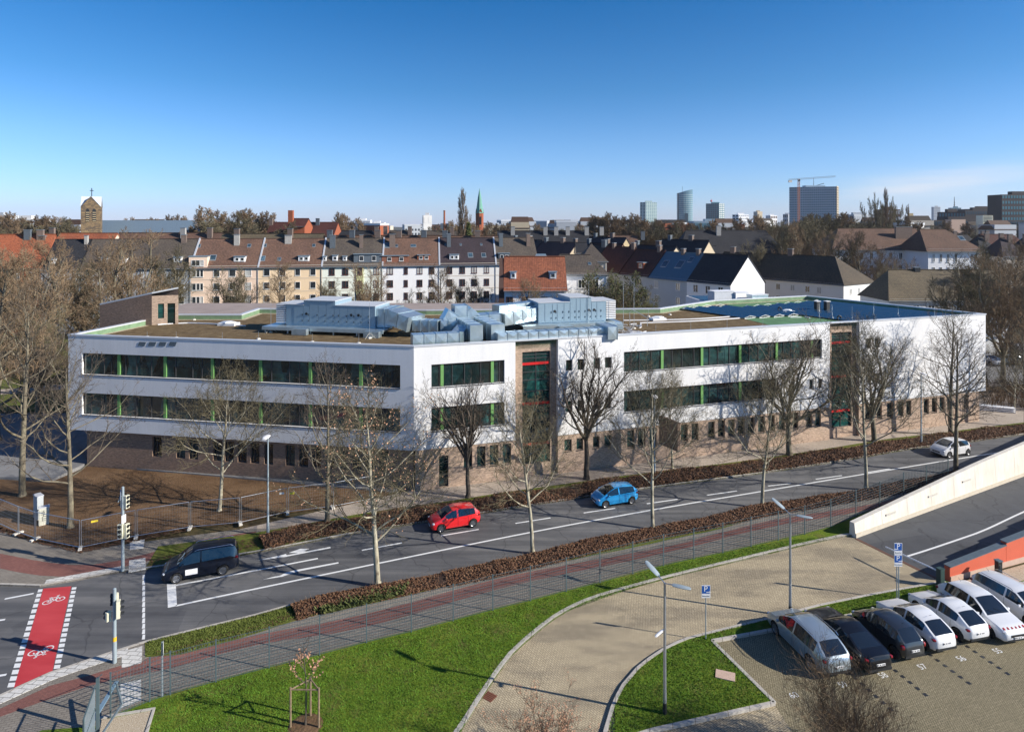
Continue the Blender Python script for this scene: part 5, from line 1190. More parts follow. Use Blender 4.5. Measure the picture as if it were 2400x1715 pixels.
def row(name, label, pa, pb, wall, roof, winpx=(), rows=(12.0,9.2,6.4,3.6), dormpx=(), velpx=(), chimpx=(), eave=13.2, ridge=18.9, Y=Y1, D=11.5, Y0_=None, **kw):
    RA_ = R(11); ta_ = math.tan(RA_)
    def lx_(px): k = (px-CX)/FL; return k*(Y+35*ta_)/(1-k*ta_)       # X where the ray through px meets the slightly turned street front
    x0, x1 = lx_(pa), lx_(pb); m = (x0+x1)/2; cs_ = math.cos(RA_); Y = Y+(m+35)*ta_; S = Y/FL
    kw.setdefault('rz', RA_); kw['pivot'] = (m, Y, 0); x0, x1 = m-(m-x0)/cs_, m+(x1-m)/cs_
    if Y0_ is not None: Y0_.append(Y)
    wl = [((((a+b)/2-CX)*S-m), (b-a)*S) for a, b in winpx]
    dl_ = [(((a+b)/2-CX)*S*1.01-m, (b-a)*S, h, mm, n, *r_) for a, b, h, mm, n, *r_ in dormpx]
    vl = [((x-CX)*S*1.02-m, y, w_) for x, y, w_ in velpx]; ch = [((x-CX)*S*1.03-m, y, w_, h, mm) for x, y, w_, h, mm in chimpx]
    return house(name, label, x0, x1, Y, D, eave, ridge, wall, roof, wins=wl, rows=[r_-.2 for r_ in rows], dorm=dl_, vel=vl, chims=ch, **kw)
row('apartment_house','grey rendered row house with dark slate roof far left behind the trees',96,186,'grey','dark',[(118,128),(140,150),(165,175)],dormpx=[(124,136,1.2,'white',1)],chimpx=[(110,5,1.2,.8,'chim')])
row('apartment_house','grey rendered row house with greybrown roof behind the left bare tree',186,283,'grey','grey',[(207,216),(228,240),(247,256),(262,272)],dormpx=[(240,256,1.2,'white',1)],chimpx=[(212,5,.6,.8,'chimw')])
row('apartment_house','wide grey row house with brown roof left of the pink cream house',283,447,'grey','grey',[(296,305),(331,338),(353,362),(380,387),(403,427)],dormpx=[(298,308,1.1,'white',1),(408,426,1.3,'white',2)],chimpx=[(433,5.2,1.0,.9,'chim')])
row('apartment_house','pink cream row house with a tall front gable bay at its left',447,606,'pink','redbrown',[(455,464),(465,472),(473,480),(502,516),(536,551),(572,586)],velpx=[(510,1.2,1.3),(472,3.9,.8),(584,3.9,.8)],dormpx=[(551,577,1.25,'white',2)],chimpx=[(562,4.6,1.1,.9,'chimw')],bands=True,style='single')
o = MB(); Y1_ = 142.0; Y1b = None; x0 = GX(447.6,Y1); x1 = GX(489,Y1)
hb_ = [ob for ob in bpy.data.objects if ob.get('label','').startswith('pink cream row house')][0]
Y1o = hb_.location.y; mX = hb_.location.x; x0 = GX(448,Y1o)+.1; x1 = GX(489,Y1o); o.box(((x0+x1)/2-mX,1.35,14.0),(x1-x0,3.0,2.6)); bay = o.build('gable_bay', WL['pink'], hb_); 
for xx in (459.5,468.5,477): hwin(bay, GX(xx,Y1o)-mX, 14.0, .85, 1.25, -.15, style='single')
o = MB(); o.box(((x0+x1)/2-mX,1.5,15.38),(x1-x0+.3,3.5,.16)); o.build('bay_roof', RT['zinc'], bay)
row('apartment_house','cream row house with plain brown roof and four window columns',606,755,'cream','redbrown',[(621,635),(656,670),(691,703),(725,738)],velpx=[(627,3.9,.8),(738,3.9,.7),(627,1.0,1.2),(664,1.0,.8)],dormpx=[(702,727,1.25,'white',2)],chimpx=[(684,4.9,1.4,.7,'chimw')],bands=True,style='single')
row('apartment_house','pale mint and lime row house with slate clad dormers',755,897,'mint','grey',[(773,786),(803,817),(838,848),(875,887)],dormpx=[(762,771,1.1,'white',1),(784,796,1.3,'white',1),(807,817,1.1,'white',1),(832,896,1.9,flat('slate_cladding',(.10,.125,.15),.7,var=.12),2,.5)],chimpx=[(790,3.9,1.2,.7,'chimg'),(855,3.9,.8,.8,'chim')],bands=True,style='brown')
hm = [ob for ob in bpy.data.objects if ob.get('label','').startswith('pale mint')][0]
o = MB(); YM = hm.location.y; o.box((GX(843,YM)-hm.location.x,-.09,6.5),(GX(851,Y1)-GX(834,Y1),.16,13.0)); o.build('lime_bay', WL['lime'], hm)
for z in (11.8,9.0,6.2,3.4): hwin(hm, GX(843,YM)-hm.location.x, z, .95, 1.5, -.17, style='brown')
row('apartment_house','bright white row house with brown roof and two roof windows',897,1030.5,'white','redbrown',[(908,922),(947,956),(977,990),(1005,1018)],velpx=[(914,3.6,1.2),(936,3.7,.7),(972,3.7,.7),(978,3.7,.7)],dormpx=[(899,961,1.5,flat('brown_cladding',(.22,.09,.055),.8,var=.1),2,.5),(981,1010,1.2,'brickred',2)],chimpx=[(929,4.0,1.0,.9,'brickch')] if False else [(929,4.0,1.3,.9,'chim')],style='brown')
row('apartment_house','grey banded row house with plum black roof',1030.5,1163,'offwhite','black',[(1047,1060),(1077,1090),(1105,1118),(1135,1147)],velpx=[(1107,1.3,1.2),(1138,1.3,1.1),(1052,4,.5),(1087,4,.5),(1136,4,.5)],dormpx=[(1056,1078,1.25,'white',2)],chimpx=[(1060,4.0,.9,1.0,'chimg')],bands=True,style='brown')
row('apartment_house','pale row house with greybrown roof right of the plum roof',1163,1262,'offwhite','grey',[(1172,1180),(1225,1236)],dormpx=[(1170,1196,1.4,'chimg',2)],chimpx=[(1181,4.0,.9,1.0,'chimg'),(1246,4,.9,1.0,'chim')],bands=True,style='brown')
for x in (447,606,755,897,1030.5,1163):
    kq = (x-CX)/FL; X = kq*(142+35*math.tan(R(11)))/(1-kq*math.tan(R(11))); YQ = 142+(X+35)*math.tan(R(11)); g = MB(); vs = []
    for s_ in (-.17,.17):
        vs += [(X+s_,-.3+YQ,13.1),(X+s_-.8,YQ+5.7,19.15),(X+s_-.8,YQ+5.7,18.7),(X+s_,YQ-.3,12.7)]
    g.add(vs, [(0,1,2,3),(7,6,5,4),(0,4,5,1),(1,5,6,2),(3,7,4,0)]); tag(g.build('fire_wall', M['cap'], None), 'light metal capped party wall strip between two row house roofs', 'party wall', group='capped party walls between row roofs')
# second row behind: long brown roofs with chimneys
def far_row(label, pa, pb, yr, ye, Y, roof, chs=(), wall='warm', hip=(0,0), D=11, eave=None, **kw):
    rz_ = GZ(yr, Y+D/2); return house('apartment_house', label, GX(pa,Y), GX(pb,Y), Y, D, eave or max(8, rz_-5.5), rz_, wall, roof, hip=hip, chims=[(((c-CX)/FL*(Y+D/2))-(GX(pa,Y)+GX(pb,Y))/2, D/2-1.2, 1.3, 1.3, m_) for c, m_ in chs], pipe=False, **kw)
row('apartment_house','orange roofed brick house at the left photo edge behind the bare trees',-110,96,'brickred','orange',[(10,20),(30,40),(60,70)],chimpx=[(63,5,1.2,.9,'chimg'),(90,5,1.2,.9,'chim')],ridge=20.0,eave=13.6)
far_row('red roofed house further left behind the orange roof',108,245,546.5,560,168,'orange',[(130,'chim')])
far_row('long brown roof behind the grey row houses',250,500,546,560,170,'redbrown',[(435,'chimw'),(497,'chim')])
far_row('mossy brown roof behind the cream row house',500,745,548,560,165,'moss',[(560,'chim'),(684,'chim')])
far_row('long greybrown roof with four chimneys behind the mint house',745,1024,552,565,163,'brown',[(776,'chimg'),(828,'chimg'),(888,'chim'),(937,'chim'),(995,'chimg')])
far_row('brown roof behind the white and plum row houses',1024,1165,553,566,162,'brown',[(1044,'chimg'),(1120,'chim')])
far_row('low dark slate roof behind the mint house roof',770,886,540.5,550,215,'dark',[(884,'chim')],hip=(3,3))
far_row('greybrown hipped roof behind the white house roof',886,974,540,552,215,'grey',[(905,'chim'),(962,'chim')],hip=(3,3))
far_row('long grey roof with light gable left of the church tower',985,1100,541,552,230,'grey',[(1060,'chim')])
far_row('red brick long building with large red roof behind the row houses',617,778,521,549,225,'maroon',[(638,'chim'),(747,'chimg')],'brickred',eave=17,D=16)
house('brick_building','red brick cross gable with pointed peak above the large red roof',GX(680,222),GX(716,222),221,9,21.6,24.2,'brickred','maroon',gables=True,cat='building',pipe=False)
g = MB(); p = P(682,520,224); g.box((p.x,224,24),(1.6,1.4,6)); tag(g.build('chimney_stack', WL['brickred']),'square red brick chimney left of the pointed peak','chimney')
# mid distance roofs of the right half
far_row('very long slate roof with chimneys right of the church tower',1165,1412,541,569,205,'dark',[(1202,'chimw'),(1278,'chimw'),(1303,'chimw'),(1330,'chimw'),(1374,'chimw'),(1409,'chimw')],'warm',hip=(0,4),wins=[-12,-9,-3,3,9],rows=(12,))
far_row('brown hipped roof far left of the city towers',1410,1500,552,570,215,'brown',[(1505,'chimg')],'brickred',hip=(3,0))
far_row('wide grey slate roof under the glass city towers',1590,1850,540,590,185,'dark',[(1681,'chimw')],'warm',hip=(4,4),D=14,eave=13,wins=[-10,-8.6,-7.2,6,7.4,8.8],rows=(12,))
house('house','small white gabled house front before the wide slate roof',GX(1648,178),GX(1683,178),176,8,13.2,16.2,'white','dark',rz=0,cat='house',pipe=False)
# old red roofed house and its neighbours
h1 = house('house','old red tiled house with dark left gable in front of the row houses',GX(1182,105),GX(1328,105),105,10,11.8,16.6,'white','red',wins=[-4.2,-1.6,1.4,4.0],rows=(9.6,6.6,3.6),style='brown',vel=(),dorm=[(-3.6,1.0,1.2,'white',1,1.4),(2.9,1.2,1.2,'lgrey',1,1.4)],over=.5)
g = MB(); a_ = -(GX(1328,105)-GX(1182,105))/2; g.add([(a_-.9,0,0),(a_-.9,0,11.8),(a_-.9,5,16.4),(a_-.9,10,11.8),(a_-.9,10,0),(a_-.02,0,0),(a_-.02,0,11.8),(a_-.02,5,16.4),(a_-.02,10,11.8),(a_-.02,10,0)], [(0,1,2,3,4),(0,5,6,1),(1,6,7,2),(2,7,8,3),(3,8,9,4)]); g.build('side_wing', WL['brickdk'], h1)
house('house','white house with greybrown hipped roof right of the old red roof',GX(1322,112),GX(1425,112),112,9,13.6,16.6,'white','grey',hip=(0,2.5),wins=[-.8,1.6],rows=(11.8,9.0,6.0),vel=[(.9,2,.6)],side=None)
house('house','pyramid roofed house between the dark roofs and the old red roof',GX(1362,140),GX(1422,140),140,9,14.3,17.8,'warm','grey',hip=(2.7,2.7))
house('house','mansard roofed house with pale green hips behind the old red roof',GX(1240,132),GX(1300,132),132,8,13.2,15.8,'white','zinc',hip=(1.6,1.6),dorm=[(-1,1,1,'white',1)])
house('house','low zinc edged house with two dark dormers beside the mansard roof',GX(1298,136),GX(1352,136),136,8,13.3,15.6,'warm','grey',hip=(1.5,1.5),dorm=[(-1,1,1,'dark',1),(1.2,1,1,'dark',1)])
house('house','small cream gabled house peeking between brown roofs',GX(1352,150),GX(1378,150),150,6,15.5,17.8,'cream','dark',rz=R(0))
# street of houses running away to the left, dark slopes towards the camera
ea = math.atan2(.83,-.56)
def slanted(label, gx, gy, off, L, W, eave, ridge, wall, roof, name='house', ang=ea, side=None, chims=(), dorm=(), gw=None, vel=(), hip=(0,0), front=()):
    # x axis runs from the near gable away; front (-y local) looks to the left/camera
    d = Vector((math.cos(ang), math.sin(ang), 0)); c = Vector((gx,gy,0))+d*(off+L/2); nrm = Vector((-d.y,d.x,0))   # local +y after rotating by ang-180
    rz = ang+math.pi; fy = Vector((math.cos(rz),math.sin(rz),0)); ly = Vector((-fy.y,fy.x,0))
    p0 = c-ly*W/2
    r = house(name, label, -L/2, L/2, 0, W, eave, ridge, wall, roof, rz=rz, pivot=(p0.x,p0.y,0), side=side, chims=chims, dorm=dorm, vel=vel, hip=hip, wins=[f for f in front] or None, rows=(eave-1.6,eave-4.5), pipe=False, seed=int(off)+3)
    return r
SX, SY = 45.3, 124.5
slanted('white gable end house with black roof nearest in the slanting street',SX,SY,0,10.5,10.4,11,16.1,'white','dark',front=(-3,0,3))
slanted('second slanting house with blue sheet roof and roof windows',SX,SY,10.5,10.5,10.4,11,16.1,'lgrey','blue',front=(-3,3),chims=[(4,5,.8,.9,'chim'),(0,5,.8,.8,'chim')],vel=[(-3,2,1.6),(1,2,1.8),(3,3.3,1.2)])
slanted('third slanting house with maroon roof and orange dormer',SX,SY,21,9,10.4,11.2,16.4,'lgrey','maroon',front=(-2,2),dorm=[(1,1.8,1.4,'brickred',1,1.2)],chims=[(3,5,.9,1,'chim')])
slanted('fourth slanting house with dark maroon roof',SX,SY,30,10,10.4,11.4,16.8,'lgrey','maroon',chims=[(4.5,5,.9,1,'chim'),(-2,5,.7,.8,'chim')])
slanted('fifth slanting house with black roof and white box dormer',SX,SY,40,11,10.4,11.4,17.0,'lgrey','dark',dorm=[(2,3.5,1.8,'white',2,.6)],chims=[(5,5,1.3,1.2,'chimg')])
slanted('sixth slanting house with black roof',SX,SY,51,11,10.4,11.5,17.2,'warm','black',chims=[(5,5,1.0,1.2,'chim')])
slanted('seventh slanting house furthest along the street',SX,SY,62,14,10.4,11.5,17.4,'warm','dark',chims=[(5,5,1.0,1.0,'chim')])
SX2, SY2 = 40, 150
for i, (dx, dy, rf, wl, lb_) in enumerate(((12,22,'dark','tan','dark roofed gable house behind the maroon roofs'),(1,30,'maroon','cream','maroon roofed gable house behind the slanting street'),(-10,32,'black','tan','black roofed gable house with cream gable beside the pyramid roof'),(-18,44,'dark','sand','dark roofed gable house below the long slate roof'),(22,30,'dark','tan','dark roofed gable house left of the small white front'),(5,48,'black','sand','black roofed gable house with three white dormers'))):
    slanted(lb_, SX2+dx-14, SY2+dy-22, 0, 15, 10, 12.2, 17.0+.3*i, wl, rf, chims=[(2,5,1.2,1.1,'chim'),(-5,5,.9,1,'chimg')], dorm=[(-2,1.1,1.3,'white',1,1.4),(0,1.1,1.3,'white',1,1.4),(2,1.1,1.3,'white',1,1.4)] if i == 5 else ())
# long dark roofed block with hipped lit end on the right
c0 = Vector((76.6,149.8,0)); dd = Vector((-.545,.838,0)); W_ = 12.5
lx = Vector((.838,.545,0))
def block(label, c0, dd, L, W, eave, ridge, wall, roofA, hipd, name='apartment_house', rows=(), cols=(), ecols=(), roofB=None):
    rz = math.atan2(-dd.y,-dd.x); fy = -dd; ly = Vector((-fy.y,fy.x,0)); c = c0+dd*L/2
    return house(name, label, -L/2, L/2, 0, W, eave, ridge, wall, roofA, rz=rz, pivot=(c.x,c.y,0), hip=(0,hipd), wins=cols, rows=rows, side=('right', ecols, rows), pipe=False, chims=[(L/2-18,W/2,1.4,1.5,'chim'),(L/2-36,W/2,1.4,1.5,'chim')])
blk = block('long pale block with shade darkened roof and mossy brown hipped end', c0, dd, 52, 13.5, 8.3, 14.2, 'offwhite', 'block', 6.0, rows=(6.4,3.4), cols=[20,17,13,9,4,0,-5,-10], ecols=(3,6.5,10.5))
# frontal brown roofed building further right and the school like white villa block
house('house','wide white house with mossy brown roof behind the right end of the school',GX(2085,112),GX(2372,112),112,9.5,9.2,13.9,'offwhite','moss',wins=[-8.5,-6,-3.4,-1,2,5,8],rows=(7.4,4.2),hip=(2.5,0),chims=[(-3,4.7,1,.4,'dark')])
house('villa','right wing of the large white villa with brown hipped roof',GX(2165,190),GX(2290,190),188,14,15,20.6,'white','brown',hip=(2,6),wins=[-6.2,-4.1,-2,.2,4.9,6.0],rows=(12.4,8.6),ww=.75,wh=2.3,over=.9,vel=[(4.5,3.0,1.6)],cat='villa')
house('villa','left wing of the large white villa half hidden by bare trees',GX(1945,202),GX(2168,202),200,14,15,20.8,'white','brown',hip=(5,0),wins=[-9,-6,-3,0,3,6,9],rows=(12.4,8.6),ww=1.0,wh=2.0,over=.9,chims=[(9,3.5,5.2,.5,'chim')],cat='villa')
for i,(x0,x1,y,Y,rf) in enumerate(((2298,2352,556,212,'dark'),(2352,2408,558,205,'black'),(2408,2475,556,210,'dark'),(2300,2420,549,235,'maroon'),(2225,2310,550,240,'dark'))):
    far_row(['dark roofed house right of the white villa','black roofed house second right of the white villa','dark roofed house at the right photo edge behind trees','maroon roofed house row under the brick offices','dark roofed house left part under the brick offices'][i],x0,x1,y,y+30,Y,rf,[(x0+8,'chim'),(x1-12,'chim')],'warm',hip=(3,3))
# ------------------------------------------------------------------ churches, chimney, towers
Yc = 232
ch = empty('church', 'stone church with gabled belfry tower and blue grey metal nave roof', 'church', (GX(215,Yc),Yc,0)); S = Yc/FL; ox = GX(215,Yc)
stone = brickmat('church_stone', (.26,.18,.09), (.08,.06,.045), (.12,.09,.06), .9, .4, ms=.03, var=.5)
g = MB(); w_ = 27*S; ang = R(28); T = lambda x,y,z: (x*math.cos(ang)-y*math.sin(ang), x*math.sin(ang)+y*math.cos(ang), z); hw = 3.0; ze, zp = GZ(486,Yc), GZ(461,Yc)
vs = [T(-hw,-hw,0),T(hw,-hw,0),T(hw,hw,0),T(-hw,hw,0),T(-hw,-hw,ze),T(hw,-hw,ze),T(hw,hw,ze),T(-hw,hw,ze),T(0,-hw,zp),T(0,hw,zp)]
vs += [T(-hw,0,zp),T(hw,0,zp)]
g.add(vs, [(0,1,5,8,4),(2,3,7,9,6),(1,2,6,11,5),(3,0,4,10,7)]); o = g.build('tower_wall', stone, ch); adduv(o.data)
g = MB(); e = .12; c = T(0,0,zp+.03)
for a, b in (((-hw,-hw),(0,-hw)),((0,-hw),(hw,-hw)),((hw,-hw),(hw,0)),((hw,0),(hw,hw)),((hw,hw),(0,hw)),((0,hw),(-hw,hw)),((-hw,hw),(-hw,0)),((-hw,0),(-hw,-hw))):
    za = ze if abs(a[0]) == abs(a[1]) else zp; zb = ze if abs(b[0]) == abs(b[1]) else zp
    A_, B_ = T(a[0]*1.04,a[1]*1.04,za+.05), T(b[0]*1.04,b[1]*1.04,zb+.05); g.add([A_,B_,c],[(0,1,2)])
g.build('tower_roof', flat('lead_roof', (.50,.54,.58), .6, var=.08), ch)
for k in (-1,1):
    g = MB(); xx = k*1.0; pts = [(xx-.55,ze-5.2),(xx+.55,ze-5.2),(xx+.55,ze-1.2),(xx+.35,ze-.7),(xx,ze-.5),(xx-.35,ze-.7),(xx-.55,ze-1.2)]
    g.add([T(a,-hw-.05,z) for a,z in pts], [tuple(range(7))]); o = g.build('belfry_opening', M['dark'], ch)
    g = MB(); 
    for q in range(5): g.add([T(xx-.5,-hw-.07,ze-4.8+q*.75),T(xx+.5,-hw-.07,ze-4.8+q*.75),T(xx+.5,-hw-.3,ze-5.0+q*.75),T(xx-.5,-hw-.3,ze-5.0+q*.75)], [(0,1,2,3)])
    g.build('louvre', WL['sand'], o)
g = MB(); g.tube((0,0,zp),(0,0,GZ(441,Yc)),.14,n=5); zc_ = GZ(447,Yc); g.box((0,0,zc_),(1.3,.2,.22)); g.build('cross', M['dark'], ch)
g = MB(); xa, xb = GX(189,Yc)-ox, GX(452,Yc)-ox; zr = GZ(516,Yc); ze2 = 13
g.add([(xa,4,ze2),(xb+3,4,ze2),(xb,10,zr),(xa+.8,10,zr),(xa,16,ze2),(xb+3,16,ze2)], [(0,1,2,3),(5,4,3,2),(1,5,2),(4,0,3)]); g.build('nave_roof', RT['zinc'], ch)
g = MB(); g.box(((xa+xb)/2,10,ze2/2),(xb-xa,11.4,ze2)); o = g.build('nave_wall', stone, ch); adduv(o.data)
Ys = 420; sp = empty('church', 'slim brick church tower with pointed green copper spire', 'church', (GX(1124,Ys),Ys,0)); S = Ys/FL
g = MB(); hw = 9.3*S; zb = GZ(500,Ys); g.lathe([(hw,0),(hw,zb)], 8); g.build('tower_wall', WL['brickred'], sp)
g = MB(); 
for k in range(4):
    a = k*math.pi/2+R(20); x, y = math.cos(a)*hw*.92, math.sin(a)*hw*.92; g.add([(x-1.5*math.sin(a),y+1.5*math.cos(a),zb),(x+1.5*math.sin(a),y-1.5*math.cos(a),zb),(x,y,zb+3)], [(0,1,2),(2,1,0)])
g.build('gable', WL['brickred'], sp)
g = MB(); g.lathe([(hw*1.05,zb),(hw*.74,GZ(485,Ys)),(hw*.45,GZ(464,Ys)),(.08,GZ(443,Ys))], 8); g.build('spire', flat('copper_green', (.13,.33,.25), .6, var=.2), sp)
for k in range(3):
    g = MB(); g.box((hw*.3*math.cos(k),-hw*.97,GZ(517,Ys)),(1.0,.3,5)); g.build('belfry_opening', M['dark'], sp) if k == 0 else None
g = MB(); g.tube((0,0,GZ(447,Ys)),(0,0,GZ(442,Ys)),.12,n=4); g.build('finial', M['dark'], sp)
Yk = 520; x = GX(1041.5,Yk); r = empty('factory_chimney','slender red brick factory chimney between the white silo and the spire','chimney',(x,Yk,0)); g = MB(); g.lathe([(2.6*Yk/FL*1.1,0),(2.1*Yk/FL,GZ(495,Yk)),(2.3*Yk/FL,GZ(493,Yk)),(0,GZ(493,Yk))],12); g.build('shaft', WL['brickred'], r); g = MB(); g.lathe([(2.4*Yk/FL,GZ(496,Yk)),(2.4*Yk/FL,GZ(494.2,Yk))],12); g.build('rim', M['chim'], r)
def tower(name, label, pa, pb, yt, Y, split, m1, m2, floors, rz, cols=10, cat='tower', top=None, yb=0):
    """tall block: front-left face and right face with window grids (each face's windows are one part)"""
    S = Y/FL; xa, xb = GX(pa,Y), GX(pb,Y); h = GZ(yt,Y); r = empty(name, label, cat, ((xa+xb)/2,Y,0)); W = xb-xa
    a = split; D = W*.5
    pts = [(-W/2,D*.25),( -W/2+W*a,-D*.25),(W/2,D*.25),(W/2-W*a,D*.75)] if 0 < a < 1 else [(-W/2,0),(W/2,0),(W/2,D),(-W/2,D)]
    g = MB(); g.prism(pts, 0, h); g.build('wall', m1, r)
    g = MB()
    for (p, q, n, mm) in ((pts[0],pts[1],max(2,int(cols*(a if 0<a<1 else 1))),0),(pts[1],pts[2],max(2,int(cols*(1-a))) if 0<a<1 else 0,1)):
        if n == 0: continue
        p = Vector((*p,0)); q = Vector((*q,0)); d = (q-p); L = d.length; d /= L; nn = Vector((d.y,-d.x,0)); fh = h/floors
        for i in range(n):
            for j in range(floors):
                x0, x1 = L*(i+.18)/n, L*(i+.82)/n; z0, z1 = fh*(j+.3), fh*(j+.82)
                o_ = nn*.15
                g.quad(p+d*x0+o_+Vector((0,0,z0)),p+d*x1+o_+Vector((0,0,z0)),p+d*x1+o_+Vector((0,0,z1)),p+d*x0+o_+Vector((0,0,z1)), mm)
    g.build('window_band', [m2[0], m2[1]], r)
    g = MB(); g.box((0,D*.25,h+1.2),(W*.4,D*.3,2.4)); g.build('plant_room', m1, r)
    return r
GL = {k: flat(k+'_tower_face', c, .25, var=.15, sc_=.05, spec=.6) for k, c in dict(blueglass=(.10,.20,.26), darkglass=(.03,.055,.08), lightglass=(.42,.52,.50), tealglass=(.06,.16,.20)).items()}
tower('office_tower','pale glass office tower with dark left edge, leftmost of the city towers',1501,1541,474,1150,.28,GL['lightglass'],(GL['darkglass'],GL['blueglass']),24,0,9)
# curved glass tower with the sloping crown
Yt = 1250; S = Yt/FL; r = empty('office_tower','tall curved glass tower with sloping pointed crown','tower',(GX(1605,Yt),Yt,0)); g = MB(); n = 20; W = 37*S; vs = []
zt0, zt1 = GZ(453,Yt), GZ(444.5,Yt)
for i in range(n):
    a = 2*math.pi*i/n; x = math.cos(a)*W/2; y = math.sin(a)*W/3.2; vs.append((x,y,0))
for i in range(n):
    x, y, _ = vs[i]; t = (x/W+.5); vs.append((x,y,zt0+(zt1-zt0)*min(1,max(0,(t-.15)/.75))**.8))
g.add(vs, [(i,(i+1)%n,n+(i+1)%n,n+i) for i in range(n)]+[tuple(range(n,2*n))]); g.build('glass_skin', GL['blueglass'], r)
g = MB()
for j in range(1,22):
    z = zt0*j/22; ring_ = [(math.cos(2*math.pi*i/n)*(W/2+.3), math.sin(2*math.pi*i/n)*(W/3.2+.3)) for i in range(n+1)]
    for i in range(n): g.quad((*ring_[i],z),(*ring_[i+1],z),(*ring_[i+1],z+.7),(*ring_[i],z+.7))
g.build('floor_bands', GL['lightglass'], r)
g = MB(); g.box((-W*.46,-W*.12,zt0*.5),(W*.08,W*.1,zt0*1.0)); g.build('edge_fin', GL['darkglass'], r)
g = MB(); g.box((.5,-W/3.2-.6,GZ(516,Yt)),(6,.5,26)); g.build('dark_strip', GL['darkglass'], r)
g = MB(); g.tube((-W*.15,0,zt0),(-W*.15,0,GZ(437,Yt)),.25,n=4); g.build('mast', M['dark'], r)
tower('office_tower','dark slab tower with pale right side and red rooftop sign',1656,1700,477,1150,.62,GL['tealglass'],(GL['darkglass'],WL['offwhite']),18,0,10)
g = MB(); p = P(1667,471,1155); g.box((p.x,p.y,p.z),(3.2,1,5)); 
rs_ = empty('rooftop_sign','red and white sign on the dark slab tower roof','sign',(p.x,p.y,0)); g = MB(); g.lathe([(0,p.z-2),(1.9,p.z-1.2),(1.9,p.z+.4),(0,p.z+1.3)],10); g.lathe([(0,p.z+1.5),(1.2,p.z+2.2),(0,p.z+3.2)],8); g.build('emblem', M['red'], rs_); g = MB(); g.tube((0,0,p.z-6),(0,0,p.z-2),.5,n=5); g.build('mast', M['signw'], rs_)
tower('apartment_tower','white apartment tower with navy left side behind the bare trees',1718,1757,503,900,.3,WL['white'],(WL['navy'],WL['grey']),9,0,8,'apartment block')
tower('apartment_tower','slim beige apartment tower right of the white one',1767,1788,496,1300,.35,WL['tan'],(WL['lgrey'],WL['tan']),12,0,6,'apartment block')
tower('office_block','low white office block left of the crane',1796,1823,505,1200,.3,WL['white'],(WL['grey'],WL['brickdk']),5,0,6)
tower('office_block','low grey office block just left of the big slab',1836,1856,502,1250,.5,WL['grey'],(WL['navy'],WL['lgrey']),5,0,6)
tower('city_slab','huge dark office slab with cream gridded right end',1856,1972,438,980,.84,flat('slab_wall',(.26,.36,.44),.5,var=.1,sc_=.03),(GL['tealglass'],GL['darkglass']),22,0,30,'office slab')
ctan = MB(); sl = bpy.data.objects['city_slab']; W = GX(1972,980)-GX(1856,980); D = W*.5; p0 = Vector((-W/2+W*.84,-D*.25,0)); p1 = Vector((W/2,D*.25,0)); d = (p1-p0).normalized(); nn = Vector((d.y,-d.x,0)); hh = GZ(438,980)
L = (p1-p0).length; g = MB()
for i in range(6): a = p0+d*(L*i/5.0*.98)+nn*.3; g.box((a.x,a.y,hh/2),(1.4,.6,hh),math.atan2(d.y,d.x))
for j in range(23): a = p0+d*L/2+nn*.25; g.box((a.x,a.y,hh*j/22),(L,.5,1.6),math.atan2(d.y,d.x))
g.build('end_grid', WL['tan'], sl)
# tower crane
Yx = 960; S = Yx/FL; r = empty('tower_crane','tower crane with orange mast standing before the big slab','crane',(GX(1872,Yx),Yx,0)); zj = GZ(419.5,Yx)
g = MB(); w_ = 1.1
for a, b in ((-w_,-w_),(w_,-w_),(w_,w_),(-w_,w_)): g.tube((a,b,0),(a,b,zj),.28,n=4)
for k in range(18): z = zj*k/18; g.tube((-w_,-w_,z),(w_,-w_,z+zj/18),.18,n=3); g.tube((w_,-w_,z),(w_,w_,z+zj/18),.18,n=3)
g.build('mast', flat('crane_orange', (.45,.16,.07), .6), r)
g = MB(); xa, xb = GX(1848,Yx)-GX(1872,Yx), GX(1958,Yx)-GX(1872,Yx); zl, zr2 = GZ(423,Yx), GZ(415,Yx)
for dy, dz in ((-.9,0),(.9,0),(0,1.8)): g.tube((xa,dy,zl+dz),(xb,dy,zr2+dz),.26,n=4)
for k in range(24): x = xa+(xb-xa)*k/24; x2 = xa+(xb-xa)*(k+1)/24; z = zl+(zr2-zl)*k/24; g.tube((x,-.9,z),(x2,0,z+1.8),.15,n=3)
g.build('jib', flat('crane_grey', (.18,.19,.2), .6), r); g = MB(); g.box((xa+2.5,0,zl-1.5),(5,2,3)); g.build('counterweight', M['conc'], r); g = MB(); g.box((0,-1.8,zj-2.5),(2,2,2.4)); g.build('cab', M['dark'], r)
r = empty('tower_crane','second dark crane with raised stub on the big slab roof','crane',(GX(1907,1000),1000,0)); g = MB(); z0 = hh; g.tube((0,0,z0),(0,0,GZ(417,1000)),.5,.2,5); g.build('mast', M['dark'], r); g = MB(); g.tube((2,0,GZ(436,1000)),(GX(1931,1000)-GX(1907,1000),0,GZ(430,1000)),.5,n=5); g.build('jib', M['dark'], r)
tower('office_tower','distant grey blue tower above the right roofs',2188,2204,485,1500,.0,WL['lgrey'],(WL['grey'],WL['grey']),10,0,5)
tower('office_tower','distant pale tower just left of the right brick block',2318,2348,471,1000,.45,WL['offwhite'],(WL['lgrey'],WL['grey']),10,0,8)
r = tower('broadcast_building','round ended glass building with lattice mast on its roof',2230,2253,487,1100,.0,GL['blueglass'],(GL['darkglass'],GL['darkglass']),8,0,6,'office block'); g = MB(); g.tube((0,5,GZ(487,1100)),(0,5,GZ(461,1100)),.8,.25,4)
for k in range(5): z = GZ(480-k*4,1100); g.box((0,5,z),(2.6-.3*k,.5,.5))
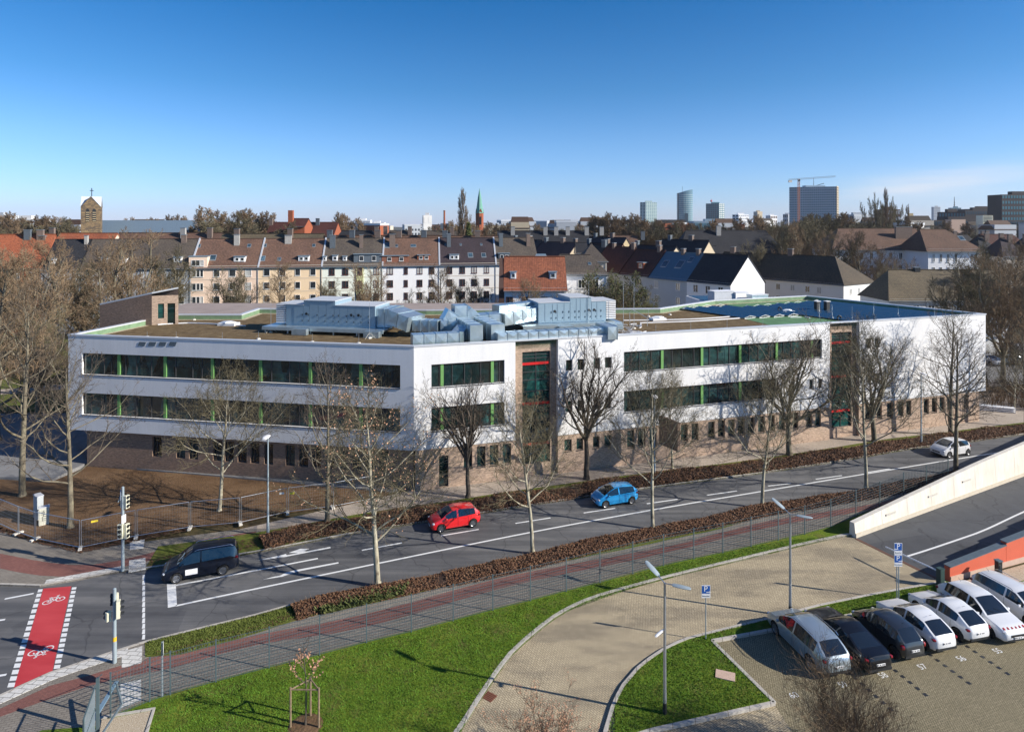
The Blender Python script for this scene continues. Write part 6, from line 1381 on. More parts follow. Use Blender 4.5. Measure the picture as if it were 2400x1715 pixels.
g.build('mast', M['dark'], r)
bd = flat('dark_clinker', (.035,.028,.032), .8, var=.2, sc_=.1)
tower('brick_office','dark brick office wing with glass corner on the right',2205,2262,497,520,.9,bd,(GL['tealglass'],GL['darkglass']),6,0,10,'office building')
tower('brick_office','long dark brick office with plain upper wall',2262,2330,493,540,.0,bd,(GL['darkglass'],GL['darkglass']),7,0,12,'office building')
tower('brick_office','dark office block with recessed top below the pale tower',2272,2352,490,560,.0,bd,(GL['darkglass'],GL['darkglass']),7,0,14,'office building')
tower('brick_office','tall dark brick office block at the right photo edge',2348,2440,456,480,.0,bd,(GL['tealglass'],GL['darkglass']),11,0,14,'office building')
tower('brick_office','low long dark brick office fronting the right skyline',2150,2420,516,430,.0,bd,(GL['darkglass'],GL['darkglass']),5,0,46,'office building')
for i,(xa,xb,ya,yb,m_,lb_) in enumerate(((2230,2263,514.5,531,'pinkbase','salmon panel wall on the dark brick offices, larger one'),(2333,2367,521.5,531,'pinkbase','salmon panel wall on the dark brick offices, flat one'),(2304,2327,505,522,'cream','cream louvred stair block among the dark offices'))):
    r = empty('wall_block', lb_, 'building', (GX((xa+xb)/2,400),400,0)); g = MB(); z0, z1 = GZ(yb,400), GZ(ya,400); g.box((0,3,z1/2),(GX(xb,400)-GX(xa,400),6,z1)); g.build('wall', M[m_], r)
    if i == 2:
        g = MB()
        for k in range(5): g.box((0,-.08,z0+(z1-z0)*(k+.7)/5.3),(GX(xb,400)-GX(xa,400)-.8,.1,.35))
        g.build('louvre', M['dark'], r)
tower('office_block','round dark brown building between the poplars',2062,2110,491,620,.0,WL['brickdk'],(WL['grey'],WL['grey']),6,0,8)
tower('office_block','grey blue office left of the poplars',1984,2040,503,700,.25,WL['lgrey'],(WL['navy'],WL['grey']),4,0,9)
tower('office_block','beige block under the poplars',2122,2150,508,450,.3,WL['sand'],(WL['brickdk'],WL['tan']),4,0,6)
tower('office_block','long white terrace building left of the silo',832,868,516,900,.0,WL['white'],(WL['grey'],WL['grey']),4,0,10)
tower('office_block','stepped white terrace building nearest the silo',866,901,522,880,.0,WL['white'],(WL['grey'],WL['grey']),3,0,12)
tower('silo','tall plain white silo block left of the factory chimney',990,1012,505,620,.12,WL['offwhite'],(WL['grey'],WL['offwhite']),3,0,3,'silo')
tower('office_block','white flat office at the far left horizon',20,93,514,420,.0,WL['offwhite'],(WL['brickdk'],WL['brickdk']),4,0,18)
tower('office_block','pale green office at the left photo edge horizon',-40,25,505,520,.0,WL['lgrey'],(GL['tealglass'],WL['lgrey']),4,0,12)
tower('glass_hall','long blue glass roofed hall under the dark slab tower',1626,1716,518,750,.0,RT['zinc'],(GL['tealglass'],GL['tealglass']),2,0,24,'hall')
tower('office_block','white commercial block at the foot of the curved tower',1482,1512,519,600,.0,WL['white'],(WL['lgrey'],WL['grey']),2,0,6)
tower('office_block','orange brown block right of the leftmost tower',1545,1580,521,700,.0,WL['brickred'],(WL['tan'],WL['grey']),3,0,9)
tower('office_block','cream house block left of the curved tower base',1576,1588,524,500,.0,WL['cream'],(WL['brickred'],WL['grey']),3,0,3)
# far low city: many small blocks and roofs up to the horizon
rnd = random.Random(77); meshes = {}
cols2 = [('white','white box roofed'),('offwhite','off white'),('lgrey','light grey'),('grey','grey'),('brickred','red brick'),('warm','beige'),('tan','tan')]
for i in range(150):
    Y = rnd.choice((rnd.uniform(320,700), rnd.uniform(700,1600), rnd.uniform(1500,2900))); px = rnd.uniform(-60,2460); X = GX(px,Y); wn, wl_ = rnd.choice(cols2)
    top = rnd.uniform(517,527) if 1180 < px < 2250 else rnd.uniform(525,531); h = min(GZ(top,Y), 30 if Y < 700 else 60); h = max(h, 7); W = rnd.uniform(9,26)*(Y/700)**.6; kind_ = rnd.random()
    zone = 'far left' if px < 500 else 'left of centre' if px < 1000 else 'in the centre' if px < 1450 else 'under the towers' if px < 1980 else 'far right'
    key = (wn, kind_ < .6)
    if key not in meshes:
        g = MB(); g.box((0,0,.5),(1,1,1)); a = g.mesh('wall', WL[wn]); b = MB()
        if key[1]: b.add([(-.54,-.54,.86),(.54,-.54,.86),(.54,.54,.86),(-.54,.54,.86),(-.45,0,1.12),(.45,0,1.12)], [(0,1,5,4),(2,3,4,5),(1,2,5),(3,0,4)])
        else: b.box((0,0,1.02),(1.03,1.03,.05))
        rm_ = RT[rnd.choice(('dark','brown','redbrown','grey'))] if key[1] else M['cap']; c = b.mesh('roof', rm_)
        w2 = MB()
        for q in range(5):
            for j in range(2): w2.box((-.4+q*.2,-.503,.3+j*.32),(.11,.008,.16))
        meshes[key] = (a, c, w2.mesh('window_row', M['hglass']))
    r = empty('distant_building', f'small {wl_} building on the {"near" if Y < 700 else "middle" if Y < 1500 else "far"} skyline {zone}', 'building', (X,Y,0), rnd.uniform(-.4,.4), 'small buildings along the skyline')
    for nm, me in zip(('wall','roof','window_row'), meshes[key]): inst(nm, me, r, s=(W,W*.6,h))
# low wooded hills on the horizon
g = MB(); pts = []
for i in range(61):
    x = -4200+140*i; pts.append((x, 3000, 23+9*math.sin(i*.4)+5*math.sin(i*1.1+1)))
vs = [(x,y,-1) for x,y,z in pts]+[(x,y+200,z) for x,y,z in pts]+[(x,y+800,-1) for x,y,z in pts]; n = len(pts)
g.add(vs, [(k*n+i,k*n+i+1,(k+1)*n+i+1,(k+1)*n+i) for k in range(2) for i in range(n-1)]); struct('hills', g, flat('hill_wood', (.06,.055,.035), .95, var=.3, sc_=.01))
# air
g = MB(); 
hz = NT('haze_volume'); hz.t.nodes.remove(hz.b); vn = hz.t.nodes.new('ShaderNodeVolumePrincipled'); vn.inputs['Color'].default_value = (.95,.97,1,1); vn.inputs['Density'].default_value = .000075; vn.inputs['Anisotropy'].default_value = .3
hz.t.links.new(vn.outputs[0], hz.t.nodes['Material Output'].inputs['Volume'])
g.box((0,1990,62),(9000,4000,126.5)); tag(g.build('haze', hz.m), 'thin pale haze over the city', 'haze', kind='stuff')
# ------------------------------------------------------------------ trees
def grow(seed, H, clear, lean=0, spread=.5, n0=14, counts=(8,6,4), lens=(.6,.6,.5), r0=.16, rmin=.008, up_=.35, leader=True, levels=3, fork=None, ang=(45,40,40), fa=(14,44)):
    """returns (trunk MB, crown MB): trunk = stem and main limbs, crown = branches and twigs"""
    rnd = random.Random(seed); A = MB(); B = MB()
    def branch(p, d, L, r, lev):
        n = max(2, (7,6,4,3,2)[lev]); pts = [p]; rs = [r]; q = p.copy(); dd = d.copy(); wob = (.035,.15,.22,.28,.3)[lev]
        for i in range(n):
            dd = (dd+Vector((rnd.gauss(0,wob),rnd.gauss(0,wob),rnd.gauss(0,wob)+up_*(.0,.16,.12,.10,.05)[lev]*3))).normalized()
            q = q+dd*L/n; pts.append(q.copy()); t = (i+1)/n; rs.append(max(rmin*.8, r*(1-t)**.85+rmin*.8 if lev else r*(1-.82*t)))
        (A if lev <= 1 else B).path(pts, rs, (8,5,3,3,3)[lev])
        if lev >= levels: return
        nc = (n0,)+tuple(counts); c = nc[lev]; t0 = (clear/L if lev == 0 else .22)
        c = max(1, int(c*(1 if lev == 0 else min(1.4, .35+L/(2.2 if lev == 1 else 1.2)))))
        for k in range(c):
            t = t0+(1-t0)*(k+rnd.random()*.8)/c if lev else t0+(1-t0)*((k+rnd.random()*.5)/c)**1.0
            t = min(t,.98); f = t*n; i = min(int(f), n-1); pp = pts[i].lerp(pts[i+1], f-i); ax = (pts[i+1]-pts[i]).normalized()
            s_ = ax.orthogonal().normalized(); s2 = ax.cross(s_); az = k*2.4+rnd.uniform(-.5,.5)+lev; side = s_*math.cos(az)+s2*math.sin(az)
            a = R(ang[min(lev,2)]+rnd.uniform(-12,14)); 
            if lev == 0: a = R(ang[0]+28*(1-(t-t0)/(1-t0+.001))-10+rnd.uniform(-8,8))
            nd = (ax*math.cos(a)+side*math.sin(a)).normalized()
            if lev == 0: cl = H*spread*(1.0-.62*(t-t0)/(1-t0+.001))*rnd.uniform(.75,1.1)
            else: cl = L*lens[min(lev,2)-0 if lev < 3 else 2]*(1-.45*t)*rnd.uniform(.7,1.2)
            rr = (rs[i]*(1-(f-i))+rs[i+1]*(f-i))*(.62 if lev else .52)*rnd.uniform(.8,1.05)
            branch(pp, nd, cl, max(rmin, rr), lev+1)
    base = Vector((0,0,-.1)); A.path([Vector((0,0,-.15)),Vector((0,0,.25))],[r0*1.5,r0*1.05],9)
    d0 = Vector((math.sin(lean)*math.cos(seed),math.sin(lean)*math.sin(seed),1)).normalized()
    if fork:      # stem, then several ascending limbs
        nst = 4; p = base; pts = [p]; 
        for i in range(nst): p = p+Vector((rnd.gauss(0,.05),rnd.gauss(0,.05),clear/nst)); pts.append(p)
        A.path(pts, [r0*(1.05-.08*i) for i in range(len(pts))], 8)
        for k in range(fork):
            az = k*2*math.pi/fork+rnd.uniform(-.4,.4); a = R(rnd.uniform(*fa)) if k else R(3); nd = Vector((math.cos(az)*math.sin(a),math.sin(az)*math.sin(a),math.cos(a)))
            L_ = (H-clear)*rnd.uniform(.82,1.05); _t = (n0,)
            save = branch
            # limbs behave like level 1 stems but longer
            def limb(p, d, L, r):
                n = 8; pts = [p]; rs = [r]; q = p.copy(); dd = d.copy()
                for i in range(n): dd = (dd+Vector((rnd.gauss(0,.12),rnd.gauss(0,.12),rnd.gauss(0,.08)+.06))).normalized(); q = q+dd*L/n; pts.append(q.copy()); rs.append(r*(1-.88*(i+1)/n))
                A.path(pts, rs, 6)
                for j in range(n0):
                    t = .12+.86*(j+rnd.random()*.7)/n0; f = t*n; i = min(int(f),n-1); pp = pts[i].lerp(pts[i+1], f-i); ax = (pts[i+1]-pts[i]).normalized(); s_ = ax.orthogonal().normalized(); s2 = ax.cross(s_); az = j*2.4+rnd.uniform(-.6,.6)
                    a = R(ang[1]+rnd.uniform(-10,14)); nd = ax*math.cos(a)+(s_*math.cos(az)+s2*math.sin(az))*math.sin(a)
                    branch(pp, nd.normalized(), H*spread*(1-.55*t)*rnd.uniform(.6,1.05), max(rmin, rs[i]*.55), 1 if L > 4 else 2)
            limb(pts[-1], nd, L_, r0*.62)
    else: branch(base, d0, H, r0, 0)
    return A, B
def treeproto(seed, mt, mc, **kw):
    A, B = grow(seed, **kw); a = A.mesh('trunk', mt); b = B.mesh('crown', mc)
    for me in (a,): me.polygons.foreach_set('use_smooth', [True]*len(me.polygons))
    return a, b
def plant(pr, x, y, z, label, s=1.0, rz=0, group=None, name='bare_tree', cat='tree', sx=1.0):
    r = empty(name, label, cat, (x,y,z), rz, group); r.scale = (s*sx,s*sx,s)
    inst('trunk', pr[0], r); inst('crown', pr[1], r); return r
NEAR = dict(levels=4, counts=(8,6,4,2), rmin=.0052)
t1 = treeproto(11, M['barkp'], M['twigy'], H=10.8, clear=2.6, spread=.58, n0=22, r0=.17, ang=(52,42,42), **NEAR)
t2 = treeproto(12, M['barkp'], M['twigy'], H=9.6, clear=2.7, spread=.60, n0=19, r0=.14, ang=(50,40,42), **NEAR)
t3 = treeproto(23, M['barkp'], M['twigy'], H=10.2, clear=3.0, spread=.60, n0=19, r0=.14, ang=(48,40,42), **NEAR)
t4 = treeproto(31, M['barkd'], M['twig'], H=10.5, clear=3.0, spread=.34, n0=9, r0=.20, fork=7, ang=(40,36,38), levels=4, counts=(6,4,3,2), rmin=.0055)
t5 = treeproto(42, M['bark'], M['twig'], H=11.6, clear=3.2, spread=.52, n0=20, r0=.20, ang=(50,44,42), levels=4, counts=(6,4,3,2), rmin=.0055)
t6 = treeproto(57, M['bark'], M['twig'], H=11.5, clear=2.6, spread=.42, n0=9, r0=.19, fork=6, ang=(38,36,40), levels=4, counts=(6,4,3,1), rmin=.0055)
def tp_(pr, px, py, s, label, rz=0, sx=1, grp='street trees along the road'):
    p = G(px, py, .1); return plant(pr, p.x, p.y, .1, label, s, rz, grp, 'street_tree', sx=sx)
big = tp_(t1, 885, 1370, 1.0, 'pale barked street tree nearest the camera, left of the red car', .3, 1.12)
tp_(t2, 1248, 1294, 1.0, 'slim street tree in the near hedge between the red and the blue car', 1.0)
tp_(t3, 1530, 1237, 1.0, 'street tree in the near hedge just right of the blue car', 2.2)
tp_(t2, 1786, 1187, 1.06, 'street tree in the near hedge before the long window bands', 3.9)
tp_(t3, 2030, 1145, 1.18, 'street tree in the near hedge in front of the right stair tower', 4.6)
tp_(t5, 2240, 1108, 1.02, 'street tree in the near hedge beside the white moving car', .9)
tp_(t5, 767, 1221, .90, 'street tree in the far hedge in front of the shaded wing', 2.0)
tp_(t4, 1097, 1165, .97, 'forked street tree in the far hedge above the red car', .4)
tp_(t4, 1375, 1122, 1.17, 'large dark forked street tree left of the entrance sign wall', 2.7, 1.08)
tp_(t2, 1576, 1098, .80, 'low street tree directly before the floating sign wall', 5.5)
tp_(t6, 1850, 1066, 1.08, 'forked street tree in the far hedge left of the right stair tower', 1.4, 1.35)
tp_(t6, 2050, 1034, 1.02, 'forked street tree in the far hedge right of the right stair tower', 3.4, 1.35)
tp_(t5, 2228, 1021, 1.03, 'street tree in the far hedge before the plain right wall', 5.1, 1.15)
tp_(t5, 2404, 1000, .88, 'street tree at the right photo edge by the promenade end', 2.5)
tp_(t3, 2378, 965, .6, 'small tree on the bank right of the school', 1.5)
tp_(t3, 514, 1197, .95, 'young tree on the bare soil in front of the shaded wing', .2, 1.15, 'trees on the bare soil')
tp_(t5, 165, 1236, 1.0, 'street tree on the bare soil right of the utility cabinets', 3.3, 1.1, 'trees on the bare soil')
tp_(t5, 52, 1162, 1.28, 'tall tree on the bare soil left of the utility cabinets', 1.2, 1.0, 'trees on the bare soil')
# dry leaves kept on the biggest near tree
rnd = random.Random(4); g = MB(); vs = t1[1].vertices; n = len(vs)
for i in range(900):
    v = vs[rnd.randrange(n)].co
    if v.z < 5.0 or v.x > 3.5: continue
    s_ = rnd.uniform(.035,.06); q = Vector((rnd.gauss(0,1),rnd.gauss(0,1),rnd.gauss(0,1))).normalized(); w_ = q.orthogonal()*s_*.6; p = v-Vector((0,0,.06)); q = q*s_; g.add([p-q,p+w_,p+q,p-w_],[(0,1,2,3)])
g.build('dry_leaves', M['leaftan'], big)
# background trees, three heights
B1 = treeproto(61, M['bark'], M['twigb'], H=15, clear=3.2, spread=.34, n0=9, r0=.30, fork=6, levels=4, counts=(7,6,4,2), rmin=.010, ang=(40,38,40))
B2 = treeproto(64, M['bark'], M['twigb'], H=14, clear=2.6, spread=.40, n0=24, r0=.30, levels=4, counts=(8,6,4,2), rmin=.010, ang=(50,42,42))
B3 = treeproto(67, M['bark'], M['twigy'], H=13, clear=2.2, spread=.36, n0=9, r0=.28, fork=7, levels=4, counts=(8,6,4,2), rmin=.010, ang=(40,40,44))
def bt(pr, px, Y, h, label, s_h, rz=0, sx=1.0, name='bare_tree', grp=None): return plant(pr, GX(px,Y), Y, 0, label, h/s_h, rz, grp, name, sx=sx)
L3 = [(B1,15),(B2,14),(B3,13)]
bl_ = [  # px, distance, height, label
 (-10,66,17.5,1,'tall brown bare tree at the left photo edge, nearest of the park trees'),(62,84,18.5,0,'large bare park tree behind the left edge tree'),(125,98,18,1,'bare park tree with mossy limbs below the church tower'),
 (-60,80,17,2,'bare park tree cut by the left photo edge'),(190,104,16,2,'bare park tree left of the stair house'),(18,110,18,0,'bare park tree further back on the left lawn'),(92,74,12,2,'smaller bare park tree before the taller ones'),
 (300,112,20.5,0,'very large bare tree above the stair house'),(250,100,15,1,'bare tree directly behind the stair house'),(392,124,17,2,'bare tree in front of the grey row house'),
 (545,122,13.5,2,'bare tree in front of the pink cream house'),(655,122,13.5,1,'bare tree in front of the cream house'),(862,120,14.5,0,'bare tree with thick forked limbs before the lime bay'),(766,126,11,2,'thin bare tree before the mint house'),
 (985,112,10.5,2,'bare tree behind the ducts on the left'),(1040,108,13.5,1,'wide bare tree before the plum roofed house'),(1095,112,12.5,2,'bare tree beside the old red roofed house'),
 (1225,96,12.8,1,'bare tree in front of the old red roof'),(1275,98,12,2,'second bare tree in front of the old red roof'),(1130,100,10,0,'low bare tree left of the old red house'),
 (1395,110,11.5,0,'small bare tree right of the right roof unit'),
 (2235,104,14.5,1,'bare tree right above the right school end'),(2290,98,16.8,2,'mossy bare tree beside the right school end'),(2350,90,17.5,0,'tall bare tree behind the right car park'),(2410,84,17,1,'tall bare tree at the right photo edge'),
 (2372,112,17.5,1,'bare tree far right behind the car park'),(2330,122,18,2,'bare tree before the dark roofs on the right'),(2460,100,18,0,'bare tree partly outside the right photo edge'),
 (1690,150,9,0,'small bare tree by the white gable wall'),(2080,160,12,2,'reddish bare tree before the villa wall'),(2120,168,13,0,'bare tree standing before the shaded villa wall'),
 (1740,205,20,1,'bare tree at the left of the wooded belt by the villa'),(1790,195,21,0,'second bare tree of the wooded belt by the villa'),(1835,190,20.5,2,'mossy bare tree of the wooded belt by the villa'),(1880,185,20.5,1,'bare tree in the middle of the wooded belt'),(1925,180,20,0,'bare tree right in the wooded belt'),(1975,178,19.5,2,'bare tree before the left villa wing'),(2020,175,18.5,1,'bare tree at the right end of the wooded belt'),(2060,180,16,0,'bare tree between belt and villa'),
 (1770,176,17,2,'low bare tree behind the long dark roof'),(1860,172,17,0,'bare tree just behind the long dark roof'),(1945,170,16,1,'bare tree touching the long dark roof'),
]
for i, (px, Y, h, k, lb_) in enumerate(bl_):
    pr, H_ = L3[k]; bt(pr, px, Y, h*1.02, lb_, H_, i*1.7, 1.12 if i < 9 else 1.0)
# ivy grown tree pair in front of the slanting street
for (px, Y, h, lb_, sd) in ((1405,108,14.2,'ivy covered tree left of the pair before the slanting street',1),(1470,112,13.4,'ivy covered tree right of the pair before the slanting street',2),(1520,116,9,'low dark shrub like tree beside the ivy pair',3)):
    r = bt(B3, px, Y, h, lb_, 13, sd, name='ivy_tree'); g = MB(); rnd = random.Random(sd); vs = B3[1].vertices; n = len(vs)
    for i in range(5200):
        v = vs[rnd.randrange(n)].co
        if v.xy.length > 3.6: continue
        s_ = rnd.uniform(.06,.13); q = Vector((rnd.gauss(0,1),rnd.gauss(0,1),rnd.gauss(0,1))).normalized(); w_ = q.orthogonal()*s_*.7; p = v+Vector((rnd.gauss(0,.15),rnd.gauss(0,.15),rnd.gauss(0,.15))); q = q*s_; g.add([p-q,p+w_,p+q,p-w_],[(0,1,2,3)])
    g.build('ivy', M['ivy'], r)
B4 = treeproto(81, M['barkd'], M['twigb'], H=15, clear=2.0, spread=.42, n0=26, r0=.32, levels=4, counts=(9,8,5,3), rmin=.022, ang=(50,42,42))
B5 = treeproto(84, M['barkd'], M['twigy'], H=15, clear=2.0, spread=.40, n0=9, r0=.32, fork=6, levels=4, counts=(8,7,5,3), rmin=.022, ang=(42,40,42))
# poplars
for i,(px,Y,h,lb_) in enumerate(((1090,212,30,'tall narrow poplar left of the green spire'),(2047,330,36,'leftmost tall poplar on the right skyline'),(2072,335,36,'second tall poplar on the right skyline'),(2094,340,34.5,'third poplar before the round brown building'),(2126,350,29,'shorter poplar right of the round brown building'),(1060,190,0,''))):
    if h: bt((B4,B5)[i%2], px, Y, h, lb_, 15, i, .34 if i == 0 else .30, 'poplar')
r = empty('conifer', 'dark evergreen tree at the foot of the tall poplar', 'tree', (GX(1098,205),205,0)); g = MB(); rnd = random.Random(3)
for i in range(3500):
    z = rnd.uniform(6,22.5); rr = (23-z)/17*3.2*rnd.uniform(.5,1.05); a = rnd.uniform(0,6.28); p = Vector((rr*math.cos(a),rr*math.sin(a),z)); s_ = rnd.uniform(.15,.35); q = Vector((rnd.gauss(0,1),rnd.gauss(0,1),rnd.gauss(0,1)))*s_; w_ = q.orthogonal().normalized()*s_; g.add([p-q,p+w_,p+q,p-w_],[(0,1,2,3)])
g.build('crown', M['ivy'], r); g = MB(); g.tube((0,0,0),(0,0,22),.35,.08,6); g.build('trunk', M['barkd'], r)
rnd = random.Random(19)
belts = [(-40,180,15,250,320,515,'on the far left skyline belt'),(480,610,8,200,260,507,'between the church and the red brick building'),(600,640,3,230,260,512,'left of the red brick building'),(780,830,4,280,340,514,'left of the white terrace building'),(1000,1100,6,235,330,532,'left of the green spire'),(1148,1200,3,235,330,535,'right of the green spire'),
 (1395,1500,10,250,300,516,'before the pale glass tower'),(1480,1600,12,225,280,524,'below the curved glass tower'),(1590,1740,9,240,300,527,'below the dark slab tower'),(1750,1880,9,240,330,520,'below the white apartment tower'),(1880,1990,10,230,300,508,'in front of the big slab'),(1985,2130,9,260,380,518,'under the poplars'),(2130,2260,5,260,300,530,'behind the villa roofs'),(300,480,7,250,300,520,'beside the church nave'),(1160,1400,10,300,460,529,'beyond the long slate roof')]
for (a, b, n, ya, yb, top, lb_) in belts:
    for i in range(n):
        px = a+(b-a)*(i+rnd.random()*.8)/n; Y = rnd.uniform(ya,yb); h = max(9, GZ(top+rnd.uniform(0,12),Y)); k = rnd.random() < .5
        bt(B4 if k else B5, px, Y, h, f'brown bare tree of the wooded belt {lb_}', 15, rnd.uniform(0,6), min(1.5,1.15), 'bare_tree', 'bare trees of the skyline belts')
# brown hedge like scrub on the bank to the right and behind the school yard left
def scrub(name, label, pts, n, h, seed, mat='twigb', cat='shrubs'):
    rnd = random.Random(seed); mb = MB(); xs = [p[0] for p in pts]; ys = [p[1] for p in pts]
    for _ in range(n):
        x, y = rnd.uniform(min(xs),max(xs)), rnd.uniform(min(ys),max(ys))
        for k in range(7):
            a = rnd.uniform(0,6.28); e = rnd.uniform(.2,.9); hh = h*rnd.uniform(.5,1.1); m = (x+math.cos(a)*e*.4, y+math.sin(a)*e*.4, hh*.6); q = (x+math.cos(a)*e, y+math.sin(a)*e, hh); mb.path([(x,y,0),m,q],[.02,.014,.008],3)
            for j in range(3): t = rnd.uniform(.3,1); p0 = Vector(m).lerp(Vector(q),t); mb.path([p0, p0+Vector((rnd.uniform(-.4,.4),rnd.uniform(-.4,.4),rnd.uniform(.0,.45)))],[.009,.006],3)
    return tag(mb.build(name, M[mat]), label, cat, kind='stuff')
scrub('scrub', 'brown leafless scrub on the bank right of the school', [(58,76),(72,86)], 260, 1.9, 1)
scrub('scrub', 'reddish leafless scrub behind the left school yard', [(-75,92),(-44,104)], 300, 2.2, 2)
scrub('scrub', 'leafless scrub behind the right car park', [(64,100),(100,106)], 240, 3.0, 3)
# twiggy shrubs at the lower photo edge
def shrub(px, py, h, rad, label, seed, n=34, mat='twig', lf=0):
    p = G(px, py, .1); rnd = random.Random(seed); r = empty('bare_shrub', label, 'shrub', p[:]); g = MB(); L = MB()
    def tw(p0, d, L_, rr, lev):
        pts = [p0]; q = p0.copy(); dd = d.copy(); rs = [rr]; m = 4
        for i in range(m): dd = (dd+Vector((rnd.gauss(0,.13),rnd.gauss(0,.13),rnd.gauss(0,.1)+.04))).normalized(); q = q+dd*L_/m; pts.append(q.copy()); rs.append(max(.0035,rr*(1-.8*(i+1)/m)))
        g.path(pts, rs, 3)
        if lf and lev:
            for i in range(lf):
                if rnd.random() < .5: continue
                v = pts[rnd.randrange(1,m+1)]; s_ = .028; qq = Vector((rnd.gauss(0,1),rnd.gauss(0,1),rnd.gauss(0,1))).normalized(); w_ = qq.orthogonal()*s_*.6; qq = qq*s_; L.add([v-qq,v+w_,v+qq,v-w_],[(0,1,2,3)])
        if lev >= 3: return
        for k in range((7,5,4)[lev]):
            i = rnd.randrange(1, m+1); a = Vector((rnd.gauss(0,1),rnd.gauss(0,1),rnd.gauss(.4,.7))).normalized(); tw(pts[i], (dd*.8+a*.7).normalized(), L_*rnd.uniform(.35,.6), max(.005, rs[i]*.6), lev+1)
    for k in range(n):
        a = rnd.uniform(0,6.28); e = math.sqrt(rnd.random()); d = Vector((math.cos(a)*e*rad/h, math.sin(a)*e*rad/h, 1)).normalized(); tw(Vector((math.cos(a)*e*.3,math.sin(a)*e*.3,0)), d, h*rnd.uniform(.7,.95)*(1-.2*e), .022, 0)
    g.build('branches', M[mat], r)
    if lf: L.build('leaves', M['leaftan'], r)
shrub(1990,1800,3.3,3.7,'large leafless twiggy shrub in front of the silver parked car',5,64,'twigb')
shrub(1270,1790,2.3,1.5,'thin reddish leafless shrub at the lower edge of the driveway',6,20,'twigb',2)
# staked young tree
p = G(716,1700,.11); r = empty('young_tree', 'staked young tree with tan leaves on the lawn', 'tree', p[:]); rnd = random.Random(9)
A, B = grow(91, H=3.75, clear=1.75, spread=.30, n0=11, r0=.045, levels=2, counts=(5,4,3), rmin=.006, ang=(50,42,42)); A.build('trunk', M['barkd'], r); cr = B.build('crown', M['twig'], r)
g = MB(); vs = cr.data.vertices
for i in range(430):
    v = vs[rnd.randrange(len(vs))].co
    if v.z > 3.1: continue
    s_ = rnd.uniform(.035,.06); q = Vector((rnd.gauss(0,1),rnd.gauss(0,1),rnd.gauss(0,1))).normalized(); w_ = q.orthogonal()*s_*.6; q = q*s_; g.add([v-q,v+w_,v+q,v-w_],[(0,1,2,3)])
g.build('leaves', M['leaftan'], r)
st = [Vector((-.62,-.10,0)),Vector((.62,-.12,0)),Vector((.05,.55,0))]
for s_ in st: g = MB(); g.tube(s_, s_+Vector((0,0,1.75)), .045, n=7); g.build('stake', M['wood'], r)
for a, b in ((0,1),(1,2),(2,0)): g = MB(); g.tube(st[a]+Vector((0,0,1.66)), st[b]+Vector((0,0,1.66)), .03, n=4); g.build('rail', M['wood'], r)
p = G(716,1700,.12); g = MB(); g.lathe([(.75,0),(.6,.03),(0,.05)], 14); o = g.build('mulch', M['soil']); o.location = p; tag(o, kind='structure')
# ------------------------------------------------------------------ cars
M['tyre'] = flat('tyre_rubber', (.018,.018,.018), .85); M['rim'] = flat('alloy_rim', (.45,.46,.48), .3, metal=.8, var=.05); M['rimd'] = flat('dark_rim', (.06,.06,.065), .35, metal=.5)
M['cglass'] = glassmat('car_glass', (.008,.012,.015), var=False, rough=.03, spec=.9); M['cabin'] = flat('car_underbody', (.012,.012,.012), .9)
M['tail'] = flat('tail_light_red', (.22,.008,.012), .2, var=.1, spec=.8); M['lamp'] = flat('head_light', (.55,.58,.62), .12, metal=.3, var=.1, spec=.9); M['chrome'] = flat('chrome_trim', (.6,.6,.62), .2, metal=.9, var=.03)
def paint(name, c, metal=0.0, rough=.28, coat=1.0):
    t = NT(name); t.col(c); return t.p(rough, metal=metal, coat=coat, spec=.5 if coat > .9 else .25)
def interp(tab, x):
    if x <= tab[0][0]: return tab[0][1]
    for (a, u), (b, v) in zip(tab[:-1], tab[1:]):
        if x <= b:
            t = (x-a)/(b-a); t = t*t*(3-2*t) if tab is not None and len(tab) > 99 else t; return u+(v-u)*t
    return tab[-1][1]
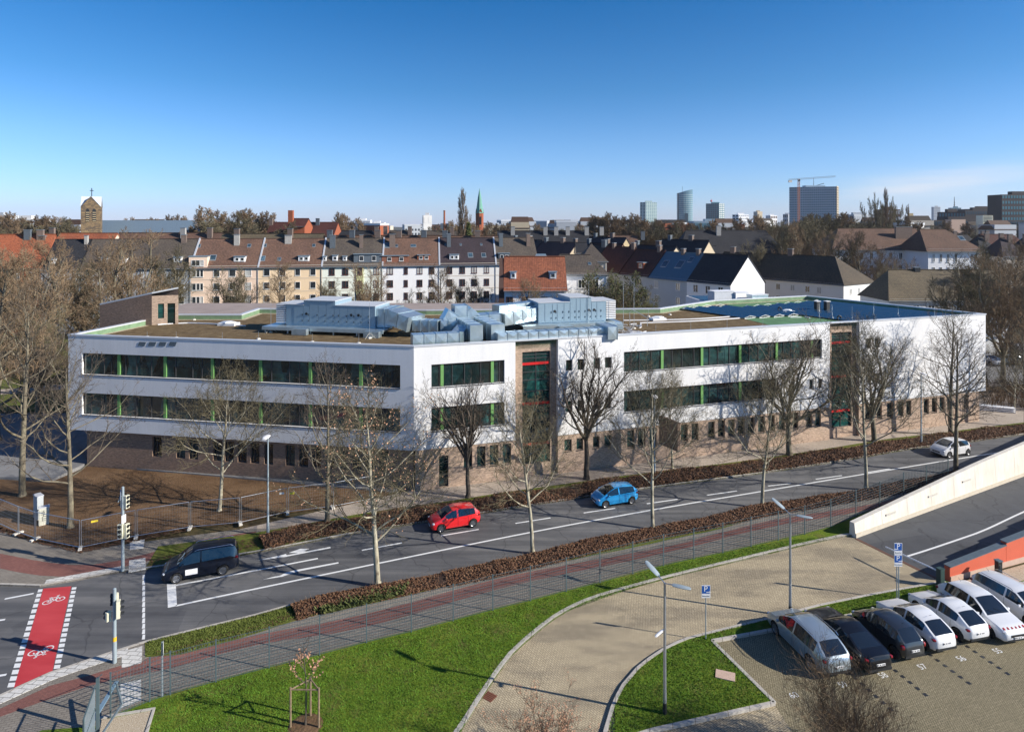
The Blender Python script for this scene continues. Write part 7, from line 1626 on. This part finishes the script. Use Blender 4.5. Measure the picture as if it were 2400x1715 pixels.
def car(label, x, y, head, pt_, L=4.2, W=1.76, H=1.5, hood=.98, belt=.98, tail=1.0, ws=(1.05,1.75), bg=(3.55,4.1), wb=(.82,3.38), wr=.315, rim='rim', s=.94, roofm=None, plate_side='rear', stripes=None, clear=.2, name='car', roofbox=None, group=None, trunk=None, glassk=(.0,), sign=None, roofrail=False, wiper=True):
    """x=0 is the nose; ws windscreen base/top x; bg rear glass top/base x"""
    r = empty(name, label, 'car', (x,y,.012), head, group); r.scale = (s,s,s)
    C_ = L/2; xs = set([0,.05,.14,.3,.5,ws[0],ws[1],bg[0],bg[1],L-.3,L-.12,L-.04,L])
    k = 0.0
    while k < L: xs.add(round(k,3)); k += .15
    bp = wb[0]+(wb[1]-wb[0])*.52      # B pillar
    for q in (bp-.05,bp+.05): xs.add(q)
    xs = sorted(xs); xs2 = [xs[0]]
    for q in xs[1:]:
        if q-xs2[-1] > .035: xs2.append(q)
    xs = xs2
    tz = tail if trunk is None else trunk
    top = [(0,.60),(.05,.68),(.14,.76),(.35,hood*.87),(ws[0]-.12,hood),(ws[0],hood+.03),((ws[0]+ws[1])/2,hood+.03+(H-.06-hood)*.56),(ws[1],H-.06),(ws[1]+.35,H-.01),((ws[1]+bg[0])/2-.1,H),(bg[0]-.5,H-.045),(bg[0],H-.12),(bg[1],tz),(L-.10,tz-.06),(L-.02,tz-.22),(L,tz-.32)]
    hw = [(0,W*.36),(.05,W*.41),(.14,W*.45),(.35,W*.478),(.8,W*.497),(1.4,W*.5),(L*.6,W*.5),(L-.9,W*.495),(L-.40,W*.462),(L-.15,W*.415),(L-.04,W*.365),(L,W*.31)]
    bot = [(0,.30),(.14,.22),(.6,clear),(L-.6,clear),(L-.15,.26),(L,.38)]
    vs = []; rows = []
    for q in xs:
        zt = interp(top,q); w = interp(hw,q); zb = interp(bot,q); zbe = min(zt-.03, interp([(0,.58),(.4,hood*.80),(ws[0],belt-.06),(bp,belt),(L-.5,belt+.03),(L,tz-.34)],q))
        ga = max(0, min(1,(q-ws[0])/(ws[1]-ws[0]))); gb = max(0,min(1,(bg[1]-q)/(bg[1]-bg[0]))); gk = min(ga,gb)
        wt = w*(.90-.17*gk-.05*max(0,(q-bp)/(L-bp))*gk); zr = zbe+(zt-zbe)*(.90 if gk > 0 else .75); zr = min(zr, zt-.015)
        half = [(0,zb),(w*.86,zb),(w*.975,zb+.07),(w*1.0,zb+(zbe-zb)*.45),(w*.995,zb+(zbe-zb)*.70),(w*.955,zbe),(wt,zr),(wt*.86,zt-.012*(1+gk)),(wt*.45,zt),(0,zt+.006)]
        ring = half+[(-a,b) for a,b in half[-2:0:-1]]; rows.append(len(ring)); vs += [(q-C_,a,b) for a,b in ring]
    n = rows[0]; mb = MB(); fs = []; ms = []
    for i in range(len(xs)-1):
        qm = (xs[i]+xs[i+1])/2
        for j in range(n):
            j2 = (j+1)%n; jj = j if j < 9 else n-1-j     # mirrored index of the half
            m = 0
            if jj == 5 and ws[0]+.22 < qm < bg[0]+.06 and abs(qm-bp) > .05: m = 1
            if jj in (6,7,8) and ws[0] < qm < ws[1] and (jj != 6 or True): m = 2 if jj != 6 else (2 if False else 0)
            if jj in (7,8) and ws[0] < qm < ws[1]: m = 2
            if jj in (7,8) and bg[0] < qm < bg[1]: m = 3
            if jj in (0,) : m = 4
            if roofm and jj in (7,8) and ws[1] < qm < bg[0]: m = 5
            fs.append((i*n+j, i*n+j2, (i+1)*n+j2, (i+1)*n+j)); ms.append(m)
    b0 = len(vs)
    fs.append(tuple(range(n-1,-1,-1))); ms.append(0); fs.append(tuple((len(xs)-1)*n+j for j in range(n))); ms.append(0)
    me = bpy.data.meshes.new('b'); me.from_pydata(vs, [], fs)
    for m in range(6): me.materials.append([pt_, M['cglass'], M['cglass'], M['cglass'], M['cabin'], roofm or pt_][m])
    me.polygons.foreach_set('material_index', ms); me.update()
    bm = bmesh.new(); bm.from_mesh(me); bmesh.ops.recalc_face_normals(bm, faces=bm.faces); bm.to_mesh(me); bm.free()
    ob = bpy.data.objects.new('b', me); C.objects.link(ob)
    cut = MB()
    for wx in wb:
        for sd_ in (-1,1): cut.tube((wx-C_, sd_*(W*.5-.24), wr+.015), (wx-C_, sd_*(W*.5+.2), wr+.015), wr+.055, n=22)
    cme = cut.mesh('c', [M['cabin']]); co = bpy.data.objects.new('c', cme); C.objects.link(co)
    md = ob.modifiers.new('b','BOOLEAN'); md.object = co; md.operation = 'DIFFERENCE'; md.solver = 'EXACT'
    try: md.material_mode = 'TRANSFER'
    except Exception: pass
    dg = bpy.context.evaluated_depsgraph_get(); dg.update(); me2 = bpy.data.meshes.new_from_object(ob.evaluated_get(dg))
    bpy.data.objects.remove(ob); bpy.data.objects.remove(co)
    # split by material into body and panes
    def sub(name, keep, mats, parent=r):
        bm = bmesh.new(); bm.from_mesh(me2); dead = [f for f in bm.faces if not keep(f)]; bmesh.ops.delete(bm, geom=dead, context='FACES')
        m = bpy.data.meshes.new(name); bm.to_mesh(m); bm.free(); m.materials.clear()
        for q in mats: m.materials.append(q)
        if len(mats) == 1: m.polygons.foreach_set('material_index', [0]*len(m.polygons))
        m.polygons.foreach_set('use_smooth', [True]*len(m.polygons)); m.set_sharp_from_angle(angle=R(38)); o = bpy.data.objects.new(name, m); C.objects.link(o); o.parent = parent; return o
    slots = list(me2.materials); dk_ = [i for i, q in enumerate(slots) if q == M['cabin']]
    sub('body', lambda f: f.material_index not in (1,2,3), slots)
    for nm, cond in (('side_window', lambda f: f.material_index == 1 and f.calc_center_median().y > 0), ('side_window', lambda f: f.material_index == 1 and f.calc_center_median().y < 0), ('windscreen', lambda f: f.material_index == 2), ('rear_window', lambda f: f.material_index == 3)):
        sub(nm, cond, [M['cglass']])
    S_ = lambda q, a, k=1.0: interp(hw, q)*k
    for wx in wb:
        for sd_ in (-1,1):
            yy = sd_*(W*.5-.115); g = MB(); prof = [(wr*.66,-.10),(wr*.93,-.105),(wr,-.07),(wr,.07),(wr*.93,.105),(wr*.66,.10)]
            vs_ = []; m_ = 24
            for a, b in prof:
                for j in range(m_): t = 2*math.pi*j/m_; vs_.append((wx-C_+a*math.cos(t), yy+b, wr+a*math.sin(t)))
            g.add(vs_, [(i*m_+j,(i+1)*m_+j,(i+1)*m_+(j+1)%m_,i*m_+(j+1)%m_) for i in range(5) for j in range(m_)])
            wo_ = g.build('wheel', M['tyre'], r, smooth=True)
            g = MB(); y2 = yy+sd_*.085; R_ = wr*.66
            g.tube((wx-C_,y2-sd_*.06,wr),(wx-C_,y2-sd_*.05,wr),R_,n=20)
            for kk in range(5):
                t = kk*1.2566+.3*wx; a = Vector((math.cos(t),0,math.sin(t))); b = Vector((-a.z,0,a.x)); c = Vector((wx-C_,y2,wr))
                p_ = [c+b*.045, c-b*.045, c+a*R_-b*.075, c+a*R_+b*.075]; g.add(p_+[v-Vector((0,sd_*.05,0)) for v in p_], [(0,1,2,3),(3,2,1,0),(0,4,5,1),(2,6,7,3),(1,5,6,2),(3,7,4,0)])
            rv = []; 
            for (rr_, dy_) in ((R_*.93,.0),(R_*1.04,.015)):
                for j in range(20): t = 2*math.pi*j/20; rv.append((wx-C_+rr_*math.cos(t), y2+sd_*dy_, wr+rr_*math.sin(t)))
            g.add(rv, [(j,(j+1)%20,20+(j+1)%20,20+j) for j in range(20)]+[(20+j,20+(j+1)%20,(j+1)%20,j) for j in range(20)])
            g.tube((wx-C_,y2-.02,wr),(wx-C_,y2+sd_*.02,wr),.05,n=8)
            g.build('rim', M[rim], wo_)
    def blob(nm, m, c, sz, rz=0, parent=r, n=(8,5)):
        g = MB(); vv = []
        for i in range(n[1]+1):
            ph = math.pi*i/n[1]
            for j in range(n[0]):
                t = 2*math.pi*j/n[0]; sx = math.copysign(abs(math.cos(t))**.55, math.cos(t)); sy = math.copysign(abs(math.sin(t))**.55, math.sin(t)); k_ = max(.02,math.sin(ph))**.6
                q = Vector((sx*k_*sz[0]/2, sy*k_*sz[1]/2, math.copysign(abs(math.cos(ph))**.7, math.cos(ph))*sz[2]/2)); q.rotate(Matrix.Rotation(rz,3,'Z')); vv.append(q+Vector(c))
        g.add(vv, [(i*n[0]+j,(i+1)*n[0]+j,(i+1)*n[0]+(j+1)%n[0],i*n[0]+(j+1)%n[0]) for i in range(n[1]) for j in range(n[0])]); return g.build(nm, m, parent, smooth=True)
    for sd_ in (-1,1):
        blob('headlight', M['lamp'], (.26-C_, sd_*W*.365, .69), (.46,.22,.15), sd_*R(-24))
        blob('tail_light', M['tail'], (L-.20-C_, sd_*W*.375, tz-.20), (.34,.20,.13 if L > 3.7 else .24), sd_*R(24))
        blob('mirror', pt_ if s else pt_, (ws[0]+.32-C_, sd_*(W*.5+.09), belt+.02), (.13,.20,.15))
        for hx in (bp-.32, bp+.62):
            if hx < L-1.0:
                g = MB(); g.box((hx-C_, sd_*(W*.5+.004), belt-.17), (.20,.03,.03)); g.build('door_handle', pt_, r)
        # shut lines
        g = MB()
        for q in (ws[0]+.12, bp, min(bg[0]-.15, wb[1]-.38)):
            w = interp(hw,q); zb = clear; zbe = belt-.03; pts = [(w*.978,zb+.09),(w*1.004,zb+(zbe-zb)*.45),(w*.999,zb+(zbe-zb)*.70),(w*.958,zbe)]
            for (a,za),(b,zb_) in zip(pts[:-1],pts[1:]):
                vv = [(q-.008-C_,sd_*(a+.004),za),(q+.008-C_,sd_*(a+.004),za),(q+.008-C_,sd_*(b+.004),zb_),(q-.008-C_,sd_*(b+.004),zb_)]; g.add(vv, [(0,1,2,3),(3,2,1,0)])
        g.build('shut_line', M['cabin'], r)
        if roofrail:
            g = MB(); z_ = H+.015; y_ = W*.5*.72*sd_; g.path([(ws[1]+.15-C_,y_,H-.06),(ws[1]+.3-C_,y_,z_),(bg[0]-.3-C_,y_,z_),(bg[0]-.12-C_,y_,H-.07)],[.018]*4,5); g.build('roof_rail', M['chrome'], r)
    # grille, bumpers, plates
    g = MB(); g.box((.015-C_,0,.52),(.06,W*.46,.13)); g.build('grille', M['dark'], r)
    g = MB(); g.box((.05-C_,0,.30),(.12,W*.66,.10)); g.build('front_intake', M['dark'], r)
    g = MB(); g.box((L-.035-C_,0,.36),(.08,W*.72,.13)); g.build('rear_bumper', M['dark'] if s else pt_, r)
    for xx, nz in ((-.022-C_, .42),(L+.012-C_, tz-.37 if trunk is None and L < 4.3 else .62)):
        g = MB(); g.box((xx,0,nz),(.02,.50,.11)); po = g.build('number_plate', M['signw'], r)
        g = MB(); sg_ = -1 if xx < 0 else 1
        for i_, w_ in enumerate((.05,.05,.0,.06,.05,.0,.045,.045,.045,.045)):
            if w_: g.box((xx+sg_*.0115, -.20+i_*.045, nz),(.003,w_*.55,.065))
        g.box((xx+sg_*.0115,-.235*sg_,nz),(.003,.03,.10)); g.build('plate_marks', M['signb'] if False else M['dark'], po)
    g = MB(); g.path([(bg[0]-.25-C_,0,H-.03),(bg[0]-.05-C_,0,H+.13)],[.012,.006],4); g.build('antenna', M['dark'], r)
    if wiper:
        for sd_ in (-.35,.15):
            g = MB(); z0 = hood+.05; g.tube((ws[0]+.03-C_,sd_,z0),(ws[0]+.22-C_,sd_+.42,z0+.16),.010,n=4); g.build('wiper', M['dark'], r)
    if stripes:
        g = MB(); g2 = MB()
        for sd_ in (-1,1):
            for i in range(9):
                q = .75+i*.14 if i < 4 else L-1.2+(i-4)*.14; w = interp(hw,q)
                for mm, dq in ((g,0),(g2,.07)):
                    vv = [(q+dq-C_,sd_*(w*1.006),.62),(q+dq+.07-C_,sd_*(w*1.006),.62),(q+dq+.11-C_,sd_*(w*1.006),.74),(q+dq+.04-C_,sd_*(w*1.006),.74)]; mm.add(vv, [(0,1,2,3),(3,2,1,0)])
        for i in range(6):
            yy = -W*.36+i*W*.135; g.add([(.16-C_,yy,.803),(.16-C_,yy+.09,.803),(.30-C_,yy+.09,.855),(.30-C_,yy,.855)],[(0,1,2,3),(3,2,1,0)])
        g.build('warning_stripe', M['red'], r)
        g = MB(); g.tube((bp-.6-C_,W*.503,.72),(bp-.6-C_,W*.508,.72),.09,n=14); g.tube((bp-.6-C_,-W*.503,.72),(bp-.6-C_,-W*.508,.72),.09,n=14); g.build('door_emblem', flat('orange_emblem', (.6,.2,.04), .5), r)
    if sign:
        g = MB(); q = bp-.55; 
        for sd_ in (-1,1):
            yy = sd_*(W*.5+.006); g.box((q-C_,yy,.62),(.72,.006,.36))
        so = g.build('door_sign', M['signw'], r)
        g = MB(); yy = W*.5+.011
        for (a,b,w_,h_) in ((-.18,.66,.22,.10),(.10,.70,.26,.05),(.14,.62,.18,.04),(-.05,.53,.5,.03)): g.box((q+a-C_,yy,b),(w_,.004,h_))
        g.build('sign_marks', flat('sign_marks', (.25,.35,.45), .5), so)
    return r
PW = paint('white_car_paint', (.66,.67,.68)); PS = paint('silver_car_paint', (.34,.41,.46), .55, .3); PB = paint('black_car_paint', (.006,.007,.010), coat=.45); PG = paint('graphite_car_paint', (.028,.034,.042), .3)
PR = paint('red_car_paint', (.62,.012,.016)); PBl = paint('blue_car_paint', (.02,.34,.72), .25); PN = paint('dark_van_paint', (.004,.007,.016), coat=.45)
def drive(label, fpx, rpx, **kw):
    """fpx / rpx: contact points of the near side front and rear wheel; car drives to the left of the photo"""
    a, b = G(*fpx), G(*rpx); d = (a-b).normalized(); n = Vector((d.y,-d.x,0)); n = n if n.y > 0 else -n
    W = kw.get('W',1.76)*kw.get('s',.94); m = (a+b)/2+n*(W/2-.1); wb = kw['wb']; L = kw['L']; m = m+d*((wb[0]+wb[1])/2-L/2)*kw.get('s',.94)
    return car(label, m.x, m.y, math.atan2(d.y,d.x)+math.pi, **kw)
drive('red small hatchback driving left past the pale barked tree', (1034,1248),(1108,1235), pt_=PR, L=3.9, W=1.69, H=1.52, hood=.98, belt=.98, tail=1.06, ws=(.78,1.62), bg=(3.42,3.82), wb=(.72,3.22), rim='rim', s=.95)
drive('bright blue compact car driving left behind the red one', (1419,1190.6),(1480,1181), pt_=PBl, L=3.9, W=1.69, H=1.56, hood=1.0, belt=.99, tail=1.08, ws=(.66,1.68), bg=(3.40,3.84), wb=(.70,3.18), s=.93)
drive('white small hatchback driving left beside the ramp wall', (2224.4,1073),(2267.3,1066.4), pt_=PW, L=4.0, W=1.76, H=1.58, hood=1.02, belt=1.02, tail=1.10, ws=(.78,1.66), bg=(3.48,3.92), wb=(.78,3.38), s=.93)
drive('dark navy van with white door sign waiting at the stop line', (413,1367),(523,1346.5), pt_=PN, L=4.6, W=1.82, H=1.84, hood=1.12, belt=1.14, tail=1.20, ws=(.90,1.78), bg=(4.36,4.56), wb=(.88,3.62), s=.95, sign=True, roofrail=True, wr=.33)
hd = math.atan2(v_.y, v_.x)      # parked nose up-left: body +x (tail) points towards the camera
def parked(label, px, py, z, L, fwd=False, dx=0, turn=0, **kw):
    q = G(px, py, z); s = kw.get('s',.94); c = q-v_*(L*s/2); c += u_*dx
    return car(label, c.x, c.y, hd+(math.pi if fwd else 0)+R(turn), L=L, group='cars parked in the marked bays', **kw)
parked('silver estate car at the left end of the parked row', 1971, 1556, .75, 4.8, pt_=PS, W=1.88, H=1.62, hood=1.02, belt=.99, tail=1.10, ws=(1.0,1.95), bg=(4.02,4.62), wb=(.95,3.80), s=.98, roofrail=True, wr=.34, turn=-2)
parked('black saloon car between the silver estate and the graphite hatchback', 2068, 1552, .70, 4.9, pt_=PB, W=1.84, H=1.44, hood=.96, belt=.94, tail=1.0, ws=(1.40,2.25), bg=(3.35,4.20), wb=(.92,3.88), s=.96, wr=.34, trunk=1.06, turn=-2)
parked('short graphite hatchback with dark roof between black saloon and white hatchback', 2147, 1521, .70, 3.65, pt_=PG, W=1.66, H=1.54, hood=1.0, belt=.96, tail=1.0, ws=(.72,1.45), bg=(3.02,3.54), wb=(.62,3.10), s=.98, roofm=flat('fabric_car_roof',(.035,.032,.03),.85), rim='rimd', turn=-1)
parked('white hatchback right beside the graphite car', 2221, 1503, .72, 4.05, pt_=PW, W=1.76, H=1.48, hood=.96, belt=.95, tail=1.02, ws=(1.08,1.92), bg=(3.18,3.88), wb=(.80,3.36), s=.97, rim='rimd', turn=-1)
parked('white hatchback left beside the striped white car', 2300, 1480, .72, 4.05, pt_=PW, W=1.76, H=1.48, hood=.96, belt=.95, tail=1.02, ws=(1.08,1.92), bg=(3.18,3.88), wb=(.80,3.36), s=.97, rim='rimd', turn=-1)
parked('white car with red warning stripes and black glass roof, nose towards the lot', 2390, 1484, .62, 4.5, True, pt_=PW, W=1.86, H=1.60, hood=1.02, belt=.99, tail=1.06, ws=(1.12,2.0), bg=(3.7,4.32), wb=(.86,3.58), s=.98, roofm=M['cglass'], rim='rimd', stripes=True, clear=.24, turn=-3)
parked('white estate car cut by the right photo edge', 2478, 1462, .62, 4.6, True, pt_=PW, W=1.84, H=1.56, hood=1.02, belt=1.02, tail=1.10, ws=(1.0,1.78), bg=(4.15,4.5), wb=(.88,3.60), s=.97, roofrail=True)
# cars in the far right car park
for (px, py, ang_, pn_, lb_) in ((2357,852,-8,PS,'silver estate car parked far right behind the tree'),(2314,852,100,PW,'white car parked far right beside the school corner'),(2392,852,0,PG,'dark car parked at the far right edge')):
    p = G(px, py, 0); car(lb_, p.x, p.y, R(ang_), pn_, L=4.4, W=1.78, H=1.48, hood=.98, belt=.99, tail=1.05, ws=(1.0,1.8), bg=(4.0,4.32), wb=(.85,3.5), s=.98)
